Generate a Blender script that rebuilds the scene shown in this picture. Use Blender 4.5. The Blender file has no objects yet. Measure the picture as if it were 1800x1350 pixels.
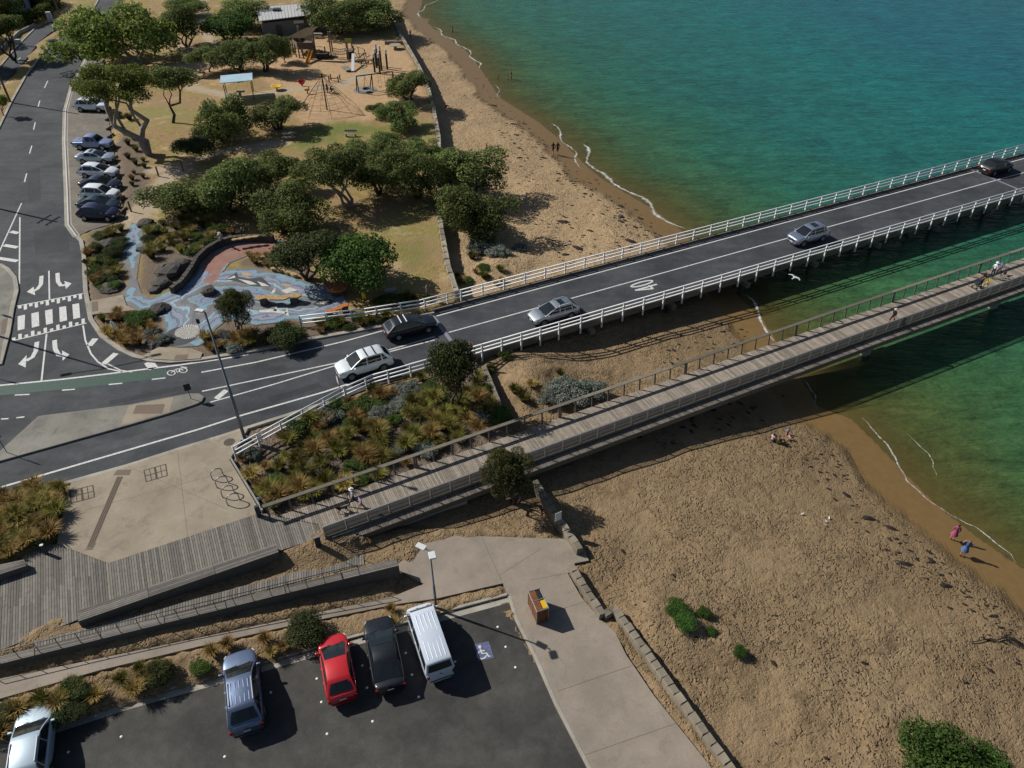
import bpy, math, random
import numpy as np
from mathutils import Vector, Matrix
R = math.radians
random.seed(7); RNG = np.random.default_rng(7)
scene = bpy.context.scene
COL = scene.collection

# ------------------------------------------------------------------ camera
CAMH, PITCH, FPX = 40.0, R(39.4), 1300.0          # height above the car park, tilt below horizontal, focal length for an 1800 px frame
cam_data = bpy.data.cameras.new('camera'); cam = bpy.data.objects.new('camera', cam_data); COL.objects.link(cam)
cam.location = (0, 0, CAMH); cam.rotation_euler = (math.pi/2 - PITCH, 0, 0)
cam_data.sensor_width = 36.0; cam_data.lens = 36.0*FPX/1800.0
cam_data.clip_start = 0.5; cam_data.clip_end = 6000
scene.camera = cam

# ------------------------------------------------------------------ light
SUN_EL = R(37.7); SHX, SHY = 0.9304, -0.3665       # direction in which shadows fall
world = bpy.data.worlds.new('World'); scene.world = world; world.use_nodes = True
wn = world.node_tree.nodes; bg = wn['Background']
sky = wn.new('ShaderNodeTexSky'); sky.sky_type = 'NISHITA'; sky.sun_disc = False
sky.sun_elevation = SUN_EL; sky.sun_rotation = math.atan2(-SHX, -SHY)
sky.air_density = 1.0; sky.dust_density = 1.0; sky.ozone_density = 1.5
world.node_tree.links.new(sky.outputs[0], bg.inputs[0]); bg.inputs[1].default_value = 0.053
sd = bpy.data.lights.new('sun', 'SUN'); sd.energy = 4.9; sd.angle = R(0.5); sd.color = (1.0, 0.955, 0.89)
sun = bpy.data.objects.new('sun', sd); COL.objects.link(sun)
sun.rotation_euler = Vector((SHX*math.cos(SUN_EL), SHY*math.cos(SUN_EL), -math.sin(SUN_EL))).to_track_quat('-Z', 'Y').to_euler()
vs = scene.view_settings; vs.view_transform = 'Standard'; vs.look = 'None'; vs.gamma = 1.0; vs.exposure = 0.16; vs.use_curve_mapping = False

# ------------------------------------------------------------------ levels (metres)
RZ, PZ, GZ, CZ, KZ, WZ = 0.80, 0.95, 0.90, 0.05, 0.13, -1.5   # road, plaza, park ground, car park, lower path, water
U = np.array([0.8965, 0.4431]); N = np.array([-0.4431, 0.8965])  # along / across both bridges

_s, _c = math.sin(PITCH), math.cos(PITCH)
def at(x, y, z=0.0):
    """ground point at height z that the photograph shows at (x, y)"""
    u = (x-900)/FPX; v = (y-675)/FPX
    dz = -_s - v*_c; t = (z-CAMH)/dz
    return Vector((u*t, (_c - v*_s)*t, z))
def proj(P):
    z = P[2]-CAMH; d = P[1]*_c - z*_s
    return 900+FPX*P[0]/d, 675+FPX*(-P[1]*_s - z*_c)/d
def depth(P): return P[1]*_c - (P[2]-CAMH)*_s
def height_to(B, y):
    lo, hi = 0.0, 30.0
    for _ in range(40):
        m = (lo+hi)/2
        if proj((B[0], B[1], B[2]+m))[1] > y: lo = m
        else: hi = m
    return lo
def poly(pts, z): return [at(x, y, z) for x, y in pts]
def un(u, n, z): return Vector((U[0]*u+N[0]*n, U[1]*u+N[1]*n, z))     # bridge coordinates -> world
def to_un(P): return (P[0]*U[0]+P[1]*U[1], P[0]*N[0]+P[1]*N[1])

# ------------------------------------------------------------------ object helpers
def tag(o, label=None, cat=None, group=None, kind=None):
    if label: o['label'] = label
    if cat: o['category'] = cat
    if group: o['group'] = group
    if kind: o['kind'] = kind
    return o
def empty(name, loc=(0, 0, 0), rz=0.0, label=None, cat=None, group=None):
    o = bpy.data.objects.new(name, None); COL.objects.link(o); o.location = loc; o.rotation_euler = (0, 0, rz)
    o.empty_display_size = 0.2
    return tag(o, label, cat, group)
def origin_of(o):
    p = Vector((0, 0, 0))
    while o is not None: p = p + o.location; o = o.parent
    return p
def link(name, me, parent=None):
    o = bpy.data.objects.new(name, me); COL.objects.link(o)
    if parent is not None: o.parent = parent
    return o

class MB:
    """collects faces; build() links them as one mesh object"""
    def __init__(s): s.v = []; s.f = []; s.m = []; s.mi = 0
    def add(s, verts, faces):
        b = len(s.v); s.v.extend([tuple(p) for p in verts])
        for f in faces: s.f.append([i+b for i in f]); s.m.append(s.mi)
        return s
    def mat(s, i): s.mi = i; return s
    def box(s, c, size, rz=0.0, M=None):
        hx, hy, hz = size[0]/2, size[1]/2, size[2]/2
        pts = [Vector((x, y, z)) for z in (-hz, hz) for x, y in ((-hx, -hy), (hx, -hy), (hx, hy), (-hx, hy))]
        if M is None: M = Matrix.Translation(c) @ Matrix.Rotation(rz, 4, 'Z')
        else: M = Matrix.Translation(c) @ M
        return s.add([M @ p for p in pts], [(3, 2, 1, 0), (4, 5, 6, 7), (0, 1, 5, 4), (1, 2, 6, 5), (2, 3, 7, 6), (3, 0, 4, 7)])
    def beam(s, a, b, w, h, up=(0, 0, 1)):
        a = Vector(a); b = Vector(b); d = b-a; L = d.length
        if L < 1e-6: return s
        d /= L; sd_ = d.cross(Vector(up))
        if sd_.length < 1e-4: sd_ = d.cross(Vector((0, 1, 0)))
        sd_.normalize(); u_ = sd_.cross(d)
        pts = []
        for p in (a, b):
            for i, j in ((-1, -1), (1, -1), (1, 1), (-1, 1)): pts.append(p + sd_*(i*w/2) + u_*(j*h/2))
        return s.add(pts, [(0, 1, 2, 3), (7, 6, 5, 4), (0, 4, 5, 1), (1, 5, 6, 2), (2, 6, 7, 3), (3, 7, 4, 0)])
    def tube(s, pts, r, n=6, caps=True):
        pts = [Vector(p) for p in pts]; rr = r if isinstance(r, (list, tuple)) else [r]*len(pts)
        rings = []; prev = None
        for i, p in enumerate(pts):
            d = (pts[min(i+1, len(pts)-1)] - pts[max(i-1, 0)])
            if d.length < 1e-9: d = Vector((0, 0, 1))
            d.normalize()
            a = prev if prev is not None else (Vector((1, 0, 0)) if abs(d.x) < .8 else Vector((0, 1, 0)))
            x = (a - d*a.dot(d)).normalized(); y = d.cross(x); prev = x
            rings.append([p + (x*math.cos(2*math.pi*k/n) + y*math.sin(2*math.pi*k/n))*rr[i] for k in range(n)])
        vs_ = [q for ring in rings for q in ring]; fs = []
        for i in range(len(pts)-1):
            for k in range(n):
                a = i*n+k; b = i*n+(k+1) % n; fs.append((a, b, b+n, a+n))
        if caps: fs.append(tuple(range(n-1, -1, -1))); fs.append(tuple(range((len(pts)-1)*n, len(pts)*n)))
        return s.add(vs_, fs)
    def prism(s, pts, z0, z1):
        n = len(pts); a = sum(pts[i][0]*pts[(i+1) % n][1]-pts[(i+1) % n][0]*pts[i][1] for i in range(n))
        if a < 0: pts = list(pts)[::-1]
        vs_ = [(p[0], p[1], z0) for p in pts] + [(p[0], p[1], z1) for p in pts]
        fs = [tuple(range(n-1, -1, -1)), tuple(range(n, 2*n))] + [(i, (i+1) % n, (i+1) % n+n, i+n) for i in range(n)]
        return s.add(vs_, fs)
    def sheet(s, pts):
        n = len(pts); a = sum(pts[i][0]*pts[(i+1) % n][1]-pts[(i+1) % n][0]*pts[i][1] for i in range(n))
        if a < 0: pts = list(pts)[::-1]
        return s.add(pts, [tuple(range(n))])
    def strip(s, pts, w, z=None, off=0.0):
        """flat ribbon of width w along a polyline, shifted sideways by off"""
        pts = [Vector(p) for p in pts]; L = []; Rr = []
        for i, p in enumerate(pts):
            d = pts[min(i+1, len(pts)-1)] - pts[max(i-1, 0)]; d.z = 0; d.normalize(); nn = Vector((-d.y, d.x, 0))
            zz = p.z if z is None else z
            a = p + nn*(off+w/2); b = p + nn*(off-w/2); L.append((a.x, a.y, zz)); Rr.append((b.x, b.y, zz))
        n = len(pts)
        return s.add(L+Rr, [(i, n+i, n+i+1, i+1) for i in range(n-1)])
    def wall(s, pts, w, z0, z1, off=0.0):
        """solid band of width w along a polyline between two heights (z1 may be a list)"""
        pts = [Vector(p) for p in pts]; n = len(pts); L = []; Rr = []
        for i, p in enumerate(pts):
            d = pts[min(i+1, n-1)] - pts[max(i-1, 0)]; d.z = 0; d.normalize(); nn = Vector((-d.y, d.x, 0))
            L.append(p + nn*(off+w/2)); Rr.append(p + nn*(off-w/2))
        g = lambda z, i: z[i] if isinstance(z, (list, tuple)) else z
        vs_ = [(p.x, p.y, g(z0, i)) for i, p in enumerate(L)]+[(p.x, p.y, g(z1, i)) for i, p in enumerate(L)]+[(p.x, p.y, g(z0, i)) for i, p in enumerate(Rr)]+[(p.x, p.y, g(z1, i)) for i, p in enumerate(Rr)]
        fs = []
        for i in range(n-1):
            fs += [(n+i, 3*n+i, 3*n+i+1, n+i+1), (i, n+i, n+i+1, i+1), (2*n+i+1, 3*n+i+1, 3*n+i, 2*n+i), (i, i+1, 2*n+i+1, 2*n+i)]
        fs += [(0, 2*n, 3*n, n), (2*n-1, 4*n-1, 3*n-1, n-1)]
        return s.add(vs_, fs)
    def lathe(s, prof, c=(0, 0, 0), n=14, M=None):
        M = M or Matrix.Translation(c); k = len(prof)
        vs_ = [M @ Vector((r*math.cos(2*math.pi*i/n), r*math.sin(2*math.pi*i/n), z)) for i in range(n) for r, z in prof]
        fs = [(i*k+j, ((i+1) % n)*k+j, ((i+1) % n)*k+j+1, i*k+j+1) for i in range(n) for j in range(k-1)]
        return s.add(vs_, fs)
    def mesh(s, name, mats, smooth=False, origin=None):
        me = bpy.data.meshes.new(name)
        v = s.v
        if origin is not None: v = [(p[0]-origin[0], p[1]-origin[1], p[2]-origin[2]) for p in v]
        me.from_pydata(v, [], s.f)
        for m in (mats if isinstance(mats, (list, tuple)) else [mats]): me.materials.append(m)
        if any(s.m): me.polygons.foreach_set('material_index', s.m)
        if smooth: me.polygons.foreach_set('use_smooth', [True]*len(s.f))
        me.update(); return me
    def build(s, name, mats, parent=None, smooth=False, local=False):
        org = None if (local or parent is None) else origin_of(parent)
        return link(name, s.mesh(name, mats, smooth, org), parent)

def bevel(o, w=0.02, seg=2):
    m = o.modifiers.new('bevel', 'BEVEL'); m.width = w; m.segments = seg; m.limit_method = 'ANGLE'; m.angle_limit = R(35)
    return o
def copy_tree(o, parent=None):
    c = o.copy(); COL.objects.link(c); c.parent = parent
    for ch in list(o.children): copy_tree(ch, c)
    return c

# ------------------------------------------------------------------ materials
def newmat(name):
    m = bpy.data.materials.new(name); m.use_nodes = True; nt = m.node_tree
    return m, nt, nt.nodes['Principled BSDF'], nt.nodes['Material Output']
def node(nt, t, **kw):
    n = nt.nodes.new(t)
    for k, v in kw.items(): setattr(n, k, v)
    return n
def rgb(h):
    """sRGB hex -> linear"""
    h = h.lstrip('#'); c = [int(h[i:i+2], 16)/255 for i in (0, 2, 4)]
    return tuple(x/12.92 if x <= .04045 else ((x+.055)/1.055)**2.4 for x in c)
def noise(nt, scale, detail=4, rough=.6, co=None, dist=0.0):
    n = node(nt, 'ShaderNodeTexNoise'); n.inputs['Scale'].default_value = scale; n.inputs['Detail'].default_value = detail
    n.inputs['Roughness'].default_value = rough; n.inputs['Distortion'].default_value = dist
    if co is not None: nt.links.new(co, n.inputs['Vector'])
    return n.outputs['Fac']
def ramp(nt, fac, stops, interp='LINEAR'):
    r = node(nt, 'ShaderNodeValToRGB'); r.color_ramp.interpolation = interp; e = r.color_ramp.elements
    while len(e) < len(stops): e.new(0.5)
    for el, (p, c) in zip(e, stops):
        el.position = p; el.color = (*(c if isinstance(c, (tuple, list)) else (c, c, c)), 1)[:4]
    nt.links.new(fac, r.inputs[0]); return r.outputs[0]
def mix(nt, f, a, b, mode='MIX'):
    n = node(nt, 'ShaderNodeMix', data_type='RGBA', blend_type=mode)
    for s_, v in ((0, f), (6, a), (7, b)):
        if hasattr(v, 'links'): nt.links.new(v, n.inputs[s_])
        else: n.inputs[s_].default_value = v if s_ == 0 else (*v[:3], 1)
    return n.outputs[2]
def math_(nt, op, a, b=0.0, c=0.0, clamp=False):
    n = node(nt, 'ShaderNodeMath', operation=op, use_clamp=clamp)
    for i, v in enumerate((a, b, c)):
        if hasattr(v, 'links'): nt.links.new(v, n.inputs[i])
        else: n.inputs[i].default_value = v
    return n.outputs[0]
def bump(nt, h, strength, dist, bsdf, prev=None):
    n = node(nt, 'ShaderNodeBump'); n.inputs['Strength'].default_value = strength; n.inputs['Distance'].default_value = dist
    nt.links.new(h, n.inputs['Height'])
    if prev is not None: nt.links.new(prev, n.inputs['Normal'])
    nt.links.new(n.outputs[0], bsdf.inputs['Normal']); return n.outputs[0]
def pos(nt): return node(nt, 'ShaderNodeNewGeometry').outputs['Position']
def attr(nt, name): return node(nt, 'ShaderNodeAttribute', attribute_name=name).outputs['Fac']
MATS = {}
def M(name, col, rough=.8, var=.18, vs=2.0, bmp=0.0, bs=25.0, metal=0.0, col2=None, coat=0.0, spec=.4, fine=0.0):
    """weathered plain material: base colour broken by two sizes of noise"""
    if name in MATS: return MATS[name]
    m, nt, b, out = newmat(name); p = pos(nt)
    col = rgb(col) if isinstance(col, str) else col
    c2 = (rgb(col2) if isinstance(col2, str) else col2) or tuple(min(1, x*(1+var)) for x in col)
    f = ramp(nt, noise(nt, vs, 5, .65, p), [(.3, (0, 0, 0)), (.7, (1, 1, 1))])
    c = mix(nt, f, tuple(x*(1-var) for x in col), c2)
    if fine:
        g = ramp(nt, noise(nt, bs*1.3, 2, .7, p), [(.3, (1-fine,)*3), (.7, (1+fine,)*3)])
        c = mix(nt, 1.0, c, g, 'MULTIPLY')
    nt.links.new(c, b.inputs['Base Color']); b.inputs['Roughness'].default_value = rough; b.inputs['Metallic'].default_value = metal
    b.inputs['Specular IOR Level'].default_value = spec; b.inputs['Coat Weight'].default_value = coat
    if bmp: bump(nt, noise(nt, bs, 3, .6, p), bmp, .02, b)
    MATS[name] = m; return m

# numpy polygon tools
def inside(px, py, pg):
    r = np.zeros(px.shape, bool); n = len(pg); j = n-1
    for i in range(n):
        xi, yi = pg[i][0], pg[i][1]; xj, yj = pg[j][0], pg[j][1]
        if yi != yj:
            c = ((yi > py) != (yj > py)) & (px < (xj-xi)*(py-yi)/(yj-yi)+xi); r ^= c
        j = i
    return r
def dist_line(px, py, pl, closed=False):
    d = np.full(px.shape, 1e9); n = len(pl)
    for i in range(n if closed else n-1):
        a = pl[i]; b = pl[(i+1) % n]; dx, dy = b[0]-a[0], b[1]-a[1]; L = dx*dx+dy*dy+1e-12
        t = np.clip(((px-a[0])*dx+(py-a[1])*dy)/L, 0, 1)
        d = np.minimum(d, np.hypot(px-a[0]-t*dx, py-a[1]-t*dy))
    return d
def sdist(px, py, pg):      # negative inside; only worked out near the polygon
    xs = [p[0] for p in pg]; ys = [p[1] for p in pg]; m_ = 4.0
    k = (px > min(xs)-m_) & (px < max(xs)+m_) & (py > min(ys)-m_) & (py < max(ys)+m_)
    r = np.full(px.shape, 99.0); a, b = px[k], py[k]
    if a.size:
        d = dist_line(a, b, pg, True); r[k] = np.where(inside(a, b, pg), -d, d)
    return r
def sstep(a, b, x):
    t = np.clip((x-a)/(b-a), 0, 1); return t*t*(3-2*t)
def vnoise(x, y, s, seed=0):
    """smooth value noise in numpy"""
    r = np.random.default_rng(seed); T = r.random((256, 256)); x = x/s; y = y/s
    xi = np.floor(x).astype(int); yi = np.floor(y).astype(int); fx = x-xi; fy = y-yi; fx = fx*fx*(3-2*fx); fy = fy*fy*(3-2*fy)
    g = lambda a, b: T[a % 256, b % 256]
    return (g(xi, yi)*(1-fx)+g(xi+1, yi)*fx)*(1-fy)+(g(xi, yi+1)*(1-fx)+g(xi+1, yi+1)*fx)*fy
# ================================================================== GROUND
SHORE_PX = [(745, -6), (737, 25), (765, 52), (820, 90), (843, 118), (880, 172), (948, 215), (985, 245), (1030, 290), (1060, 315), (1105, 342), (1145, 365), (1195, 402),
            (1250, 455), (1300, 520), (1340, 560), (1356, 582), (1385, 630), (1409, 667), (1440, 715), (1496, 735), (1540, 778), (1600, 840), (1650, 890), (1720, 945), (1800, 1000), (1950, 1110)]
SHORE = poly(SHORE_PX, WZ)
OCEAN = [Vector((-22, 230, 0)), Vector((-5, 420, 0)), Vector((900, 3000, 0)), Vector((3000, 3000, 0)), Vector((3000, -200, 0)), Vector((60, -60, 0))] + SHORE[::-1]
SEAWALL_PX = [(683, 10), (690, 30), (700, 55), (712, 75), (735, 115), (752, 152), (762, 190), (772, 245), (771, 305), (770, 367), (778, 415), (788, 470), (801, 509)]
SEAWALL = poly(SEAWALL_PX, GZ)
UPLAND = SEAWALL + [at(812, 560, .9), at(838, 640, .9), at(600, 706, .9), at(436, 753, .9), at(125, 848, .9), at(118, 865, .9), at(100, 945, .9), at(80, 958, .9), at(0, 995, .9), at(-300, 1120, .9),
                    Vector((-900, 30, 0)), Vector((-900, 1500, 0)), Vector((-60, 1500, 0)), Vector((-52, 300, 0)), Vector((-38, 190, 0))]
BED = poly([(432, 758), (600, 706), (838, 636), (850, 645), (893, 742)], .8) + [un(to_un(at(893, 742, .8))[0], 36.95, .8), un(to_un(at(470, 902, PZ))[0], 36.9, .8)] + poly([(455, 900), (403, 808)], .8)
# carriageway outline
ROAD_FAR = [(225, -12), (190, 45), (155, 97), (127, 150), (115, 195), (114, 250), (118, 335), (120, 395), (135, 416), (143, 424), (148, 450), (151, 512), (160, 562), (180, 592), (212, 615),
            (237, 627), (262, 634), (300, 637), (350, 633), (449, 617), (540, 598), (672, 574), (764, 551)]
ROAD_NEAR = [(846, 628), (660, 678), (600, 701), (436, 753), (400, 765), (312, 792), (225, 820), (125, 848), (0, 884), (-80, 908), (-320, 985)]
ROAD_LEFT = [(-420, 760), (-90, 655), (3, 640), (9, 610), (15, 587), (22, 545), (30, 512), (27, 490), (15, 475), (0, 466), (-60, 455), (-75, 380), (-30, 275), (0, 222), (20, 180), (45, 135), (75, 95), (107, 65), (135, 41), (165, 15), (180, -12)]
ROAD = poly(ROAD_FAR + ROAD_NEAR + ROAD_LEFT, RZ)
SERVICE = poly([(-120, 240), (-40, 195), (0, 153), (40, 112), (70, 72), (92, 55), (110, 47), (104, 30), (84, 40), (62, 50), (28, 84), (0, 118), (-60, 170), (-150, 240)], RZ)
PARKBAY = poly([(155, 97), (127, 150), (115, 195), (114, 250), (118, 335), (120, 395), (135, 416), (157, 405), (219, 387), (209, 318), (201, 272), (193, 225), (189, 190), (186, 150), (182, 105)], RZ)
PLAZA_PX = [(125, 848), (225, 820), (312, 792), (400, 765), (436, 753), (403, 808), (450, 886), (456, 902), (190, 990), (100, 956), (104, 930), (120, 862)]
PLAZA = poly(PLAZA_PX, PZ)
DECK_PX = [(-60, 1023), (0, 995), (85, 957), (100, 956), (190, 990), (456, 902), (470, 904), (575, 925), (562, 945), (492, 968), (135, 1090), (60, 1120), (0, 1143), (-60, 1168)]
DECK = poly(DECK_PX, PZ)
CONC_PX = [(-60, 1206), (0, 1193), (345, 1122), (692, 1048), (745, 1026), (703, 1003), (690, 962), (750, 947), (790, 941), (990, 947), (1028, 966), (1035, 985), (1010, 990), (998, 1008), (1022, 1050), (1055, 1088),
           (1082, 1112), (1100, 1150), (1149, 1222), (1275, 1380), (1570, 1750), (1240, 1750), (1032, 1350), (975, 1240), (940, 1160), (905, 1090), (893, 1052), (884, 1025), (767, 1052), (695, 1062), (497, 1102), (350, 1136), (175, 1178), (62, 1212), (0, 1228), (-60, 1242)]
def kz(x): return KZ + .74*min(1.0, max(0.0, 1-(1-min(1, max(0, (690-x)/690.0)))**2.2))          # the lower path climbs towards the left
def vpoly(q, nk): return [at(x, y, kz(x) if i <= 7 or nk == 99 else .18) for i, (x, y) in enumerate(q)]
CONC = [at(x, y, kz(x)) for x, y in CONC_PX]
KERB_PX = [(-60, 1330), (0, 1309), (217, 1238), (397, 1188), (560, 1142), (770, 1083), (893, 1050)]
CARPARK_PX = KERB_PX + [(905, 1090), (940, 1160), (975, 1240), (1032, 1350), (1240, 1750), (-900, 1750)]
CARPARK = poly(CARPARK_PX, CZ)
STRIP = vpoly([(-60, 1244), (0, 1229), (175, 1180), (350, 1138), (497, 1104), (695, 1064), (767, 1054), (884, 1027), (890, 1048), (770, 1080), (560, 1138), (397, 1184), (217, 1233), (0, 1304), (-60, 1325)], 4)   # sand between path and kerb
RAMP = poly([(-60, 1170), (0, 1145), (135, 1090), (492, 968), (565, 946), (640, 940), (720, 955), (700, 984), (345, 1070), (0, 1158), (-60, 1175)], .6)
FRONTSAND = vpoly([(-60, 1178), (0, 1160), (700, 1000), (695, 1046), (345, 1116), (0, 1184), (-60, 1198)], 99)
SPILL = [poly(q, .15) for q in ([(872, 1072), (905, 1072), (918, 1086), (938, 1092), (925, 1098), (905, 1094)], [(892, 1080), (915, 1108), (945, 1165), (985, 1225), (960, 1200), (925, 1140)],
                                [(995, 1000), (1015, 1025), (1050, 1085), (1075, 1108), (1100, 1135), (1165, 1235), (1275, 1375), (1300, 1375), (1180, 1225), (1090, 1100), (1040, 1060), (1005, 995)],
                                [(905, 1078), (925, 1072), (942, 1090), (925, 1100)], [(560, 935), (700, 925), (985, 938), (800, 946), (742, 958), (725, 1000), (705, 984), (620, 955)])]
DUNES = [(945, 655, 2.6, .75), (880, 640, 2.2, .55), (985, 690, 2.6, .45), (930, 690, 2.0, .4), (1155, 1055, 2.2, .5), (1180, 1110, 2.0, .55), (1240, 1120, 1.8, .35), (1290, 1150, 1.6, .4), (1530, 1095, 1.6, .3), (1640, 1110, 2.2, .3),
         (1000, 640, 4.0, .25), (1420, 1200, 3.5, .22), (1300, 1000, 4, .15), (1650, 1240, 3, .25), (870, 470, 2.4, .5), (905, 455, 2.0, .35), (1600, 1320, 3, .6)]

MUR = [(230, 390), (250, 396), (254, 420), (246, 455), (241, 490), (250, 515), (266, 524), (300, 511), (322, 498), (345, 480), (352, 462), (372, 442), (400, 428), (440, 420), (500, 422), (520, 430), (505, 446), (440, 448), (405, 462), (392, 478), (405, 472), (440, 470), (480, 477), (545, 495), (576, 503), (606, 518), (612, 535), (590, 552), (560, 566), (500, 566), (450, 572), (400, 562), (380, 578), (372, 596), (350, 608), (312, 611), (290, 604), (284, 580), (286, 562), (262, 546), (240, 548), (214, 530), (212, 518), (222, 502), (226, 486), (216, 462), (210, 444), (214, 424), (224, 410)]
MURP = poly(MUR, GZ)

def terrain_z(x, y):
    d = dist_line(x, y, SHORE); sea = inside(x, y, OCEAN)
    z = np.where(sea, WZ - 0.02 - 0.085*d*np.exp(-d/60) - .012*np.minimum(d, 200), WZ + 1.6*(1-np.exp(-d/19.0)))
    uu, nn_ = x*U[0]+y*U[1], x*N[0]+y*N[1]; g_ = 1-.62*sstep(36.5, 39.5, nn_)*sstep(49, 46, nn_)*sstep(to_un(at(930, 660, 0))[0], to_un(at(1080, 640, 0))[0], uu)
    z = np.where(sea, z, WZ+(z-WZ)*g_)     # the sand lies low between the two bridges
    amp = np.where(sea, 0.0, sstep(3, 10, d))
    z = z + amp*(.26*(vnoise(x, y, 5, 1)-.5) + .22*(vnoise(x, y, 2.3, 2)-.5)*vnoise(x, y, 9, 6) + .10*(vnoise(x, y, 1.0, 7)-.5)*vnoise(x, y, 6, 16))
    for px, py, r, h in DUNES:
        p = at(px, py, 0.0); z = z + h*np.exp(-((x-p.x)**2+(y-p.y)**2)/(r*r))*(.75+.5*vnoise(x, y, 1.2, 5))
    up = sdist(x, y, UPLAND)
    zu = GZ + .10*(vnoise(x, y, 7, 3)-.5)
    z = np.where(up < 0, zu, z)
    bed = sdist(x, y, BED); z = np.where(bed < 0, .72+.12*(vnoise(x, y, 1.5, 4)-.5), z)
    mz_ = sdist(x, y, MURP); z = np.where(mz_ < .25, np.minimum(z, GZ-.03), z)
    # the made surfaces lie above the soil
    for pg in (ROAD, SERVICE, PARKBAY):
        sdv = sdist(x, y, pg); z = np.where(sdv < .35, np.minimum(z, RZ - .25*sstep(.35, -.15, sdv)+.12*sstep(0, .35, sdv)), z)
    br = sdist(x, y, [un(17.5, 47.5, 0), un(34, 47.5, 0), un(34, 56.2, 0), un(17.5, 56.2, 0)]); z = np.where(br < 0, np.minimum(z, .1), z)
    # lower car park side
    u_, n_ = x*U[0]+y*U[1], x*N[0]+y*N[1]
    ua, ub = to_un(at(690, 1052, KZ))[0], to_un(at(0, 1210, KZ+.74))[0]; pz = KZ+.74*(1-(1-np.clip((ua-u_)/(ua-ub), 0, 1))**2.2)
    c0 = sdist(x, y, CONC); z = np.where(c0 < 0, np.minimum(z, pz-.16), np.where(c0 < 1.2, np.minimum(z, pz-.16+.25*sstep(0, 1.2, c0)), z))
    z = np.where((c0 > 0) & (c0 < 3.9) & (up > 0) & (bed > 0), np.maximum(z, pz-.14-.11*c0), z)
    c1 = sdist(x, y, CARPARK); z = np.where(c1 < 0, np.minimum(z, CZ-.16), z)
    s_ = sdist(x, y, FRONTSAND) + .18*(vnoise(x, y, .7, 8)-.5)
    z = np.where(s_ < 0, np.maximum(z, pz-.05 + .12*sstep(0, -.35, s_) + .09*(vnoise(x, y, .55, 9)-.5)), z)
    s_ = sdist(x, y, STRIP) + .14*(vnoise(x, y, .7, 8)-.5); dk_ = dist_line(x, y, [at(px, py, CZ) for px, py in KERB_PX]); dp_ = np.maximum(c0, 0)
    f_ = dp_/(dp_+dk_+1e-6); zs = pz*(1-f_)+.22*f_
    z = np.where(s_ < 0, np.maximum(np.where(c1 < .4, z, -9), zs-.05+.10*sstep(0, -.3, s_)+.10*(vnoise(x, y, .55, 9)-.5)), z)
    s_ = sdist(x, y, RAMP); a = to_un(at(60, 1125, .9)); b = to_un(at(690, 985, .2))
    t = np.clip((u_-a[0])/(b[0]-a[0]), 0, 1); zr = .93 - .72*t + .07*(vnoise(x, y, .6, 11)-.5)
    z = np.where(s_ < 0, zr, z)
    for pg in SPILL:
        s_ = sdist(x, y, pg) + .5*(vnoise(x, y, .8, 12)-.5)
        z = np.where(s_ < .1, np.maximum(z, KZ-.06+.17*sstep(.1, -.55, s_)+.09*(vnoise(x, y, .5, 13)-.5)), z)
    z = np.where((sdist(x, y, PLAZA) < -.15) | (sdist(x, y, DECK) < -.25), np.minimum(z, PZ-.35), np.where((sdist(x, y, PLAZA) < .3) | (sdist(x, y, DECK) < .3), np.minimum(z, PZ-.06), z))
    s_ = sdist(x, y, poly([(490, 975), (505, 962), (565, 941), (598, 950), (555, 968)], PZ)); z = np.where(s_ < 1.3, np.maximum(z, PZ-.06-.42*np.clip(s_, 0, 1.3)+.07*(vnoise(x, y, .6, 17)-.5)), z)
    z = np.where(sdist(x, y, DECK) < -.3, np.minimum(z, PZ-.1), z)
    # drifted sand on the deck beside the footbridge and at the end of the long bench
    for q in ([(500, 968), (562, 930), (640, 945), (560, 955)], [(0, 1140), (60, 1108), (95, 1086), (130, 1078), (140, 1092), (60, 1124)]):
        s_ = sdist(x, y, poly(q, PZ)) + .7*(vnoise(x, y, .8, 14)-.5)
        z = np.where(s_ < 0, np.maximum(z, PZ-.02+.08*sstep(0, -.7, s_)+.03*(vnoise(x, y, .45, 15)-.5)), z)
    return z

def axis(parts):
    out = [parts[0][0]]
    for a, b, s0, s1 in parts:
        x = a
        while x < b - 1e-6:
            x = min(b, x + s0+(s1-s0)*(x-a)/(b-a)); out.append(x)
    return np.array(sorted(set(np.round(out, 4))))
GX = axis([(-900, -220, 120, 60), (-220, -70, 8, 1.2), (-70, -30, 1.0, .34), (-30, 34, .27, .27), (34, 90, .34, 1.2), (90, 200, 1.2, 6), (200, 2600, 60, 400)])
GY = axis([(4, 14, 1.5, .5), (14, 50, .25, .27), (50, 90, .28, .5), (90, 200, .55, 1.6), (200, 420, 3, 20), (420, 2600, 80, 400)])
XX, YY = np.meshgrid(GX, GY); ZZ = terrain_z(XX, YY)

def ground_z(x, y):
    i = min(max(int(np.searchsorted(GX, x))-1, 0), len(GX)-2); j = min(max(int(np.searchsorted(GY, y))-1, 0), len(GY)-2)
    fx = min(max((x-GX[i])/(GX[i+1]-GX[i]), 0), 1); fy = min(max((y-GY[j])/(GY[j+1]-GY[j]), 0), 1)
    return float((ZZ[j, i]*(1-fx)+ZZ[j, i+1]*fx)*(1-fy)+(ZZ[j+1, i]*(1-fx)+ZZ[j+1, i+1]*fx)*fy)
def tz(px, py, z=0.0):
    """point on the terrain that the photograph shows at (px, py)"""
    for _ in range(4):
        p = at(px, py, z); z = ground_z(p.x, p.y)
    return at(px, py, z)

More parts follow.
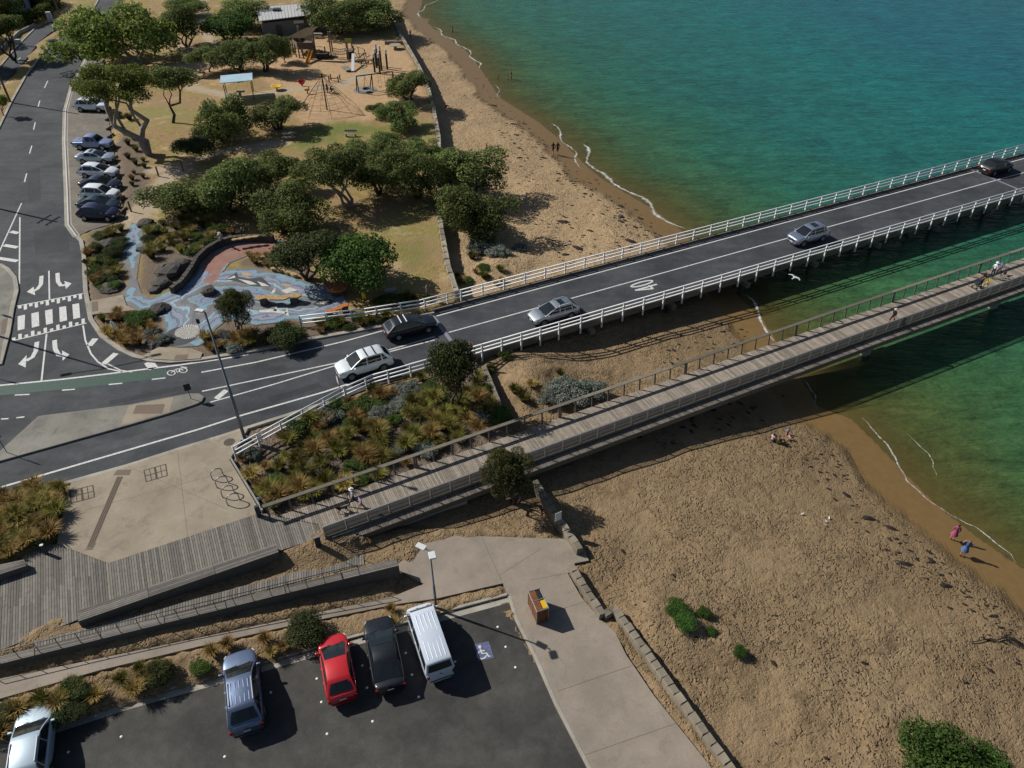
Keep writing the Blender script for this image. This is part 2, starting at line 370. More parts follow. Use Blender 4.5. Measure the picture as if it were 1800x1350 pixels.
def grid_mesh(name, X, Y, Z, keep=None):
    ny, nx = X.shape; V = np.stack([X.ravel(), Y.ravel(), Z.ravel()], 1)
    idx = np.arange(ny*nx).reshape(ny, nx)
    F = np.stack([idx[:-1, :-1].ravel(), idx[:-1, 1:].ravel(), idx[1:, 1:].ravel(), idx[1:, :-1].ravel()], 1)
    if keep is not None:
        F = F[keep.ravel()[F].all(1)]; used = np.unique(F); mp = np.full(ny*nx, -1); mp[used] = np.arange(len(used)); V = V[used]; F = mp[F]
    else: used = None
    me = bpy.data.meshes.new(name); me.vertices.add(len(V)); me.vertices.foreach_set('co', V.ravel())
    me.loops.add(len(F)*4); me.loops.foreach_set('vertex_index', F.ravel().astype(np.int32))
    me.polygons.add(len(F)); me.polygons.foreach_set('loop_start', (np.arange(len(F))*4).astype(np.int32)); me.polygons.foreach_set('loop_total', np.full(len(F), 4, np.int32))
    me.polygons.foreach_set('use_smooth', np.ones(len(F), bool))
    me.update(calc_edges=True); me.validate()
    return me, used
def set_attr(me, name, vals):
    a = me.attributes.new(name, 'FLOAT', 'POINT'); a.data.foreach_set('value', np.asarray(vals, np.float32).ravel())

PSAND = poly([(352, 86), (455, 78), (490, 62), (560, 68), (640, 62), (700, 70), (722, 96), (748, 148), (752, 185), (690, 178), (665, 205), (640, 222), (590, 214), (552, 222), (520, 196), (500, 165), (430, 118), (395, 150), (330, 128)], GZ)
LAWN = poly([(505, 258), (535, 232), (575, 216), (607, 210), (652, 222), (690, 226), (640, 240), (600, 240), (560, 258), (530, 268)], GZ)
LAWN2 = poly([(690, 425), (735, 430), (740, 470), (705, 478)], GZ)
MULCH = [poly(q, GZ) for q in ([(150, 425), (160, 405), (215, 392), (228, 395), (212, 425), (222, 480), (212, 520), (240, 545), (282, 555), (290, 610), (310, 612), (350, 605), (380, 560), (520, 565), (600, 548), (640, 545), (680, 560), (672, 572), (540, 596), (350, 630), (240, 625), (165, 560), (152, 500)],
                               [(250, 395), (330, 380), (440, 405), (380, 430), (340, 480), (300, 505), (262, 520), (246, 500), (252, 430)], [(425, 455), (520, 448), (560, 490), (480, 476), (420, 466)],
                               [(215, 235), (255, 240), (262, 340), (222, 385), (208, 320), (200, 262)])] + [BED]
PATHS = [([(348, -5), (354, 30), (366, 62), (376, 80), (345, 88), (318, 80)], 2.2), ([(300, 118), (345, 114), (400, 110), (450, 100)], 2.4), ([(270, 300), (330, 285), (405, 262), (500, 250)], 2.0), ([(228, 392), (246, 370), (262, 345), (300, 312), (330, 290)], 2.8), ([(330, 152), (420, 172), (520, 156), (600, 150), (640, 128)], 2.2)]
attrs = {}
nz = vnoise(XX, YY, 3, 21)*.6 + vnoise(XX, YY, .9, 22)*.4
up = sdist(XX, YY, UPLAND)
attrs['park'] = sstep(.25, -.25, up)
attrs['psand'] = sstep(1.2, -1.2, sdist(XX, YY, PSAND)+3.0*(nz-.5))
attrs['lawn'] = np.maximum(sstep(1.8, -1.8, sdist(XX, YY, LAWN)+4*(nz-.5)), .6*sstep(1.5, -1.5, sdist(XX, YY, LAWN2)+4*(nz-.5)))
mu = np.zeros_like(XX)
for q in MULCH: mu = np.maximum(mu, sstep(.3, -.3, sdist(XX, YY, q)+.5*(nz-.5)))
attrs['mulch'] = mu
pt = np.zeros_like(XX)
for q, w in PATHS: pt = np.maximum(pt, sstep(w/2+.5, w/2-.3, dist_line(XX, YY, poly(q, GZ))+1.2*(nz-.5)))
attrs['path'] = pt
sea = inside(XX, YY, OCEAN); dsh = dist_line(XX, YY, SHORE)
attrs['pale'] = sstep(50, 58, XX*N[0]+YY*N[1])
attrs['damp'] = np.where(sea, 1.0, sstep(15, 3, dsh+6*(nz-.5)))*(1-attrs['pale']*.7)
attrs['wet'] = np.where(sea, 1.0, sstep(4.4, 3.1, dsh+1.6*(nz-.5)))
gm, _ = grid_mesh('ground', XX, YY, ZZ)
for k, v in attrs.items(): set_attr(gm, k, v)

def ground_material():
    m, nt, b, out = newmat('ground_surface'); p = pos(nt)
    big = noise(nt, .25, 4, .6, p); mid = noise(nt, 1.7, 5, .65, p); fine_ = noise(nt, 9, 4, .7, p)
    sand = mix(nt, ramp(nt, mid, [(.3, (0, 0, 0)), (.7, (1, 1, 1))]), rgb('#6f5e46'), rgb('#8c7658'))
    sand = mix(nt, ramp(nt, big, [(.35, (0, 0, 0)), (.65, (1, 1, 1))]), sand, mix(nt, .5, sand, rgb('#937e61')))
    lit = ramp(nt, noise(nt, .55, 9, .72, p, .8), [(.54, (0, 0, 0)), (.66, (1, 1, 1))]); sand = mix(nt, math_(nt, 'MULTIPLY', lit, .62), sand, rgb('#544632'))
    sand = mix(nt, math_(nt, 'MULTIPLY', ramp(nt, fine_, [(.56, (0, 0, 0)), (.72, (1, 1, 1))]), .45), sand, rgb('#5c4c37'))
    sand = mix(nt, math_(nt, 'MULTIPLY', attr(nt, 'pale'), .6), sand, mix(nt, mid, rgb('#a98f6c'), rgb('#c0a681')))
    sand = mix(nt, math_(nt, 'MULTIPLY', attr(nt, 'damp'), .55), sand, mix(nt, mid, rgb('#5f4f39'), rgb('#7a6749')))
    grass = mix(nt, ramp(nt, mid, [(.35, (0, 0, 0)), (.65, (1, 1, 1))]), rgb('#7d693f'), rgb('#a08a58'))
    grass = mix(nt, ramp(nt, big, [(.42, (0, 0, 0)), (.6, (1, 1, 1))]), grass, rgb('#94795a'))
    grass = mix(nt, math_(nt, 'MULTIPLY', ramp(nt, fine_, [(.5, (0, 0, 0)), (.66, (1, 1, 1))]), .6), grass, rgb('#5c5230'))
    v1 = noise(nt, .13, 4, .55, p); grass = mix(nt, ramp(nt, v1, [(.50, (0, 0, 0)), (.64, (.75,)*3)]), grass, mix(nt, mid, rgb('#6f7038'), rgb('#8c8450')))
    grass = mix(nt, ramp(nt, noise(nt, .3, 6, .65, p), [(.56, (0, 0, 0)), (.68, (.8,)*3)]), grass, rgb('#b19c78'))
    c = mix(nt, attr(nt, 'park'), sand, grass)
    ps = mix(nt, ramp(nt, mid, [(.3, (0, 0, 0)), (.7, (1, 1, 1))]), rgb('#a0825f'), rgb('#b79a76'))
    c = mix(nt, attr(nt, 'psand'), c, ps)
    lawn = mix(nt, ramp(nt, fine_, [(.35, (0, 0, 0)), (.65, (1, 1, 1))]), rgb('#4d5a26'), rgb('#7c7c40'))
    c = mix(nt, attr(nt, 'lawn'), c, lawn)
    mul = mix(nt, ramp(nt, noise(nt, 14, 3, .8, p), [(.35, (0, 0, 0)), (.7, (1, 1, 1))]), rgb('#4a4037'), rgb('#8a7a68'))
    c = mix(nt, attr(nt, 'mulch'), c, mul)
    c = mix(nt, attr(nt, 'path'), c, mix(nt, mid, rgb('#9c8c74'), rgb('#ad9d86')))
    wet = mix(nt, mid, rgb('#68512f'), rgb('#7c6541'))
    c = mix(nt, attr(nt, 'wet'), c, wet)
    nt.links.new(c, b.inputs['Base Color'])
    ro = math_(nt, 'MULTIPLY_ADD', attr(nt, 'wet'), -.55, .92); nt.links.new(ro, b.inputs['Roughness'])
    b.inputs['Specular IOR Level'].default_value = .25
    # footprints: overlapping pits trodden into dry sand
    vo = node(nt, 'ShaderNodeTexVoronoi', feature='SMOOTH_F1'); vo.inputs['Scale'].default_value = 3.4; vo.inputs['Smoothness'].default_value = .35; vo.inputs['Randomness'].default_value = 1
    mp = node(nt, 'ShaderNodeVectorMath', operation='ADD'); nt.links.new(p, mp.inputs[0])
    nn = node(nt, 'ShaderNodeTexNoise'); nn.inputs['Scale'].default_value = 2.6; nt.links.new(p, nn.inputs['Vector']); nt.links.new(nn.outputs['Color'], mp.inputs[1]); nt.links.new(mp.outputs[0], vo.inputs['Vector'])
    pit = ramp(nt, vo.outputs['Distance'], [(.0, (0, 0, 0)), (.30, (.75, .75, .75)), (.5, (1, 1, 1))])
    trod = ramp(nt, noise(nt, .18, 3, .5, p), [(.36, (.15,)*3), (.62, (1, 1, 1))])
    dry = math_(nt, 'SUBTRACT', 1.0, attr(nt, 'wet'))
    soft = math_(nt, 'MAXIMUM', math_(nt, 'SUBTRACT', 1.0, attr(nt, 'park')), math_(nt, 'MULTIPLY', attr(nt, 'psand'), .3))
    h = math_(nt, 'MULTIPLY', math_(nt, 'MULTIPLY', pit, trod), math_(nt, 'MULTIPLY', dry, soft))
    h = math_(nt, 'ADD', h, math_(nt, 'MULTIPLY', math_(nt, 'MULTIPLY', noise(nt, 6, 4, .7, p), .42), dry))
    h = math_(nt, 'ADD', h, math_(nt, 'MULTIPLY', math_(nt, 'MULTIPLY', noise(nt, .9, 4, .55, p, .6), 1.0), math_(nt, 'MULTIPLY', dry, soft)))
    bump(nt, h, 1.0, .24, b)
    return m
ground = link('ground', gm); ground.data.materials.append(ground_material()); tag(ground, kind='structure')

# ------------------------------------------------------------------ water
WXv = axis([(-60, 0, 6, 2.0), (0, 90, .8, 1.0), (90, 200, 1.5, 6), (200, 2600, 50, 400)]); WYv = axis([(-40, 20, 4, 1.0), (20, 110, .8, .9), (110, 260, 1.2, 6), (260, 2600, 40, 400)])
WX, WY = np.meshgrid(WXv, WYv); wd = dist_line(WX, WY, SHORE); wi = inside(WX, WY, OCEAN)
sdw = np.where(wi, wd, -wd)
wm, used = grid_mesh('water', WX, WY, np.full_like(WX, WZ), keep=(sdw > -2.2))
set_attr(wm, 'shore', sdw.ravel()[used]); set_attr(wm, 'river', sstep(56, 44, WX*N[0]+WY*N[1]).ravel()[used])
def water_material():
    m, nt, b, out = newmat('sea_water'); p = pos(nt); s = attr(nt, 'shore')
    sp = node(nt, 'ShaderNodeSeparateXYZ'); nt.links.new(p, sp.inputs[0])
    n1 = noise(nt, .07, 5, .6, p, 1.0); n2 = noise(nt, .35, 5, .65, p, .6)
    ss = math_(nt, 'MULTIPLY_ADD', math_(nt, 'DIVIDE', s, 28.0, clamp=True), math_(nt, 'ADD', math_(nt, 'MULTIPLY', math_(nt, 'SUBTRACT', n1, .5), 22.0), math_(nt, 'MULTIPLY', math_(nt, 'SUBTRACT', n2, .5), 6.0)), s)
    f = math_(nt, 'DIVIDE', ss, 90.0, clamp=True)
    c = ramp(nt, f, [(0.0, rgb('#5c5738')), (.035, rgb('#4c5834')), (.09, rgb('#36563a')), (.2, rgb('#265a48')), (.38, rgb('#1e5b56')), (.7, rgb('#136060')), (1, rgb('#115a66'))])
    c = mix(nt, math_(nt, 'MULTIPLY', attr(nt, 'river'), .62), c, ramp(nt, f, [(0, rgb('#55562f')), (.12, rgb('#3d5a32')), (.4, rgb('#2a583a')), (1, rgb('#22503f'))]))
    pn = math_(nt, 'ADD', math_(nt, 'MULTIPLY', n2, .55), math_(nt, 'MULTIPLY', noise(nt, 1.3, 5, .75, p, 1.2), .45))
    c = mix(nt, 1.0, c, ramp(nt, pn, [(.34, (.62, .66, .72)), (.66, (1.42, 1.38, 1.3))]), 'MULTIPLY')
    mw = node(nt, 'ShaderNodeMapping'); mw.inputs['Rotation'].default_value = (0, 0, R(28)); mw.inputs['Scale'].default_value = (.16, .75, 1); nt.links.new(p, mw.inputs['Vector'])
    c = mix(nt, 1.0, c, ramp(nt, noise(nt, 1.0, 6, .7, mw.outputs[0], 1.0), [(.36, (.78, .8, .82)), (.64, (1.22, 1.2, 1.18))]), 'MULTIPLY')
    nt.links.new(c, b.inputs['Base Color']); b.inputs['Roughness'].default_value = .18; b.inputs['IOR'].default_value = 1.33; b.inputs['Specular IOR Level'].default_value = .14
    mpv = node(nt, 'ShaderNodeMapping'); mpv.inputs['Rotation'].default_value = (0, 0, R(38)); mpv.inputs['Scale'].default_value = (.45, 1.3, 1); nt.links.new(p, mpv.inputs['Vector'])
    hgt = math_(nt, 'ADD', math_(nt, 'MULTIPLY', noise(nt, .9, 4, .55, mpv.outputs[0], .4), 1.0), math_(nt, 'MULTIPLY', noise(nt, 3.2, 3, .6, mpv.outputs[0], .3), .32))
    bump(nt, hgt, .75, .42, b)
    tr = node(nt, 'ShaderNodeBsdfTransparent'); tr.inputs[0].default_value = (.80, .88, .78, 1)
    ms = node(nt, 'ShaderNodeMixShader')
    al = ramp(nt, math_(nt, 'DIVIDE', math_(nt, 'ADD', ss, 1.0), 11.0, clamp=True), [(0.0, (.10,)*3), (.15, (.25,)*3), (.45, (.68,)*3), (1, (.97,)*3)])
    nt.links.new(al, ms.inputs[0]); nt.links.new(tr.outputs[0], ms.inputs[1]); nt.links.new(b.outputs[0], ms.inputs[2]); nt.links.new(ms.outputs[0], out.inputs['Surface'])
    return m
water = link('water', wm); water.data.materials.append(water_material()); tag(water, kind='structure')

# foam left by the wash, thin broken ribbons on the waterline
def foam_material():
    m, nt, b, out = newmat('sea_foam'); p = pos(nt)
    b.inputs['Base Color'].default_value = (.78, .79, .76, 1); b.inputs['Roughness'].default_value = .7
    e = attr(nt, 'edge'); nn = math_(nt, 'ADD', math_(nt, 'MULTIPLY', noise(nt, 3.4, 7, .8, p), .62), math_(nt, 'MULTIPLY', noise(nt, .7, 3, .6, p), .38))
    a = math_(nt, 'MULTIPLY', math_(nt, 'SUBTRACT', math_(nt, 'ADD', math_(nt, 'MULTIPLY', nn, 1.5), e), 1.25), 3.0, clamp=True); a = math_(nt, 'MULTIPLY', a, .8)
    tr = node(nt, 'ShaderNodeBsdfTransparent'); ms = node(nt, 'ShaderNodeMixShader')
    nt.links.new(a, ms.inputs[0]); nt.links.new(tr.outputs[0], ms.inputs[1]); nt.links.new(b.outputs[0], ms.inputs[2]); nt.links.new(ms.outputs[0], out.inputs['Surface'])
    return m
FOAM = foam_material()
def foam(px, w, lift=.02):
    pts = poly(px, WZ); q = []
    for a, b in zip(pts[:-1], pts[1:]):
        k = max(2, int((b-a).length/.5))
        for i in range(k): q.append(a.lerp(b, i/k))
    q.append(pts[-1]); q = [Vector((a.x+.5*math.sin(i*.37)+random.uniform(-.12, .12), a.y+.3*math.sin(i*.23+1)+random.uniform(-.12, .12), 0)) for i, a in enumerate(q)]
    n = len(q); V = []; E = []; Fc = []
    for i, a in enumerate(q):
        d = q[min(i+1, n-1)]-q[max(i-1, 0)]; d.normalize(); nn = Vector((-d.y, d.x, 0))
        ww = w*(.55+.9*vnoise(np.array([i*.5]), np.array([px[0][0]*1.0]), 2.3, 31)[0])*min(1, i/4+.1, (n-1-i)/4+.1)
        for k, (o, e) in enumerate(((1, 0.0), (.3, .5), (0, .72), (-.5, .38), (-2.6, 0.0))):
            pp = a+nn*(o*ww)
            zg = ground_z(pp.x, pp.y)
            V.append((pp.x, pp.y, max(WZ, zg)+lift)); E.append(e)
    for i in range(n-1):
        for k in range(4): Fc.append((i*5+k, i*5+k+1, (i+1)*5+k+1, (i+1)*5+k))
    me = bpy.data.meshes.new('foam'); me.from_pydata(V, [], Fc); set_attr(me, 'edge', E); me.materials.append(FOAM)
    return tag(link('foam', me), 'thin white foam left by small waves along the shore', 'foam', 'foam lines on the shore', kind='stuff')
for px, w in (([(772, -2), (742, 15), (735, 32)], .5), ([(763, 48), (795, 70), (820, 87), (838, 108), (843, 122)], .55), ([(868, 150), (880, 172)], .35), ([(968, 218), (985, 235), (1000, 256), (1012, 278), (1026, 300)], .45),
              ([(1025, 254), (1036, 282), (1060, 310), (1098, 332), (1132, 352), (1152, 372), (1175, 388), (1197, 404)], .75), ([(1290, 510), (1320, 535), (1338, 556), (1352, 572), (1362, 598)], .8), ([(1409, 667), (1420, 690), (1433, 724)], .3),
              ([(1516, 738), (1540, 774), (1580, 816), (1640, 880), (1672, 908)], .26), ([(1672, 908), (1730, 950), (1805, 998)], .2), ([(1595, 765), (1620, 800), (1650, 842)], .16)):
    foam(px, w)
# ================================================================== ROADS, PAVEMENTS
def asphalt(name, c1, c2, patch=.3):
    m, nt, b, out = newmat(name); p = pos(nt)
    f = ramp(nt, noise(nt, .22, 5, .6, p), [(.35, (0, 0, 0)), (.65, (1, 1, 1))]); c = mix(nt, f, rgb(c1), rgb(c2))
    g = ramp(nt, noise(nt, 26, 2, .8, p), [(.3, (.72,)*3), (.7, (1.3,)*3)]); c = mix(nt, 1.0, c, g, 'MULTIPLY')
    k_ = ramp(nt, noise(nt, 1.4, 7, .7, p, .4), [(.32, (.82,)*3), (.68, (1.2,)*3)]); c = mix(nt, 1.0, c, k_, 'MULTIPLY')
    # worn wheel tracks and stains stretched along the bridge axis
    mp = node(nt, 'ShaderNodeMapping'); mp.inputs['Rotation'].default_value = (0, 0, R(-26.3)); mp.inputs['Scale'].default_value = (.05, 1.1, 1); nt.links.new(p, mp.inputs['Vector'])
    s = ramp(nt, noise(nt, 1.0, 3, .5, mp.outputs[0]), [(.35, (.8,)*3), (.65, (1.18,)*3)]); c = mix(nt, patch*2, c, mix(nt, 1.0, c, s, 'MULTIPLY'))
    nt.links.new(c, b.inputs['Base Color']); b.inputs['Roughness'].default_value = .85; b.inputs['Specular IOR Level'].default_value = .3
    bump(nt, noise(nt, 40, 2, .7, p), .35, .01, b); return m
def concrete(name, c1, c2, stain='#5f574a', st=.5):
    m, nt, b, out = newmat(name); p = pos(nt)
    c = mix(nt, ramp(nt, noise(nt, .35, 5, .65, p), [(.35, (0, 0, 0)), (.65, (1, 1, 1))]), rgb(c1), rgb(c2))
    s = ramp(nt, noise(nt, .9, 6, .75, p, .6), [(.52, (0, 0, 0)), (.72, (1, 1, 1))]); c = mix(nt, math_(nt, 'MULTIPLY', s, st), c, rgb(stain))
    g = ramp(nt, noise(nt, 18, 3, .8, p), [(.3, (.86,)*3), (.7, (1.12,)*3)]); c = mix(nt, 1.0, c, g, 'MULTIPLY')
    nt.links.new(c, b.inputs['Base Color']); b.inputs['Roughness'].default_value = .88; b.inputs['Specular IOR Level'].default_value = .25
    bump(nt, noise(nt, 30, 3, .7, p), .25, .008, b); return m
ASPH = asphalt('asphalt_road', '#303337', '#434649'); ASPHC = asphalt('asphalt_car_park', '#323231', '#4c4a45', .1); OLDA = asphalt('asphalt_old', '#615c54', '#736d62', .1)
CONCP = concrete('concrete_plaza', '#867c6c', '#988d7b'); CONCL = concrete('concrete_path', '#7f766a', '#91877a', '#6a6153', .45); CONCK = concrete('concrete_kerb', '#8a857b', '#a39e92'); CONCI = concrete('concrete_island', '#6c6a62', '#85827a', '#4c4a44', .6)
def paint_mat(name, col, wear=.5):
    m, nt, b, out = newmat(name); p = pos(nt)
    f = ramp(nt, noise(nt, 6, 5, .75, p), [(wear-.2, (0, 0, 0)), (wear+.16, (1, 1, 1))])
    nt.links.new(mix(nt, f, tuple(x*.40 for x in rgb(col)), rgb(col)), b.inputs['Base Color']); b.inputs['Roughness'].default_value = .7; return m
WHITEP = paint_mat('road_paint_white', '#c9c9c6', .42); GREENP = paint_mat('road_paint_green', '#1f4a3c', .5); BLUEP = paint_mat('bay_paint_blue', '#5a6284', .45)
TACT = M('tactile_paving', '#6b5f52', .9, .2, 20, .4, 40)

UB0 = to_un(at(764, 551, RZ))[0]
ROADP = ROAD[:len(ROAD_FAR)-1] + [un(UB0+.5, 56.0, RZ), un(UB0+.5, 47.75, RZ)] + ROAD[len(ROAD_FAR)+1:]
road = MB().sheet(ROADP).build('road', ASPH); tag(road, kind='structure')
service = MB().sheet([Vector((p.x, p.y, RZ+.004)) for p in SERVICE]).build('service_road', ASPH); tag(service, kind='structure')
bay = MB().sheet([Vector((p.x, p.y, RZ+.006)) for p in PARKBAY]).build('parking_lane', OLDA); tag(bay, kind='structure')
def kerb(px, z, top, w=.32, name='kerb', mat=CONCK, off=0.0):
    q = poly(px, z); o = MB().wall(q, w, z-.3, top, off).build(name, mat); return tag(bevel(o, .03, 2), kind='structure')
kerb(ROAD_FAR[8:], RZ, RZ+.14, .42)
kerb(ROAD_NEAR[2:9], RZ, RZ+.13, .34)
kerb(ROAD_LEFT[1:10], RZ, RZ+.14, .4)
kerb(ROAD_LEFT[12:], RZ, RZ+.14, .35)
kerb([(62, 50), (28, 84), (0, 118), (-60, 170)], RZ, RZ+.14, .3)
# flush concrete channel between the carriageway and the parking lane
chan = MB().strip(poly(ROAD_FAR[1:9], RZ), .75, RZ+.011).build('drain_channel', CONCK); tag(chan, kind='structure')
MB().strip(poly(ROAD_FAR[1:9], RZ), .16, RZ+.015, .12).build('channel_groove', M('groove_dark', '#55504a', .9), chan)

def mark(name, px=None, w=None, quad=None, z=RZ, parent=road, mat=WHITEP, lift=.008, pts=None):
    b = MB()
    if quad: b.sheet(poly(quad, z+lift))
    else: b.strip(pts or poly(px, z), w, z+lift)
    return b.build(name, mat, parent)
mark('edge_line', ROAD_FAR[1:9], .12, lift=.020)
for px in ([(26, 694.5), (52, 693.3)], [(109, 686), (132, 684.3)], [(191, 676), (215, 673.7)], [(267, 667), (291, 664.3)], [(2, 736.5), (15, 736)], [(29, 734.3), (43, 733)],
           [(119, 95), (124, 85)], [(78, 155), (84, 142)], [(67, 188), (70, 177)], [(59, 228), (62, 215)], [(52, 270), (56, 256)], [(43, 320), (47, 305)], [(30, 107), (36, 101)], [(0, 117), (3, 112)]):
    mark('lane_dash', px, .15)
green = mark('bike_lane', quad=[(-60, 684), (0, 679), (112, 668), (212, 656), (292, 648), (294, 663.5), (215, 672.5), (132, 682.5), (0, 695), (-60, 701)], mat=GREENP, lift=.004)
mark('edge_line', [(-60, 682), (0, 677.5), (112, 666.5), (212, 654.5), (312, 642), (390, 631), (437, 623)], .2)
mark('edge_line', [(354, 654.5), (449, 637), (605, 600), (674, 581), (764, 557)], .16)
mark('centre_line', [(355, 688), (587, 639), (686, 614.5), (764, 592)], .14)
mark('centre_line', [(370, 707), (480, 676), (582, 645), (686, 618), (764, 597.5)], .14)
mark('edge_line', [(-60, 874), (0, 857), (350, 754.5), (425, 730), (570, 689), (640, 666), (725, 638.5), (846, 606)], .18)
mark('hatch_bar', [(380, 701), (398, 686)], .5)
mark('edge_line', [(35, 382), (34, 499)], .14); mark('edge_line', [(38, 357), (0, 440), (-20, 485)], .14)
for px in ([(19, 407), (32, 410)], [(7, 431), (31, 435)], [(-8, 453), (31, 459)]): mark('hatch_bar', px, .5)
mark('lane_line', [(86, 476), (87, 526)], .14); mark('lane_line', [(82, 587), (73, 669)], .14)
mark('lane_line', [(146, 572), (150, 598), (160, 622), (172, 636), (190, 648), (215, 654)], .14)
for px in ([(157, 608), (168, 595)], [(182, 640), (204, 621)]): mark('hatch_bar', px, .55)
mark('hatch_bar', [(261, 636), (270, 648)], .75)
mark('edge_line', [(190, 640), (212, 651), (232, 654)], .12, lift=.010)
for pts, head in (([(73, 485), (72, 500), (66, 508), (58, 512)], [(59, 504), (62, 519), (47, 513)]), ([(101, 480), (102, 495), (107, 502), (115, 501)], [(113, 494), (116, 508), (126, 498)]),
                  ([(65, 601), (63, 617), (57, 628), (46, 634)], [(47, 624), (45, 646), (32, 640)]), ([(96, 598), (97, 613), (103, 624), (111, 625)], [(109, 616), (110, 634), (122, 623)])):
    MB().strip(poly(pts, RZ), .38, RZ+.008).sheet(poly(head, RZ+.0085)).build('lane_arrow', WHITEP, road)
# raised zebra crossing
for q in ([(31, 556), (44, 553), (43, 578), (31, 581)], [(55, 551), (68, 548), (69, 573), (56, 576)], [(79, 546), (92, 543), (93, 568), (81, 571)], [(104, 540), (116, 538), (118, 563), (105, 566)], [(127, 535), (139, 533), (141, 558), (129, 561)]):
    mark('crossing_bar', quad=q)
for a, b_, sgn in (((30, 538), (146, 516), 1), ((19, 600), (152, 568), -1)):
    mark('crossing_line', [a, b_], .14)
    for i in range(12):
        t = (i+.5)/12; x = a[0]+(b_[0]-a[0])*t; y = a[1]+(b_[1]-a[1])*t; h = (9 if i % 2 else 5)*sgn
        mark('crossing_tooth', [(x, y), (x+.4*sgn, y+h)], .28, lift=.012)
# repaired patches and trench lines in the asphalt
PATD = asphalt('asphalt_patch_dark', '#2b2d30', '#383a3d', .05); PATL = asphalt('asphalt_patch_light', '#3a3c3f', '#494b4e', .05)
for q, mt in (([(48, 300), (70, 296), (72, 352), (50, 356)], PATD), ([(60, 405), (118, 398), (122, 440), (62, 448)], PATD), ([(190, 705), (330, 676), (334, 682), (194, 712)], PATD), ([(120, 800), (300, 748), (304, 758), (126, 812)], PATL), ([(470, 700), (560, 672), (566, 680), (478, 708)], PATD)):
    MB().sheet(poly(q, RZ+.003)).build('asphalt_patch', mt, road)
# bicycle symbol
bs = MB()
for cx_, r_ in ((301, 5.5), (322, 5.5)):
    bs.strip(poly([(cx_+r_*1.25*math.cos(a), 655.5-(cx_-301)*.22+r_*.75*math.sin(a)) for a in np.linspace(0, 2*math.pi, 17)], RZ), .09, RZ+.008)
for q in ([(301, 655), (309, 649), (317, 648), (322, 651)], [(309, 649), (312, 655), (319, 647)], [(317, 645), (329, 646)]): bs.strip(poly(q, RZ), .10, RZ+.0085)
bs.build('bicycle_symbol', WHITEP, road)

# traffic island
ISL = [(-60, 812), (0, 792), (67, 731), (80, 729), (225, 711), (332, 691), (350, 691), (359, 697), (355, 705), (345, 710), (295, 727), (215, 750), (0, 810), (-60, 830)]
isl = MB().prism(poly(ISL, RZ+.15), RZ-.05, RZ+.15).build('traffic_island', CONCI); tag(bevel(isl, .05, 2), kind='structure')
MB().sheet(poly([(226, 713), (305, 698), (298, 724), (212, 748)], RZ+.155)).build('island_crossing', CONCP, isl)
MB().sheet(poly([(233, 727), (240, 712), (290, 710), (285, 727)], RZ+.160)).build('tactile_pad', TACT, isl)

# left side footpath, verge and private ground beyond
lf = MB().prism(poly([(-300, 700), (-90, 655), (3, 638), (9, 610), (15, 587), (22, 545), (30, 512), (27, 490), (15, 475), (0, 466), (-60, 455), (-300, 480)], RZ+.13), RZ-.1, RZ+.13).build('footpath', CONCI); tag(lf, kind='structure')
MB().sheet(poly([(4, 562), (18, 558), (14, 584), (1, 588)], RZ+.137)).build('tactile_pad', TACT, lf)
for q in ([(214, 535), (262, 522), (245, 545), (220, 549)], [(270, 633), (285, 612), (350, 608), (355, 628), (310, 634)]): pass
f1 = MB().sheet(poly([(158, 529), (216, 518), (222, 536), (238, 545), (170, 552), (161, 553)], GZ+.09)).build('footpath', CONCP); tag(f1, kind='structure')
MB().sheet(poly([(161, 531), (172, 529), (173, 546), (162, 548)], GZ+.094)).build('tactile_pad', TACT, f1)
f2 = MB().sheet(poly([(250, 626), (278, 610), (335, 612), (356, 620), (352, 630), (310, 633), (270, 631)], GZ+.09)).build('footpath', CONCP); tag(f2, kind='structure')
MB().sheet(poly([(309, 624), (331, 623), (329, 631), (306, 632)], GZ+.094)).build('tactile_pad', TACT, f2)

# ------------------------------------------------------------------ plaza, boardwalk, lower path, car park
plaza = MB().prism(PLAZA, PZ-.9, PZ).build('plaza', CONCP); tag(plaza, kind='structure')
GROOVE = M('slot_dark', '#4a4238', .9, .2)
mark('tactile_strip', [(211, 838), (158, 962)], .42, z=PZ, parent=plaza, mat=TACT, lift=.006)
for o in (-.13, 0, .13): MB().strip(poly([(211, 838), (158, 962)], PZ), .05, PZ+.014, o).build('tactile_rib', GROOVE, plaza)
mark('tactile_pad', quad=[(206, 826), (231, 825), (227, 835), (199, 835)], z=PZ, parent=plaza, mat=TACT, lift=.008)
mark('tactile_pad', quad=[(159, 956), (169, 954), (162, 966), (149, 967)], z=PZ, parent=plaza, mat=TACT, lift=.010)
for q in ([(253, 827), (291, 816), (294, 836), (257, 847)], [(123, 863), (163, 853), (166, 874), (125, 885)]):      # recessed pit covers
    c = poly(q, PZ); g = MB()
    def lerp4(s_, t_): return c[0].lerp(c[1], s_).lerp(c[3].lerp(c[2], s_), t_)
    for t_ in (0, .5, 1):
        g.strip([lerp4(0, t_), lerp4(1, t_)], .07, PZ+.006+.002*t_); g.strip([lerp4(t_, 0), lerp4(t_, 1)], .07 if t_ != .5 else .14, PZ+.011+.002*t_)
    for t_ in (.25, .75): g.strip([lerp4(t_, 0), lerp4(t_, 1)], .035, PZ+.016)
    g.build('pit_cover_frame', GROOVE, plaza)
for q in ([(225, 820), (400, 895)], [(312, 792), (330, 945)], [(120, 905), (450, 815)]): MB().strip(poly(q, PZ), .025, PZ+.003).build('expansion_joint', M('joint', '#6a6152', .9), plaza)
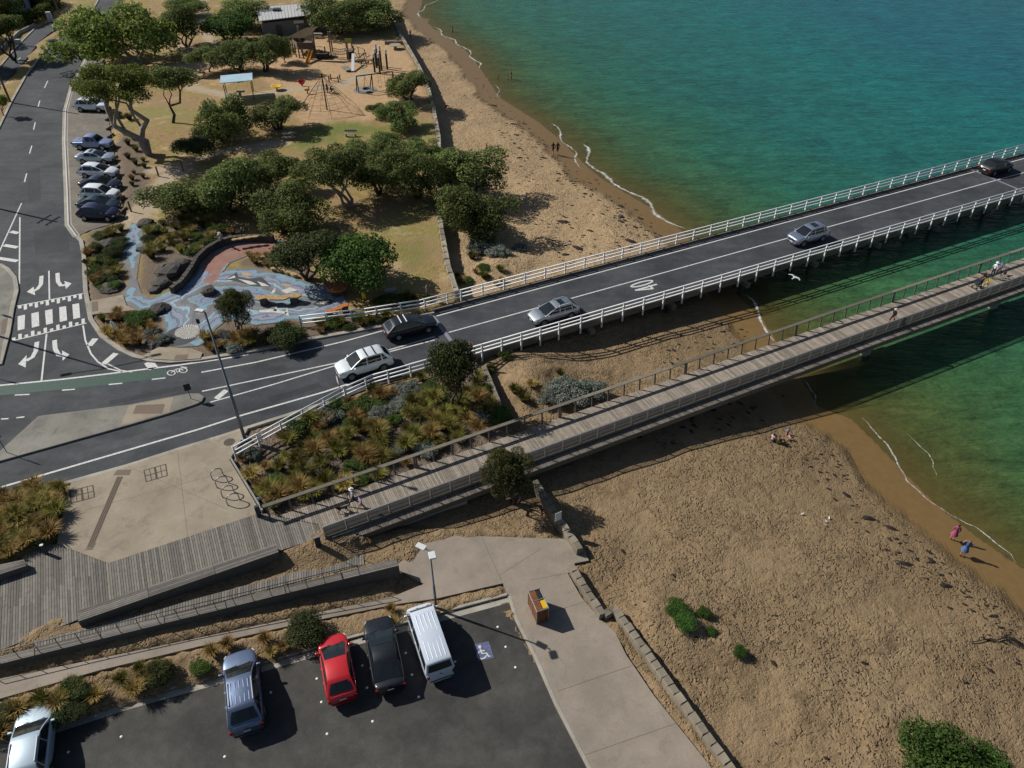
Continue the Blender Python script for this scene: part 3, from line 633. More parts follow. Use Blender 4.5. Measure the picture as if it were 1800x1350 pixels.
mc = poly([(403, 777)], PZ)[0]; MB().lathe([(0, .012), (.40, .012), (.42, 0)], (mc.x, mc.y, PZ), 20).build('manhole_cover', M('iron_cover', '#4b443b', .8, .2), plaza)

def timber(name, c1, c2, scale=3.0):
    """weathered timber: every plank its own tone"""
    m, nt, b, out = newmat(name); p = pos(nt)
    t = attr(nt, 'tone'); c = mix(nt, t, rgb(c1), rgb(c2))
    g = ramp(nt, noise(nt, scale, 5, .7, p), [(.3, (.8,)*3), (.7, (1.18,)*3)]); c = mix(nt, 1.0, c, g, 'MULTIPLY')
    nt.links.new(c, b.inputs['Base Color']); b.inputs['Roughness'].default_value = .85; b.inputs['Specular IOR Level'].default_value = .25
    bump(nt, noise(nt, 30, 3, .7, p), .2, .006, b); return m
DECKW = timber('weathered_deck', '#5e5a54', '#7f7a71'); DECKB = timber('bridge_deck_timber', '#736b61', '#978d80'); BENCHW = timber('bench_timber', '#595550', '#7a756e'); RAILW = timber('rail_timber', '#5b564d', '#767064')
def tone(o, per=8):
    me = o.data; n = len(me.vertices); k = (n+per-1)//per; r = RNG.random(k)
    set_attr(me, 'tone', np.repeat(r, per)[:n]); return o
def cut_line(pg, u):
    """n-intervals in which the line at bridge coordinate u lies inside a polygon"""
    q = [to_un(p) for p in pg]; xs = []
    for (u0, n0), (u1, n1) in zip(q, q[1:]+q[:1]):
        if (u0 > u) != (u1 > u): xs.append(n0+(n1-n0)*(u-u0)/(u1-u0))
    xs.sort(); return list(zip(xs[::2], xs[1::2]))
def planks(pg, z, pitch=.15, gap=.022, thick=.04):
    b = MB(); us = [to_un(p)[0] for p in pg]; u = min(us)
    while u < max(us):
        for n0, n1 in cut_line(pg, u+pitch/2):
            cut = [n0]
            while n1-cut[-1] > 4.5: cut.append(cut[-1]+random.uniform(2.4, 4.2))
            cut.append(n1)
            for a, c in zip(cut[:-1], cut[1:]):
                if c-a < .06: continue
                dz = random.uniform(-.004, .004)
                b.beam(un(u+pitch/2, a+.004, z-thick/2+dz), un(u+pitch/2, c-.004, z-thick/2+dz), pitch-gap, thick)
        u += pitch
    return b
dk = MB().prism(DECK, PZ-1.0, PZ-.06).build('boardwalk', M('deck_bearer_dark', '#2b2824', .9)); tag(dk, kind='structure')
tag(tone(planks(DECK, PZ).build('planks', DECKW, dk)), kind='stuff')

cpath = MB().prism([p for p, (x, y) in zip(CONC, CONC_PX) if x >= 690], KZ-.4, KZ).build('path', CONCL); tag(cpath, kind='structure')
for q in ([(847, 945), (882, 1022)], [(884, 1025), (893, 1052)], [(940, 1085), (1085, 1040)], [(980, 1215), (1140, 1160)], [(1020, 1330), (1215, 1262)], [(930, 1020), (1010, 1005)], [(950, 965), (880, 1010)]):
    MB().strip(poly(q, KZ), .03, KZ+.004).build('expansion_joint', MATS['joint'], cpath)
# the climbing part of the lower path, laid as a folded strip
fa = [(692, 1048), (520, 1085), (345, 1122), (172, 1158), (0, 1193), (-60, 1206)]; na = [(695, 1062), (522, 1097), (350, 1136), (175, 1178), (0, 1228), (-60, 1242)]
b = MB(); A_ = [at(x, y, kz(x)) for x, y in fa]; B__ = [at(x, y, kz(x)) for x, y in na]; n = len(fa)
b.add(A_+B__+[p-Vector((0, 0, .4)) for p in A_+B__], [(i, n+i, n+i+1, i+1) for i in range(n-1)]+[(i+1, 2*n+i+1, 2*n+i, i) for i in range(n-1)]+[(n+i, 3*n+i, 3*n+i+1, n+i+1) for i in range(n-1)])
b.build('path_ramp', CONCL, cpath)
cpk = MB().sheet(CARPARK).build('car_park', ASPHC); tag(cpk, kind='structure')
kq = poly(KERB_PX, CZ); k1 = MB().wall(kq, .2, CZ-.2, CZ+.16, .16).build('kerb', CONCK); tag(bevel(k1, .03, 2), kind='structure')
MB().strip(kq, .42, CZ+.010, -.20).build('gutter', CONCK, k1)
k2 = MB().wall(poly([(893, 1050), (905, 1090), (940, 1160), (975, 1240), (1032, 1350), (1240, 1750)], CZ), .2, CZ-.2, KZ+.012, .1).build('kerb', CONCK); tag(bevel(k2, .02, 2), kind='structure')
dg = MB(); c = poly([(881, 1062), (893, 1059), (898, 1079), (887, 1081)], CZ+.02)
for i in range(7): dg.strip([c[0].lerp(c[3], i/6), c[1].lerp(c[2], i/6)], .05, CZ+.014)
for i in range(5): dg.strip([c[0].lerp(c[1], i/4), c[3].lerp(c[2], i/4)], .04, CZ+.018)
dg.build('drain_grate', GROOVE, cpk)
for x, y in ((637, 1170), (645, 1209), (713, 1148), (724, 1186), (736, 1225), (875, 1102), (889, 1137), (906, 1173), (557, 1193), (565, 1234), (476, 1217), (213, 1295), (168, 1258), (120, 1322), (395, 1330), (800, 1163), (575, 1290), (655, 1268)):
    p = at(x, y, CZ); MB().lathe([(0, .02), (.05, .018), (.075, .0)], (p.x, p.y, CZ+.004), 10).build('bay_stud', M('stud_white', '#d8d8d4', .6, .05), cpk)
# accessible bay symbol
mark('bay_panel', quad=[(832, 1133), (859, 1127), (868, 1156), (841, 1162)], z=CZ, parent=cpk, mat=BLUEP, lift=.006)
ws = MB(); hp = poly([(843, 1137)], CZ)[0]
ws.lathe([(0, 0), (.10, 0)], (hp.x, hp.y, CZ+.011), 12)
ws.strip(poly([(844, 1140), (847, 1149), (855, 1148), (859, 1154), (862, 1153)], CZ), .09, CZ+.012)
ws.strip(poly([(845.5, 1144.5), (852, 1143.5)], CZ), .07, CZ+.0125)
ws.strip(poly([(843.5, 1145), (839.5, 1149), (840.5, 1155), (846, 1158.5), (852, 1156.5), (855, 1152.5)], CZ), .08, CZ+.013)
ws.build('wheelchair_symbol', WHITEP, cpk)
# ================================================================== BRIDGES
WHITEM = M('white_painted_rail', '#dcdddd', .5, .06, 3, 0, 20, col2='#e8e9e8'); STEEL = M('galvanised_steel', '#8f8f8c', .45, .12, 4, 0, 20, metal=.6)
BCONC = concrete('bridge_concrete', '#5f5b53', '#79746a'); PILEW = M('dark_pile_timber', '#3a332b', .9, .3, 3, .4)
NB, FB = 47.42, 56.3                                   # near and far rail lines of the road bridge
UB0 = to_un(at(764, 551, RZ))[0]; UB1 = 118.0
rb = empty('road_bridge', un(UB0, 52, RZ), 0, 'long road bridge with dark asphalt deck crossing the beach and water', 'bridge')
deck = MB().prism([un(UB0-8, NB+.25, 0), un(UB1, NB+.25, 0), un(UB1, FB-.2, 0), un(UB0, FB-.2, 0)], RZ-.55, RZ-.012).build('deck_slab', BCONC, rb)
MB().sheet([un(UB0, NB+.75, RZ+.006), un(UB1, NB+.75, RZ+.006), un(UB1, FB-.5, RZ+.006), un(UB0, FB-.5, RZ+.006)]).build('road_surface', ASPH, deck)
for n0 in (NB+.42, FB-.36): bevel(MB().beam(un(UB0-6 if n0 < 50 else UB0, n0, RZ+.08), un(UB1, n0, RZ+.08), .3, .2).build('kerb_beam', BCONC, deck), .02)
for nm, n0, w in (('edge_line', 54.95, .16), ('centre_line', 51.98, .14), ('edge_line', 49.0, .16)):
    MB().strip([un(UB0, n0, 0), un(UB1, n0, 0)], w, RZ+.012).build(nm, WHITEP, deck)
EXPJ = M('expansion_joint_pale', '#7d7a86', .6, .15, 6)
for u0 in (to_un(at(786, 590, RZ))[0], to_un(at(1750, 316, RZ))[0]):
    MB().strip([un(u0, NB+.8, 0), un(u0, FB-.6, 0)], .34, RZ+.016).build('deck_joint', EXPJ, deck)
# speed figure 40, read by drivers coming off the bridge
c0 = to_un(at(1133, 503, RZ)); F40 = MB()
def glyph(pts, o, w=.22): F40.strip([un(c0[0]-b_*2.6, c0[1]+o+a*1.0, 0) for a, b_ in pts], w, RZ+.018+.001*len(F40.f) % .004)
glyph([(.30*math.cos(a), .48*math.sin(a)) for a in np.linspace(0, 2*math.pi, 25)], .48, .2)
glyph([(.18, -.5), (.18, .5)], -.45); glyph([(.18, .46), (-.34, -.18)], -.45); glyph([(-.36, -.18), (.36, -.18)], -.45)
F40.build('speed_marking', WHITEP, deck)
# piers
for i in range(9):
    u0 = 22.5+i*9.2
    cross = bevel(MB().beam(un(u0, NB-.35, RZ-.80), un(u0, FB+.3, RZ-.80), .5, .5).build('crosshead', BCONC, rb), .03)
    for n0 in (NB+.6, NB+3.3, NB+6, FB-.6):
        p = un(u0, n0, 0); MB().tube([(p.x, p.y, -5), (p.x, p.y, RZ-1.03)], .2, 10).build('pile', PILEW, rb, smooth=True)
for n0 in (NB+.9, 49.9, 51.9, 53.9, FB-.9): MB().beam(un(21, n0, RZ-.72), un(UB1, n0, RZ-.72), .35, .36).build('girder', BCONC, rb)
ab = MB().prism([un(UB0-9, NB+.3, 0), un(UB0+2.5, NB+.3, 0), un(UB0+2.5, FB-.3, 0), un(UB0-9, FB-.3, 0)], -1, RZ-.56).build('abutment', BCONC, rb)

def rail_fence(name, pts, posts, label, below=.0, rails=(1.24, .84, .46), base=RZ):
    """white three-rail fence: every post and every rail a part; posts are copies of one mesh"""
    r = empty(name, (pts[0][0], pts[0][1], base), 0, label, 'railing')
    pm = MB().box((0, 0, (1.28-below)/2), (.12, .12, 1.28+below)).add([(-.06, -.06, 1.28), (.06, -.06, 1.28), (.06, .06, 1.28), (-.06, .06, 1.28), (0, 0, 1.33)], [(0, 1, 4), (1, 2, 4), (2, 3, 4), (3, 0, 4)]).mesh('post', WHITEM)
    for p, a in posts:
        o = link('post', pm, r); o.location = (p.x-pts[0][0], p.y-pts[0][1], 0); o.rotation_euler = (0, 0, a)
    for k, h in enumerate(rails):
        for a, b in zip(pts[:-1], pts[1:]):
            d = (Vector(b)-Vector(a)); nn = Vector((-d.y, d.x, 0)).normalized()*.0
            MB().tube([Vector((a[0], a[1], base+h)), Vector((b[0], b[1], base+h))], .068, 10).build('rail', WHITEM, r, smooth=True)
    return r
A26 = math.atan2(U[1], U[0])
def along(pts, pitch):
    out = []; acc = 0.0
    for a, b in zip(pts[:-1], pts[1:]):
        d = b-a; L = d.length; t = acc
        while t < L: out.append((a+d*(t/L), math.atan2(d.y, d.x))); t += pitch
        acc = t-L
    return out
nearpts = poly([(409, 786), (600, 683), (655, 659)], RZ+1.24)
nearpts = [Vector((p.x, p.y, 0)) for p in nearpts] + [un(18.6, NB, 0)]
MID = un(74, NB, 0)
rail_fence('approach_railing', nearpts, along(nearpts, 1.95), 'white three rail fence bending from the plaza corner to the bridge beside the garden bed', .25)
up_ = [un(18.6+1.92*i, NB, 0) for i in range(5)] + [un(18.6+1.92*5+2.3*i, NB, 0) for i in range(40)]
rail_fence('bridge_railing', [un(18.6, NB, 0), un(UB1, NB, 0)], [(p, A26) for p in up_], 'white three rail railing along the near edge of the road bridge', .75)
farpts = [Vector((*at(526, 556, RZ+1.24)[:2], 0)), Vector((*at(640, 543, RZ+1.24)[:2], 0)), Vector((*at(737, 528, RZ+1.24)[:2], 0)), un(UB0+3, FB, 0)]
rail_fence('approach_railing', farpts, along(farpts, 2.3), 'white three rail fence leading from the mural garden onto the bridge', .3)
rail_fence('bridge_railing', [un(UB0+3.1, FB, 0), un(UB1, FB, 0)], [(un(UB0+3.1+2.3*i, FB, 0), A26) for i in range(41)], 'white three rail railing along the far sea edge of the road bridge', .3)

# ------------------------------------------------------------------ footbridge
FN, FF, FL = 33.62, 36.95, 32.85                        # near rail, far deck edge, outer ledge
UF0 = to_un(at(466, 905, PZ))[0]; UFN = to_un(at(569, 931, PZ+1.1))[0]; UF1 = 100.0
def zf(u): return PZ+.02 + .55*min(1.0, max(0.0, (u-4)/48.0))
fb = empty('footbridge', un(UF0, 35, PZ), 0, 'timber pedestrian bridge with slatted railing parallel to the road bridge', 'bridge')
pl = MB(); u = UF0
while u < UF1:
    pitch = .145 if u < 40 else .29
    z = zf(u); n0 = FN-.02 if u > UFN-.2 else None
    if n0 is None:
        n0 = max([a for a, b in cut_line(DECK, u)] + [FN+1.2]) if False else FN+.9+.0*u
        q = cut_line(DECK, u+.07); n0 = q[-1][1]+.01 if q else FN+.5
    pl.beam(un(u+pitch/2, n0, z-.025+random.uniform(-.003, .003)), un(u+pitch/2, FF, z-.025), pitch-.02, .05)
    if u > UFN+.6: pl.beam(un(u+pitch/2, FL, z-.10), un(u+pitch/2, FN-.1, z-.10), pitch-.02, .05)
    u += pitch
tag(tone(pl.build('planks', DECKB, fb)), kind='stuff')
def sweep(nm, n0, dz, w, h, ua, ub, mat, parent=fb):
    b = MB(); k = max(1, int((ub-ua)/8))
    for i in range(k):
        a = ua+(ub-ua)*i/k; c = ua+(ub-ua)*(i+1)/k; b.beam(un(a, n0, zf(a)+dz), un(c, n0, zf(c)+dz), w, h)
    return tone(b.build(nm, mat, parent))
sweep('fascia_beam', FL+.06, -.34, .1, .42, UFN+.6, UF1, RAILW); sweep('fascia_beam', FF-.02, -.30, .1, .5, UF0+1, UF1, RAILW); sweep('girder', FL+1.2, -.55, .5, .6, UFN+9, UF1, PILEW); sweep('girder', FF-1.0, -.55, .5, .6, UFN+9, UF1, PILEW)
sweep('kerb_board', FN-.06, .12, .08, .26, UFN, UF1, RAILW)
FABUT = MB().prism([un(UFN+2.0, FL+.35, 0), un(UFN+10, FL+.35, 0), un(UFN+10, FF-.1, 0), un(UFN+2.0, FF-.1, 0)], -1.6, PZ-.08).build('abutment', CONCK, fb)
# far handrail: flat posts leaning out a little under a broad timber cap
pmesh = tone(MB().beam((0, 0, -.3), (0, .16, 1.1), .13, .045, up=(0, 1, 0)).build('far_post', RAILW)); pobj = pmesh; pmesh = pmesh.data
bpy.data.objects.remove(pobj)
u = UF0+.25; i = 0
while u < UF1:
    p = un(u, FF+.03, zf(u)); o = link('post', pmesh, fb); o.location = p-fb.location; o.rotation_euler = (0, 0, A26)
    if i % 8 == 7:
        p = un(u+.16, FF+.03, zf(u)); o = link('post', pmesh, fb); o.location = p-fb.location; o.rotation_euler = (0, 0, A26)
    u += 1.5; i += 1
sweep('handrail', FF+.21, 1.12, .30, .06, UF0, UF1, RAILW)
# near railing: posts, louvred slats that let the low sun through, thin metal rail
npm = MB().box((0, 0, .56), (.05, .09, 1.16)).mesh('rail_post', STEEL)
sl = MB()
for k in range(9): sl.box((.75, .035, .24+k*.1), (1.42, .125, .018), 0, Matrix.Rotation(R(40), 4, 'X'))
slm = tone(sl.build('slat_panel', BENCHW)); slm_data = slm.data; bpy.data.objects.remove(slm)
u = UFN
while u < UF1:
    p = un(u, FN, zf(u)); o = link('rail_post', npm, fb); o.location = p-fb.location; o.rotation_euler = (0, 0, A26)
    o = link('slat_panel', slm_data, fb); o.location = p-fb.location; o.rotation_euler = (0, -math.atan2(zf(u+1.5)-zf(u), 1.5), A26); tag(o, kind='stuff')
    u += 1.5
sweep('top_rail', FN, 1.16, .11, .05, UFN, UF1, STEEL)
# piers
for x, y in ((1548, 615), (1779, 532)):
    q = to_un(at(x, y, 0.3)); u0 = q[0]+.6; z1 = zf(u0)-.85
    for n0 in (35.0,):
        p = un(u0, n0, 0); b = MB(); m4 = Matrix.Translation((p.x, p.y, 0)) @ Matrix.Rotation(A26, 4, 'Z')
        rings = [(-5, .42, .55), (WZ+.4, .45, .6), (z1-.7, .55, .9), (z1-.1, .7, 1.75), (z1, .7, 1.8)]; V = []
        for z, a, c in rings: V += [m4 @ Vector((x_*a, y_*c, z)) for x_, y_ in ((-1, -.8), (-.8, -1), (.8, -1), (1, -.8), (1, .8), (.8, 1), (-.8, 1), (-1, .8))]
        b.add(V, [(i*8+k, i*8+(k+1) % 8, (i+1)*8+(k+1) % 8, (i+1)*8+k) for i in range(4) for k in range(8)] + [tuple(range(32, 40))]).build('pier', CONCK, fb)
for u0 in (21, 33):
    for n0 in (33.6, 36.4):
        p = un(u0, n0, 0); MB().tube([(p.x, p.y, -2), (p.x, p.y, zf(u0)-.8)], .22, 10).build('pile', PILEW, fb, smooth=True)
# ================================================================== VEHICLES
def car_paint(name, col, metal=.5):
    if name in MATS: return MATS[name]
    m, nt, b, out = newmat(name); tc = node(nt, 'ShaderNodeTexCoord').outputs['Object']
    c = rgb(col); d = noise(nt, 5, 4, .7, tc)
    nt.links.new(mix(nt, ramp(nt, d, [(.4, (0, 0, 0)), (.75, (.35,)*3)]), c, tuple(x*.78+.02 for x in c)), b.inputs['Base Color'])
    b.inputs['Metallic'].default_value = metal; b.inputs['Roughness'].default_value = .44; b.inputs['Coat Weight'].default_value = .7; b.inputs['Coat Roughness'].default_value = .09
    MATS[name] = m; return m
m_, nt_, b_, _o = newmat('car_glass'); b_.inputs['Base Color'].default_value = (.012, .016, .018, 1); b_.inputs['Roughness'].default_value = .06; b_.inputs['Specular IOR Level'].default_value = .6; GLASS = m_
TYRE = M('tyre_rubber', (.014, .014, .015), .85, .1); RIM = M('alloy_rim', '#a9abad', .35, .08, 4, metal=.8); TRIM = M('black_trim', (.018, .018, .02), .6, .1); CHROME = M('light_lens', '#c6ccd2', .2, .05, 4, metal=.3)
TAIL = M('tail_lamp', '#7c0d10', .25, .1); PLATE = M('number_plate', '#c9c9c0', .6, .05); AMBER = M('dash_grey', '#2c3336', .7, .1)
CT = {  # length, width, height, hood z at nose / at screen, belt z, screen foot x, roof front x, roof rear x, rear foot x, tail z, tail x, wheel radius, axles
 'sedan': dict(L=4.75, W=1.83, H=1.46, zn=.70, zh=.96, zb=.96, A=1.32, B=.02, C=-1.0, D=-1.98, zt=1.02, r=.33, ax=(1.42, -1.38), win=(.16, -.62, -1.12)),
 'hatch': dict(L=4.15, W=1.76, H=1.48, zn=.74, zh=.98, zb=.97, A=1.30, B=.08, C=-1.30, D=-1.95, zt=.92, r=.32, ax=(1.3, -1.25), win=(.2, -.55, -1.25)),
 'wagon': dict(L=4.85, W=1.84, H=1.52, zn=.72, zh=.99, zb=.98, A=1.35, B=.08, C=-1.62, D=-2.32, zt=.92, r=.34, ax=(1.45, -1.38), win=(.16, -.66, -1.55)),
 'suv': dict(L=4.8, W=1.92, H=1.78, zn=.95, zh=1.13, zb=1.13, A=1.38, B=.32, C=-1.60, D=-2.26, zt=1.06, r=.38, ax=(1.42, -1.38), win=(.3, -.5, -1.4)),
 'van': dict(L=5.0, W=1.82, H=1.98, zn=.92, zh=1.12, zb=1.18, A=2.12, B=1.45, C=-2.3, D=-2.46, zt=1.05, r=.34, ax=(1.6, -1.45), win=(1.3, .6, -.9)),
 'ute': dict(L=5.25, W=1.88, H=1.80, zn=.95, zh=1.12, zb=1.14, A=1.18, B=.55, C=-.72, D=-.98, zt=1.12, r=.39, ax=(1.6, -1.5), win=(.45, -.2, -.62)),
}
def loft(secs):
    """closed sections -> quads"""
    k = len(secs[0]); V = [p for s in secs for p in s]; F = [(i*k+j, i*k+j+1, (i+1)*k+j+1, (i+1)*k+j) for i in range(len(secs)-1) for j in range(k-1)]
    return V, F
CAR_CACHE = {}
def car_meshes(kind):
    if kind in CAR_CACHE: return CAR_CACHE[kind]
    t = CT[kind]; L, W, H, r = t['L'], t['W'], t['H'], t['r']; hw = W/2; x0, x1 = -L/2, L/2
    xs = sorted(set([x0, x0+.06, x0+.22, x0+.5, t['D'], t['D']+.25, t['C'], -.4, 0, .4, t['B'], t['A'], t['A']+.2, x1-.7, x1-.35, x1-.14, x1-.04, x1] + [a+r*1.16*c for a in t['ax'] for c in (-1.0, -.98, -.8, -.45, 0, .45, .8, .98, 1.0)]))
    xs = [x for i, x in enumerate(xs) if i == 0 or x-xs[i-1] > .012]
    def ztop(x):
        if x > t['A']: f = (x-t['A'])/(x1-t['A']); return t['zh']+(t['zn']-t['zh'])*f**1.8
        if x < t['D']: f = (t['D']-x)/(t['D']-x0+1e-6); return t['zt']-.05*f
        return t['zb']
    def wid(x):
        f = max(0, (abs(x)-(L/2-.95))/.95); return hw*(1-(.27 if x > 0 and kind != 'van' else .15)*f**2.6-(.10 if abs(x) > L/2-.03 else 0))
    def arch(x):
        z = .30 if kind not in ('suv', 'ute') else .36
        for a in t['ax']:
            d = abs(x-a); rr = r*1.16
            if d < rr: z = max(z, r+math.sqrt(max(0, rr*rr-d*d))*.97)
        return z
    secs = []
    for x in xs:
        w = wid(x); zt_ = ztop(x); end = 0 if min(x-x0, x1-x) > .03 else .10
        zs = min(arch(x), zt_-.14); zt2 = zt_-end*.6
        zsh = zt2-.10; mid = max(zs+.02, min(.62, zsh-.04))
        half = [(0, .26), (w*.80, .26 if zs < .45 else zs-.03), (w*.965, zs), (w*1.0, mid), (w*.985, zsh), (w*.93, zt2-.03), (w*.80, zt2), (w*.4, zt2+.025), (0, zt2+.03)]
        secs.append([Vector((x, y, z)) for y, z in half[::-1]] + [Vector((x, -y, z)) for y, z in half[1:]])
    V, F = loft(secs); n = len(secs[0]); body = MB().add(V, F)
    body.add(secs[0], [tuple(range(n))]); body.add(secs[-1], [tuple(range(n-1, -1, -1))])
    # cabin
    zb = t['zb']-.02; wb = hw*.91; wt = hw*.70; zr = H
    if kind == 'van': wt = hw*.82; wb = hw*.965
    prof = [(t['A'], zb), (t['A']+(t['B']-t['A'])*.55, zb+(zr-.05-zb)*.60), (t['B'], zr-.07), (t['B']-.30, zr-.012), ((t['B']+t['C'])/2, zr+.02), (t['C']+.2, zr-.005), (t['C'], zr-.06), (t['D'], zb)]
    cab = MB(); sc = []
    for i, (x, z) in enumerate(prof):
        f = (z-zb)/(zr-zb); w = wb+(wt-wb)*f; sc.append([(x, w, z), (x, w*.75, z+.03*f), (x, 0, z+.045*f), (x, -w*.75, z+.03*f), (x, -w, z)])
    Vc, Fc = loft([[Vector(p) for p in s] for s in sc]); cab.add(Vc, [f[::-1] for f in Fc])
    for sgn in (1, -1):
        pts = [Vector((x, sgn*(wb+(wt-wb)*(z-zb)/(zr-zb)), z)) for x, z in prof]
        cab.add(pts, [tuple(range(len(pts)))[::(1 if sgn > 0 else -1)]])
    def sp(x, f, sgn, o=.010):    # point on the cabin side
        z = zb+(zr-zb)*f; return Vector((x, sgn*(wb+(wt-wb)*f+o), z))
    def xfront(f): return t['A']+(t['B']-t['A'])*f
    def xrear(f): return t['D']+(t['C']-t['D'])*f
    parts = {}
    g = MB()
    def scr(xa, f0, f1, inset, sg):
        q = []
        for f, k in ((f0, 1), (f1, 1)):
            z = zb+(zr-.07-zb)*f+(.05*(zr-zb)*math.sin(math.pi*f) if sg > 0 else 0); w = (wb+(wt-wb)*f)*inset
            for y in (-w, -w*.5, 0, w*.5, w): q.append(Vector((xa(f)+sg*.014+ (.02*sg if abs(y) < w*.6 else 0), y, z+.012+(.03*f if abs(y) < w*.9 else 0))))
        return q
    fr = prof[:3]; q = []
    def on_front(f):
        z = zb+(fr[2][1]-zb)*f
        (xa_, za), (xb_, zb_) = (fr[0], fr[1]) if z < fr[1][1] else (fr[1], fr[2]); k = (z-za)/(zb_-za); return xa_+(xb_-xa_)*k, z
    for f in (.07, .3, .58, .64, .95):
        x, z = on_front(f); w = (wb+(wt-wb)*(z-zb)/(zr-zb))*.90; fz = (z-zb)/(zr-zb)
        for y in (-w, -w*.5, 0, w*.5, w): q.append(Vector((x+.018, y, z+.014+(.03*fz if abs(y) < w*.9 else .012*fz)+(.012 if abs(y) < w*.1 else 0))))
    parts['windscreen'] = MB().add(q, [(r_*5+i, r_*5+i+1, r_*5+i+6, r_*5+i+5) for r_ in range(4) for i in range(4)])
    q = scr(xrear, .22 if kind in ('hatch', 'suv', 'van', 'wagon') else .08, .92, .86, -1); parts['rear_window'] = MB().add(q, [(i+1, i, i+5, i+6) for i in range(4)])
    wn_ = t['win']; sides = []
    for sgn in (1, -1):
        edges = [('f', wn_[0]-0)] ; segs = []
        xs_ = [None, wn_[0]-.0, wn_[1], wn_[2], None]
        f0, f1 = .10, .86
        # front window leans with the screen, the last with the tail
        cuts = [(xfront(f0)-.14, xfront(f1)-.10), (wn_[1]+.45 if kind != 'van' else wn_[1], wn_[1]+.40 if kind != 'van' else wn_[1])]
        a0, a1 = cuts[0]; b0, b1 = cuts[1]
        segs.append(((a0, a1), (b0+.04, b1+.04))); segs.append(((b0-.04, b1-.04), (wn_[2]+.08, wn_[2]+.10)))
        if kind in ('wagon', 'suv', 'van', 'hatch'): segs.append(((wn_[2]-.02, wn_[2]+.0), (xrear(f0)+.30, xrear(f1)+.22)))
        for (p0, p1), (q0, q1) in segs:
            if p0-q0 < .12: continue
            quad = [sp(p0, f0, sgn), sp(q0, f0, sgn), sp(q1, f1, sgn), sp(p1, f1, sgn)]
            sides.append(MB().add(quad, [(0, 1, 2, 3) if sgn < 0 else (3, 2, 1, 0)]))
    sides = [s_.mesh('side_window', GLASS) for s_ in sides]
    # wheels
    Mx = Matrix.Rotation(R(90), 4, 'X')
    wheels = []
    ty = MB().lathe([(r*.62, -.10), (r*.9, -.115), (r, -.07), (r, .07), (r*.9, .115), (r*.62, .10)], n=20, M=Mx).mesh('tyre', TYRE, True)
    rm = MB().lathe([(0, .07), (r*.18, .085), (r*.25, .06), (r*.60, .085), (r*.66, .10)], n=20, M=Mx).lathe([(r*.66, -.10), (r*.6, -.08), (0, -.07)], n=20, M=Mx)
    for k in range(5):
        a = k*2*math.pi/5; rm.beam((r*.15*math.cos(a), -.088, r*.15*math.sin(a)), (r*.62*math.cos(a), -.092, r*.62*math.sin(a)), .05, .02, up=(0, 1, 0)); rm.beam((r*.15*math.cos(a), .088, r*.15*math.sin(a)), (r*.62*math.cos(a), .092, r*.62*math.sin(a)), .05, .02, up=(0, 1, 0))
    rm = rm.mesh('rim', RIM, False)
    well = MB()
    for a in t['ax']: well.box((a, 0, r*1.05), (r*2.25, W*.80, r*1.9))
    well = well.box((0, 0, .34), (L*.86, W*.86, .12)).mesh('underbody', TRIM)
    c = dict(body=body, cab=cab, parts={k: v.mesh(k, GLASS) for k, v in parts.items()}, sides=sides, ty=ty, rm=rm, well=well, prof=prof, wt=wt, zr=zr, ztop=ztop)
    CAR_CACHE[kind] = c; return c

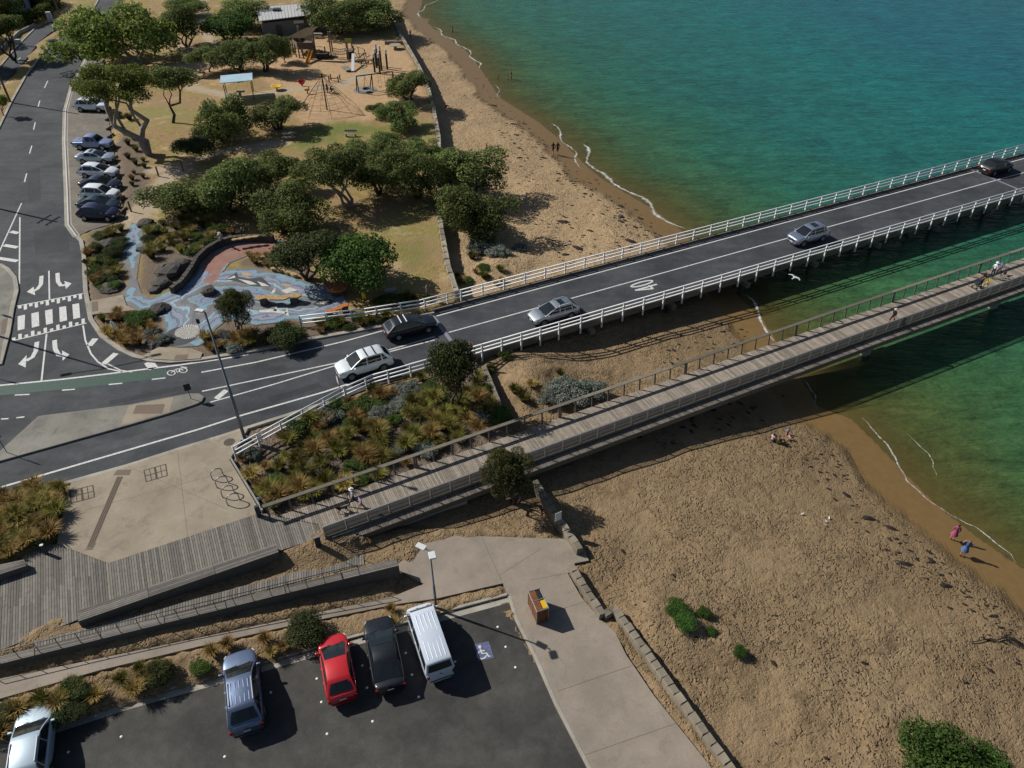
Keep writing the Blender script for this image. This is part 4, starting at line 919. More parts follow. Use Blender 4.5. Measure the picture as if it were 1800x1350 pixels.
def car(name, kind, col, label, rear, front, z, cat='car', group=None, metal=.5, roof=None, rails=None, sunroof=False, ribs=False, scale=1.0, mid=None, heading=None):
    """front/rear: pixels of the two bumpers at ground level (heading), or mid + heading"""
    if mid is None:
        a, b = at(*rear, z), at(*front, z); c = (a+b)/2; h = math.atan2(b.y-a.y, b.x-a.x)
    else: c = at(*mid, z); h = heading
    t = CT[kind]; k = car_meshes(kind); root = empty(name, (c.x, c.y, z), h, label, cat, group); root.scale = (scale,)*3
    pm = car_paint('car_paint_'+col.strip('#'), col, metal); L = t['L']; x0, x1 = -L/2, L/2; hw = t['W']/2; r = t['r']
    bo = k['body'].build('body', pm, root, smooth=True, local=True)
    for p in bo.data.polygons: p.use_smooth = True
    bo.modifiers.new('sub', 'SUBSURF').levels = 1; bo.modifiers['sub'].render_levels = 1
    cb = k['cab'].build('cabin', pm if roof is None else [pm], root, local=True); bevel(cb, .09, 4)
    for p in cb.data.polygons: p.use_smooth = True
    for nm, me in k['parts'].items(): link(nm, me, root)
    for me in k['sides']: link('side_window', me, root)
    link('underbody', k['well'], root)
    for ax in t['ax']:
        for s_ in (1, -1):
            w = link('tyre', k['ty'], root); w.name = 'wheel'; w.location = (ax, s_*(hw-.115), r); link('rim', k['rm'], w)
    for s_ in (1, -1):
        MB().box((x1-.20, s_*(hw*.69), t['zn']-.10), (.20, .34, .12), -s_*.55).build('headlight', CHROME, root, local=True)
        MB().box((x0+.055, s_*(hw*.79), t['zt']-.20), (.10, .22, .26 if kind != 'sedan' else .15), s_*.18).build('tail_light', TAIL, root, local=True)
        mb = MB().box((t['A']-.32, s_*(hw+.07), t['zb']+.03), (.12, .20, .15)).build('wing_mirror', pm, root, local=True); bevel(mb, .03, 2)
        MB().box((0, s_*(hw*.99), .42), (L*.34, .02, .06)).build('sill_trim', TRIM, root, local=True)
        for xx in (.05, -.85): MB().box((xx if kind != 'van' else xx+.8, s_*(hw*.995), t['zb']-.16), (.17, .03, .03)).build('door_handle', pm, root, local=True)
    MB().box((x1-.012, 0, t['zn']-.22), (.06, hw*1.0, .16)).build('grille', TRIM, root, local=True)
    MB().box((x1-.03, 0, .38), (.10, hw*1.3, .12)).build('bumper_intake', TRIM, root, local=True)
    MB().box((x1+.018, 0, .52), (.012, .37, .11)).build('number_plate', PLATE, root, local=True)
    MB().box((x0-.006, 0, .74 if kind != 'sedan' else .70), (.012, .37, .11)).build('number_plate', PLATE, root, local=True)
    MB().box((x0+.02, 0, .44), (.08, hw*1.5, .10)).build('bumper_trim', TRIM, root, local=True)
    zr = k['zr']; wt = k['wt']; xa, xb = t['B']-.3, t['C']+.25
    if sunroof:
        MB().box(((xa+xb)/2+.15, 0, zr+.055), ((xa-xb)*.5, wt*1.25, .02)).build('sunroof', GLASS, root, local=True)
    if rails in ('bars', 'both', 'white'):
        for x in (xa-.2, xb+.45): bevel(MB().beam((x, -wt*.98, zr+.12), (x, wt*.98, zr+.12), .09, .05).build('roof_bar', M('white_bar', '#d5d8da', .4, .05) if rails == 'white' else TRIM, root, local=True), .015)
    if rails in ('rails', 'both'):
        for s_ in (1, -1): MB().beam((xa, s_*wt*.93, zr+.05), (xb, s_*wt*.93, zr+.05), .05, .06).build('roof_rail', CHROME, root, local=True)
    if ribs:
        for i in range(5): bevel(MB().beam((xa-.05, (i-2)*wt*.34, zr+.045-.004*abs(i-2)), (xb, (i-2)*wt*.34, zr+.04-.004*abs(i-2)), .06, .03).build('roof_rib', pm, root, local=True), .012)
    if kind == 'ute':
        MB().box(((t['D']+x0)/2-.02, 0, 1.115), (t['D']-x0-.22, hw*1.62, .05)).build('tray_cover', M('tonneau_grey', '#6d7a96', .6, .1), root, local=True)
        MB().tube([(t['D']-.1, -hw*.75, 1.1), (t['D']-.35, -hw*.7, 1.45), (t['D']-.35, hw*.7, 1.45), (t['D']-.1, hw*.75, 1.1)], .035, 8).build('sports_bar', CHROME, root, local=True)
    for s_ in (.35, -.35): MB().beam((t['A']+.02, s_-.25, t['zb']+.02), (t['A']-.12, s_+.25, t['zb']+.10), .02, .015).build('wiper', TRIM, root, local=True)
    return root
G1 = 'vehicles on the bridge road'; G2 = 'cars parked nose-in beside the park'; G3 = 'vehicles in the car park'
hb = A26+math.pi
car('four_wheel_drive', 'suv', '#d3dbdf', 'white four wheel drive with black roof bars heading off the bridge', None, None, RZ, 'car', G1, .2, rails='bars', mid=(642, 650), heading=hb+.02)
car('station_wagon', 'wagon', '#171d29', 'dark navy wagon with two white roof bars entering the bridge', None, None, RZ, 'car', G1, .5, rails='white', mid=(722, 583), heading=A26-.03)
car('station_wagon', 'wagon', '#a3aab2', 'silver wagon with dark sunroof before the painted 40', None, None, RZ, 'car', G1, .8, rails='rails', sunroof=True, mid=(973, 558), heading=hb)
car('sport_utility_car', 'suv', '#9aa6b8', 'silver blue car with sunroof in the middle of the bridge', None, None, RZ, 'car', G1, .8, sunroof=True, mid=(1418, 423), heading=hb, scale=.98)
car('sport_utility_car', 'suv', '#0d0e11', 'black car farthest out on the bridge driving away', None, None, RZ, 'car', G1, .3, mid=(1748, 302), heading=A26, scale=.98)
pk = -.06
for nm, kind, col, lab, xy, kw in (
    ('hatchback', 'hatch', '#4560a0', 'blue car mostly hidden under the eucalyptus beside the kerb', (158, 160), {}),
    ('sport_utility_car', 'suv', '#dde4ea', 'white car parked alone under the edge of the eucalyptus', (164, 194), dict(metal=.1)),
    ('pickup_truck', 'ute', '#8b9abd', 'silver blue pickup with covered tray, first of the parked row', (167, 260), dict(metal=.6)),
    ('sedan', 'sedan', '#b9c4d0', 'silver sedan with sunroof between the pickup and white wagon', (171, 284), dict(sunroof=True, metal=.7)),
    ('station_wagon', 'wagon', '#dde3ec', 'white wagon third in the parked row', (176, 309), dict(metal=.1, rails='rails')),
    ('sedan', 'sedan', '#27324a', 'dark blue grey sedan tucked behind the white wagon', (180, 331), dict()),
    ('sport_utility_car', 'suv', '#e0e5ea', 'white roofed car third from the end of the parked row', (179, 349), dict(metal=.1, scale=.93)),
    ('sedan', 'sedan', '#223a4b', 'dark teal sedan second from the end of the parked row', (177, 367), dict()),
    ('hatchback', 'hatch', '#141c45', 'deep blue hatchback at the near end of the parked row', (177, 383), dict(scale=1.08))):
    car(nm, kind, col, lab, None, None, RZ+.006, 'car' if kind != 'ute' else 'pickup', G2, mid=xy, heading=pk+random.uniform(-.03, .03), **kw)
car('sedan', 'sedan', '#23272e', 'dark car parked half on the grass verge in the top left street', None, None, RZ+.05, 'car', None, mid=(95, 83), heading=R(118))
# car park: noses at the kerb, tails towards the viewer
car('sport_utility_car', 'suv', '#5f6d86', 'blue grey four wheel drive with ribbed silver roof in the car park', (438, 1275), (428, 1178), CZ, 'car', G3, .7, ribs=True, rails='rails', scale=1.0)
car('hatchback', 'hatch', '#b3121c', 'bright red hatchback in the car park beside the black sedan', (604, 1228), (588, 1140), CZ, 'car', G3, .15)
car('sedan', 'sedan', '#10151b', 'black sedan with glassy roof between the red hatchback and white van', (686, 1206), (668, 1112), CZ, 'car', G3, .4)
car('delivery_van', 'van', '#bcc6d2', 'white van with ribbed roof next to the accessible bay', (772, 1184), (742, 1092), CZ, 'van', G3, .05, ribs=True, scale=.96)
car('sport_utility_car', 'suv', '#93a4b0', 'pale silver car cut off at the lower left corner of the car park', (62, 1372), (72, 1288), CZ, 'car', G3, .25, ribs=False, rails='rails')
# ================================================================== VEGETATION
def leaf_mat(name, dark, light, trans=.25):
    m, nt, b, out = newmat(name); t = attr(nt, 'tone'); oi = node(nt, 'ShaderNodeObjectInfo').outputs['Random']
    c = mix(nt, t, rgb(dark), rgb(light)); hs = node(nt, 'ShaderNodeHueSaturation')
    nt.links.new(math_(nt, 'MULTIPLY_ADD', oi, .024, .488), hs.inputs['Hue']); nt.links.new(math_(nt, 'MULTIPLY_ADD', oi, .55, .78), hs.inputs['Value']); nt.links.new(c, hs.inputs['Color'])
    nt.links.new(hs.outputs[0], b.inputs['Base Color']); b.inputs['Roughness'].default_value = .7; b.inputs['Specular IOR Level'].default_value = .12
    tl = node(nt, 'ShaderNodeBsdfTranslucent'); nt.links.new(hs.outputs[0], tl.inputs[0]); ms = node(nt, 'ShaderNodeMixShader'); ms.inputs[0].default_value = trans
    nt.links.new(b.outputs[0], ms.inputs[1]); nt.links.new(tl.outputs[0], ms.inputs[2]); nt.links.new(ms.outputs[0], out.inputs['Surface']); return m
L_MOON = leaf_mat('moonah_leaves', '#334022', '#8c9857', .38); L_EUC = leaf_mat('eucalyptus_leaves', '#435522', '#98a455', .42); L_BRIGHT = leaf_mat('bright_leaves', '#2c451e', '#5f7f3c', .4); L_DARK = leaf_mat('dark_shrub_leaves', '#2b3620', '#646e42', .35)
L_GREY = leaf_mat('saltbush_leaves', '#4b5148', '#868d82', .1); L_CAS = leaf_mat('casuarina_needles', '#3a3f22', '#74744a', .3); L_FROND = leaf_mat('coast_leaves', '#34451c', '#66763a', .3)
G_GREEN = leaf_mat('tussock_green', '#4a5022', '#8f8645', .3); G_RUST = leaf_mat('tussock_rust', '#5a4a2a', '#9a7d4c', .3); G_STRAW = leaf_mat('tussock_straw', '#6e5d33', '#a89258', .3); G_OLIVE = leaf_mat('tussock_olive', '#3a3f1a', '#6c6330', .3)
BARK = M('bark_brown', '#4a3f35', .95, .35, 4, .6, 12); BARKG = M('bark_pale', '#8d857a', .9, .3, 3, .4, 10); BARKD = M('bark_dark', '#2e2823', .95, .3, 4, .6, 12)

def leaf_cloud(name, lobes, n, size, mat, seed, flat=.0, narrow=.6, droop=0.0):
    """many small bent leaf-sprays spread through a crown made of uneven lobes (unit scale); each lobe is densest near its skin"""
    r = np.random.default_rng(seed); vol = np.array([l[3]**2*l[4] for l in lobes]); pick = r.choice(len(lobes), n, p=vol/vol.sum())
    L = np.array(lobes)[pick]; d = r.normal(size=(n, 3)); d /= np.linalg.norm(d, axis=1)[:, None]
    d[:, 2] = np.where(d[:, 2] < -.75, -d[:, 2]*.6, d[:, 2]); d /= np.linalg.norm(d, axis=1)[:, None]
    rad = r.random(n)**.24*(.82+.36*vnoise(d[:, 0]*3+L[:, 0]*7, d[:, 1]*3+d[:, 2]*4+L[:, 1]*5, .8, seed))
    P = L[:, :3]+d*rad[:, None]*np.stack([L[:, 3], L[:, 3], L[:, 4]], 1)
    nrm = d*.8+r.normal(size=(n, 3))*.75+np.array([0, 0, .35]); nrm /= np.linalg.norm(nrm, axis=1)[:, None]
    a = np.cross(nrm, r.normal(size=(n, 3))); a /= np.linalg.norm(a, axis=1)[:, None]; a[:, 2] -= droop; b = np.cross(nrm, a)
    s = size*(.6+.8*r.random(n))[:, None]
    V = np.stack([P-a*s, P+b*s*narrow+nrm*s*.12, P+a*s, P-b*s*narrow-nrm*s*.12], 1).reshape(-1, 3)
    F = np.arange(n*4).reshape(n, 4)
    me = bpy.data.meshes.new(name); me.vertices.add(n*4); me.vertices.foreach_set('co', V.ravel()); me.loops.add(n*4); me.loops.foreach_set('vertex_index', F.ravel().astype(np.int32))
    me.polygons.add(n); me.polygons.foreach_set('loop_start', (np.arange(n)*4).astype(np.int32)); me.polygons.foreach_set('loop_total', np.full(n, 4, np.int32)); me.update(calc_edges=True)
    # leaves differ from spray to spray; tone runs from dark inside a lobe to pale at its skin
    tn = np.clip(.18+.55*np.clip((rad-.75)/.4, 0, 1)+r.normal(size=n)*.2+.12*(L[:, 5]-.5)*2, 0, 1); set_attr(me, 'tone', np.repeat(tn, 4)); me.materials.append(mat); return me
def lobes_round(seed, k=12, flat=.62, spread=.62, rmin=.30, rmax=.48):
    r = np.random.default_rng(seed); out = []
    for i in range(k):
        a = i*2.399+r.uniform(-.4, .4); q = spread*math.sqrt((i+.4)/k); z = flat*(.75*(1-(q/.95)**2)-.25+r.uniform(-.14, .14)); s = r.uniform(rmin, rmax)
        out.append((q*math.cos(a), q*math.sin(a), z, s, s*r.uniform(.62, .85), r.random()))
    return out
def lobes_mass(seed, k=17, r0=.22, r1=.42):
    """low rounded mass with an uneven skirt: lobes scattered through a flattened ball"""
    r = np.random.default_rng(seed); out = []; ex = r.uniform(.8, 1.15, 8)
    for i in range(k):
        a = i*2.399+r.uniform(-.5, .5); q = .72*math.sqrt((i+.3)/k)*ex[int(a*8/6.2832) % 8]; z = .62*math.sqrt(max(0, 1-(q/.95)**2))*r.uniform(-.55, .75)-.08; s = r.uniform(r0, r1)
        out.append((q*math.cos(a), q*math.sin(a), z, s, s*r.uniform(.65, .95), r.random()))
    return out
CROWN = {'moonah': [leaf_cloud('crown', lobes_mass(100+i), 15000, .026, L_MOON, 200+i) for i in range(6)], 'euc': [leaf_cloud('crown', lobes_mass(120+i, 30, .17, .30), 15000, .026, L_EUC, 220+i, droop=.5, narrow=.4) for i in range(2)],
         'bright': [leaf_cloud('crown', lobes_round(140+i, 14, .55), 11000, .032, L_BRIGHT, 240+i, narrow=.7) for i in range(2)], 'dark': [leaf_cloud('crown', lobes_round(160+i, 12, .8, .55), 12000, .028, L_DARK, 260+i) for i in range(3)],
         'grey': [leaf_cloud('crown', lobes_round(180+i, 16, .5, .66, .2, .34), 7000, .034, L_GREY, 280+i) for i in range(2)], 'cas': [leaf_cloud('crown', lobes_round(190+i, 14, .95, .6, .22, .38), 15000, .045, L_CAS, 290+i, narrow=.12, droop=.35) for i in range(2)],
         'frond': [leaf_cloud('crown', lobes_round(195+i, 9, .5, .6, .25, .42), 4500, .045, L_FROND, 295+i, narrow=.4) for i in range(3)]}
def limb(b, a, c, r0, r1, k=5, wob=.12):
    a = Vector(a); c = Vector(c); L = (c-a).length; pts = [a.lerp(c, i/k)+Vector((random.uniform(-1, 1), random.uniform(-1, 1), random.uniform(-.5, .5)))*L*wob*math.sin(math.pi*i/k) for i in range(k+1)]
    b.tube(pts, [r0+(r1-r0)*i/k for i in range(k+1)], 6, False); return pts
def tree(name, base, crown, rx, ry, kind, label, cat='tree', group=None, bark=None, stems=3, r0=.22, ground=None, hz=None, var=None, lean=True):
    """base, crown centre in photo pixels; rx, ry crown half sizes in pixels"""
    B = tz(*base) if ground is None else at(*base, ground)
    h = height_to(B, crown[1]); dp = depth((B.x, B.y, B.z+h)); Cx = B.x+(crown[0]-proj((B.x, B.y, B.z+h))[0])*dp/FPX
    rw = rx*dp/FPX*1.34; rh = max(.42*rw, ry*dp/FPX*1.55); h = max(h-rh*.12, rh*.42)
    root = empty(name, (B.x, B.y, B.z-.05), 0, label, cat, group); t = MB()
    top = Vector((Cx, B.y, B.z+h))
    if stems:
        for s_ in range(stems):
            a = s_*2*math.pi/stems+random.uniform(-.5, .5); end = top+Vector((math.cos(a)*rw*.4, math.sin(a)*rw*.4, rh*.05)); st = Vector((B.x+.12*math.cos(a)*stems*.3, B.y+.12*math.sin(a)*stems*.3, B.z-.15))
            q = limb(t, st, end, r0, r0*.3, 6, .13)
            for j in range(3):
                e = top+Vector((random.uniform(-.58, .58)*rw, random.uniform(-.58, .58)*rw, random.uniform(-.1, .35)*rh)); limb(t, q[random.randint(2, 4)], e, r0*.42, r0*.12, 4, .15)
        t.build('trunk', bark or BARK, root, smooth=True)
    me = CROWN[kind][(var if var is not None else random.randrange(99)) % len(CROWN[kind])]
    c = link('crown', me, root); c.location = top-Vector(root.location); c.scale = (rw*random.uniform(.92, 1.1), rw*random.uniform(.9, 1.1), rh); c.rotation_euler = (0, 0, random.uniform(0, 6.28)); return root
TG = 'trees in the park'
TREES = [  # name, base px, crown px, rx, ry, kind, label, extra
 ('eucalyptus_tree', (246, 112), (196, 44), 88, 58, 'euc', 'tall spreading eucalyptus at the top left of the park beside the street', dict(r0=.4, bark=BARKG)),
 ('eucalyptus_tree', (262, 272), (194, 134), 58, 38, 'euc', 'leaning eucalyptus with thick pale trunk above the parked white car', dict(r0=.5, bark=BARKG, stems=2)),
 ('moonah_tree', (303, 216), (288, 132), 44, 30, 'moonah', 'single stemmed dark tree with slim curved trunk beside the leaning eucalyptus', dict(stems=1, r0=.25)),
 ('moonah_tree', (330, 82), (312, 36), 40, 28, 'moonah', 'dark spreading tree beyond the eucalyptus near the picnic table', dict()),
 ('moonah_tree', (368, 126), (357, 93), 25, 15, 'moonah', 'small umbrella shaped tree on the dry lawn by the path', dict(stems=1, r0=.15)),
 ('leafy_shrub', (402, 72), (400, 46), 39, 26, 'bright', 'bright green rounded shrub near the toilet block', dict(stems=2)),
 ('moonah_tree', (440, 48), (425, 12), 36, 24, 'moonah', 'dark tree at the top edge left of the grey shed', dict()),
 ('moonah_tree', (426, 126), (402, 92), 34, 24, 'moonah', 'dark low tree left of the playground path', dict()),
 ('moonah_tree', (466, 126), (472, 84), 34, 26, 'moonah', 'forked dark tree standing in front of the grey shed', dict(stems=3)),
 ('moonah_tree', (499, 110), (496, 88), 16, 16, 'moonah', 'slim little tree at the left of the play tower', dict(stems=1, r0=.12)),
 ('moonah_tree', (548, 52), (545, 26), 34, 22, 'moonah', 'dark tree overlapping the right end of the shed roof', dict()),
 ('moonah_tree', (598, 58), (592, 20), 46, 30, 'moonah', 'dark dense tree behind the play tower', dict()),
 ('moonah_tree', (655, 50), (650, 18), 48, 30, 'moonah', 'broad dark tree at the top edge beside the beach wall', dict()),
 ('moonah_tree', (340, 30), (325, 6), 30, 16, 'moonah', 'dark tree cut by the top edge near the sandy track', dict()),
 ('moonah_tree', (720, 178), (714, 144), 37, 26, 'moonah', 'rounded dark tree beside the sea wall below the swings', dict(stems=3)),
 ('moonah_tree', (695, 224), (702, 196), 36, 24, 'moonah', 'low tree between the lawn and the sea wall', dict()),
 ('leafy_shrub', (661, 206), (662, 192), 17, 12, 'frond', 'pale green feathery shrub at the edge of the play sand', dict(stems=0)),
 ('moonah_tree', (392, 248), (390, 205), 46, 40, 'moonah', 'large dark tree on the left of the picnic lawn', dict()),
 ('moonah_tree', (488, 228), (487, 192), 40, 26, 'moonah', 'wide dark tree left of the green lawn above the bench', dict()),
 ('moonah_tree', (345, 284), (336, 262), 34, 20, 'dark', 'shaded low shrub right of the leaning eucalyptus trunk', dict(stems=0)),
 ('moonah_tree', (330, 372), (318, 336), 56, 32, 'moonah', 'dark spreading tree closest to the row of parked cars', dict()),
 ('moonah_tree', (410, 372), (405, 322), 62, 44, 'moonah', 'biggest dark tree in the middle row of the park', dict()),
 ('moonah_tree', (470, 335), (466, 292), 44, 28, 'moonah', 'dark tree joining the middle row above the mural', dict()),
 ('moonah_tree', (500, 408), (500, 362), 54, 42, 'moonah', 'rounded olive tree just behind the curved stone wall', dict()),
 ('moonah_tree', (548, 333), (508, 294), 22, 17, 'moonah', 'small tree on a long bent leaning trunk', dict(stems=1, r0=.14)),
 ('moonah_tree', (617, 362), (578, 288), 52, 38, 'moonah', 'dark tree with bleached dead trunk in the middle of the park', dict(bark=BARKG)),
 ('moonah_tree', (650, 300), (636, 262), 36, 24, 'moonah', 'dark tree right behind the one with the bleached trunk', dict()),
 ('moonah_tree', (682, 278), (684, 250), 34, 18, 'moonah', 'flat topped dark tree at the lower edge of the lawn', dict()),
 ('moonah_tree', (665, 340), (652, 300), 40, 28, 'moonah', 'dark tree in the thick row left of the wall', dict()),
 ('moonah_tree', (733, 348), (722, 296), 48, 40, 'moonah', 'many stemmed dark tree against the park side of the sea wall', dict()),
 ('moonah_tree', (748, 300), (744, 258), 32, 24, 'moonah', 'dark tree leaning over the sea wall', dict()),
 ('coast_tree', (830, 345), (826, 286), 58, 40, 'moonah', 'dense green tree on the beach side of the sea wall', dict()),
 ('coast_tree', (832, 412), (834, 362), 56, 48, 'moonah', 'lower dense green tree on the beach beside the sea wall', dict()),
 ('coast_tree', (790, 320), (792, 296), 26, 26, 'moonah', 'narrow dark tree growing hard against the sea wall', dict()),
 ('leafy_shrub', (540, 490), (542, 448), 52, 36, 'dark', 'dark olive shrub left of the bright bushy one by the mural', dict(stems=3)),
 ('leafy_shrub', (622, 498), (622, 456), 60, 44, 'bright', 'big bright green bushy shrub at the end of the mural', dict(stems=4)),
 ('wispy_shrub', (420, 582), (420, 546), 34, 40, 'cas', 'dark wispy shrub standing on the mural beside the street lamp', dict(stems=3, r0=.1)),
 ('leafy_shrub', (502, 608), (502, 590), 30, 22, 'dark', 'rounded dark shrub on the kerb below the mural', dict(stems=2, r0=.06)),
 ('upright_shrub', (800, 716), (797, 656), 40, 66, 'dark', 'tall dark conical shrub against the near bridge railing', dict(stems=3, r0=.12)),
 ('wispy_shrub', (905, 884), (897, 836), 47, 50, 'cas', 'olive wispy casuarina overhanging the footbridge railing', dict(stems=4, r0=.12)),
 ('leafy_shrub', (1650, 1372), (1652, 1342), 58, 40, 'bright', 'green bush at the lower right corner of the beach', dict(stems=3, r0=.1)),
 ('leafy_shrub', (1745, 1372), (1738, 1354), 45, 22, 'bright', 'low green bush cut by the bottom edge at right', dict(stems=3, r0=.08)),
 ('street_tree', (4, 205), (0, 172), 11, 13, 'euc', 'small tree cut by the left edge across the street', dict(stems=1, r0=.1)),
]
for nm, b, c, rx, ry, kind, lab, kw in TREES: tree(nm, b, c, rx, ry, kind, lab, 'shrub' if 'shrub' in nm else 'tree', TG if 'moonah' in nm else None, **kw)
# the street tree outside the frame whose shade lies across the top left street
S_ = at(82, 113, RZ); hT = 6.0; B_ = S_-Vector((SHX, SHY, 0))*(hT/math.tan(SUN_EL)); bx_, by_ = proj((B_.x, B_.y, RZ)); tx_, ty_ = proj((B_.x, B_.y, RZ+hT))
tree('street_tree', (bx_, by_), (tx_, ty_), 30, 24, 'moonah', 'street tree beside the service road shading the street', 'tree', None, ground=GZ)
for bx_, by_, cx_, cy_, l in ((-45, 75, -70, 20, 'garden tree left of the house beyond the frame'), (-20, 120, -50, 66, 'street tree left of the low rendered wall'), (2, 40, -8, 4, 'dark tree over the house at the top left corner'), (62, 14, 58, -8, 'dark tree at the top edge beside the hedge')): tree('street_tree', (bx_, by_), (cx_, cy_), 34, 34, 'moonah', l, 'tree', None, ground=GZ)

# ------------------------------------------------------------------ tussocks and low shrubs
def tussock_mesh(name, mat, seed, n=340, h=1.0, spread=.55, w=.013):
    r = np.random.default_rng(seed); V = []; F = []; T = []
    for i in range(n):
        a = r.uniform(0, 6.283); q = r.random()**.6; lean = spread*(.25+.9*q); L = h*r.uniform(.6, 1.05); bx, by = .16*q*math.cos(a), .16*q*math.sin(a); a2 = a+r.normal()*.35
        dx, dy = math.cos(a2), math.sin(a2); sx, sy = -dy*w*r.uniform(.7, 1.5), dx*w*r.uniform(.7, 1.5); k = len(V)
        p1 = (bx+dx*lean*.45*L, by+dy*lean*.45*L, L*.62); p2 = (bx+dx*lean*1.05*L, by+dy*lean*1.05*L, L*(1.0-.32*q))
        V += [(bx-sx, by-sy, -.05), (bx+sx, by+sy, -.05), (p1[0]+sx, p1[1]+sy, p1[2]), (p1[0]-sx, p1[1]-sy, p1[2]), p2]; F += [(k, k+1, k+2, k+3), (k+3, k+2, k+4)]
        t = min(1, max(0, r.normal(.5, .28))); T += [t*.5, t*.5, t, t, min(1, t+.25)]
    me = bpy.data.meshes.new(name); me.from_pydata(V, [], F); set_attr(me, 'tone', T); me.materials.append(mat); return me
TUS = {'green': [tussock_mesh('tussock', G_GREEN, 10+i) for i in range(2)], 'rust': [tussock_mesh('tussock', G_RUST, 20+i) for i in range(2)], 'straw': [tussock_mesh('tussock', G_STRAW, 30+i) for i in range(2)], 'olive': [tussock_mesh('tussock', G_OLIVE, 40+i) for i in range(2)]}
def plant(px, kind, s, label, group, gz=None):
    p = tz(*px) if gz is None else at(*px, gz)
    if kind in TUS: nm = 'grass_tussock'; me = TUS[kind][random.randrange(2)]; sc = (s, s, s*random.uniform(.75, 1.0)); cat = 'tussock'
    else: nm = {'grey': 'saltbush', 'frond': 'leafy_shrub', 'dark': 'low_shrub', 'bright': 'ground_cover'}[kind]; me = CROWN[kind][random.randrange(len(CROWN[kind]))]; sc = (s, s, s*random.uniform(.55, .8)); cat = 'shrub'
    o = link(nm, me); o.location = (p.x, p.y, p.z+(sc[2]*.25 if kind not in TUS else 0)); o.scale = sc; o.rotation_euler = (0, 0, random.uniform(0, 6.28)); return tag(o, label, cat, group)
def inpoly(x, y, pg): return bool(inside(np.array([float(x)]), np.array([float(y)]), pg)[0])
def where(x, y, pg):
    xs = [p[0] for p in pg]; ys = [p[1] for p in pg]; i = min(3, int(4*(x-min(xs))/(max(xs)-min(xs)+.01)))
    near = [yy for xx, yy in pg if abs(xx-x) < .3*(max(xs)-min(xs))] or ys; m_ = (y-min(near))/(max(near)-min(near)+.01)
    return ('far left', 'left middle', 'right middle', 'far right')[i]+(', far edge' if m_ < .36 else ', near edge' if m_ > .64 else ', centre')
def fill(pg, n, kinds, label, group, smin, smax, mind=13, avoid=()):
    xs = [p[0] for p in pg]; ys = [p[1] for p in pg]; got = []; tries = 0
    while len(got) < n and tries < n*60:
        tries += 1; x = random.uniform(min(xs), max(xs)); y = random.uniform(min(ys), max(ys))
        if not inpoly(x, y, pg) or any(math.hypot(x-a, (y-b)*1.4) < mind for a, b in got) or any(inpoly(x, y, q) for q in avoid): continue
        got.append((x, y)); k = random.choices([k_ for k_, w_ in kinds], [w_ for k_, w_ in kinds])[0]
        word = {'green': 'green tussock', 'rust': 'rust brown tussock', 'straw': 'straw coloured tussock', 'olive': 'olive tussock', 'grey': 'silver grey saltbush', 'frond': 'leafy green shrub', 'dark': 'dark low shrub', 'bright': 'bright ground cover plant'}[k]
        sz = random.uniform(smin, smax); plant((x, y), k, sz*SZ, ('big ' if sz > smin+.55*(smax-smin) else 'small ')+word+' '+group+', '+where(x, y, pg), word+' '+group)
SZ = 1.3
BEDPX = [(418, 800), (470, 770), (600, 712), (700, 676), (752, 665), (845, 660), (886, 742), (648, 850), (476, 898), (450, 876)]
fill(BEDPX, 125, [('green', 5), ('rust', 5), ('frond', 3), ('olive', 3), ('grey', 1.3), ('straw', 1)], 'in the bed between road and footbridge', 'in the long bed', .65, 1.2, 12)
for x, y, s in ((845, 738, 1.15), (770, 715, .8), (735, 698, .8), (740, 770, .7), (812, 718, .9), (760, 780, .7)): plant((x, y), 'grey', s, 'round silver grey saltbush in the bed between road and footbridge', 'round saltbushes in the long bed')
fill([(158, 420), (215, 395), (222, 412), (206, 450), (216, 490), (210, 515), (168, 505), (154, 450)], 26, [('rust', 3), ('olive', 3), ('frond', 2), ('green', 2), ('dark', 1)], 'between the street kerb and the mural path', 'beside the street', .6, 1.15, 11)
fill([(172, 565), (200, 548), (240, 550), (280, 558), (288, 606), (240, 618), (200, 602)], 20, [('rust', 5), ('straw', 2), ('olive', 2), ('grey', 1)], 'on the street corner by the zebra crossing', 'on the street corner', .6, 1.1, 12)
plant((246, 564), 'bright', 1.5, 'bright green patch of ground cover on the street corner', 'ground cover')
fill([(256, 402), (335, 382), (430, 405), (385, 418), (340, 450), (300, 450), (262, 470)], 34, [('green', 3), ('straw', 4), ('olive', 3), ('frond', 2), ('dark', 1)], 'above the curved stone wall of the mural', 'above the stone wall', .6, 1.15, 11)
fill([(352, 602), (400, 585), (470, 590), (520, 575), (530, 590), (480, 608), (380, 622)], 24, [('rust', 4), ('grey', 2.2), ('olive', 2), ('straw', 1)], 'on the kerb garden below the mural', 'in the kerb garden', .55, 1.1, 12)
fill([(540, 570), (650, 556), (690, 556), (670, 568), (560, 586)], 14, [('olive', 4), ('rust', 2), ('frond', 2)], 'under the approach railing near the mural', 'under the approach railing', .5, .9, 11)
fill([(640, 535), (730, 520), (760, 528), (690, 545)], 12, [('frond', 4), ('olive', 3), ('dark', 1)], 'behind the far approach railing', 'behind the far railing', .5, .85, 11)
fill([(430, 452), (520, 446), (540, 462), (500, 470), (450, 468)], 10, [('rust', 3), ('straw', 2), ('dark', 2)], 'on the planted mound behind the mural', 'on the mural mound', .5, .9, 11)
fill([(-5, 868), (60, 862), (112, 856), (102, 935), (85, 950), (0, 988), (-10, 985)], 40, [('rust', 4), ('green', 3), ('straw', 3), ('olive', 2), ('dark', 1)], 'in the garden left of the plaza', 'left of the plaza', .65, 1.15, 13)
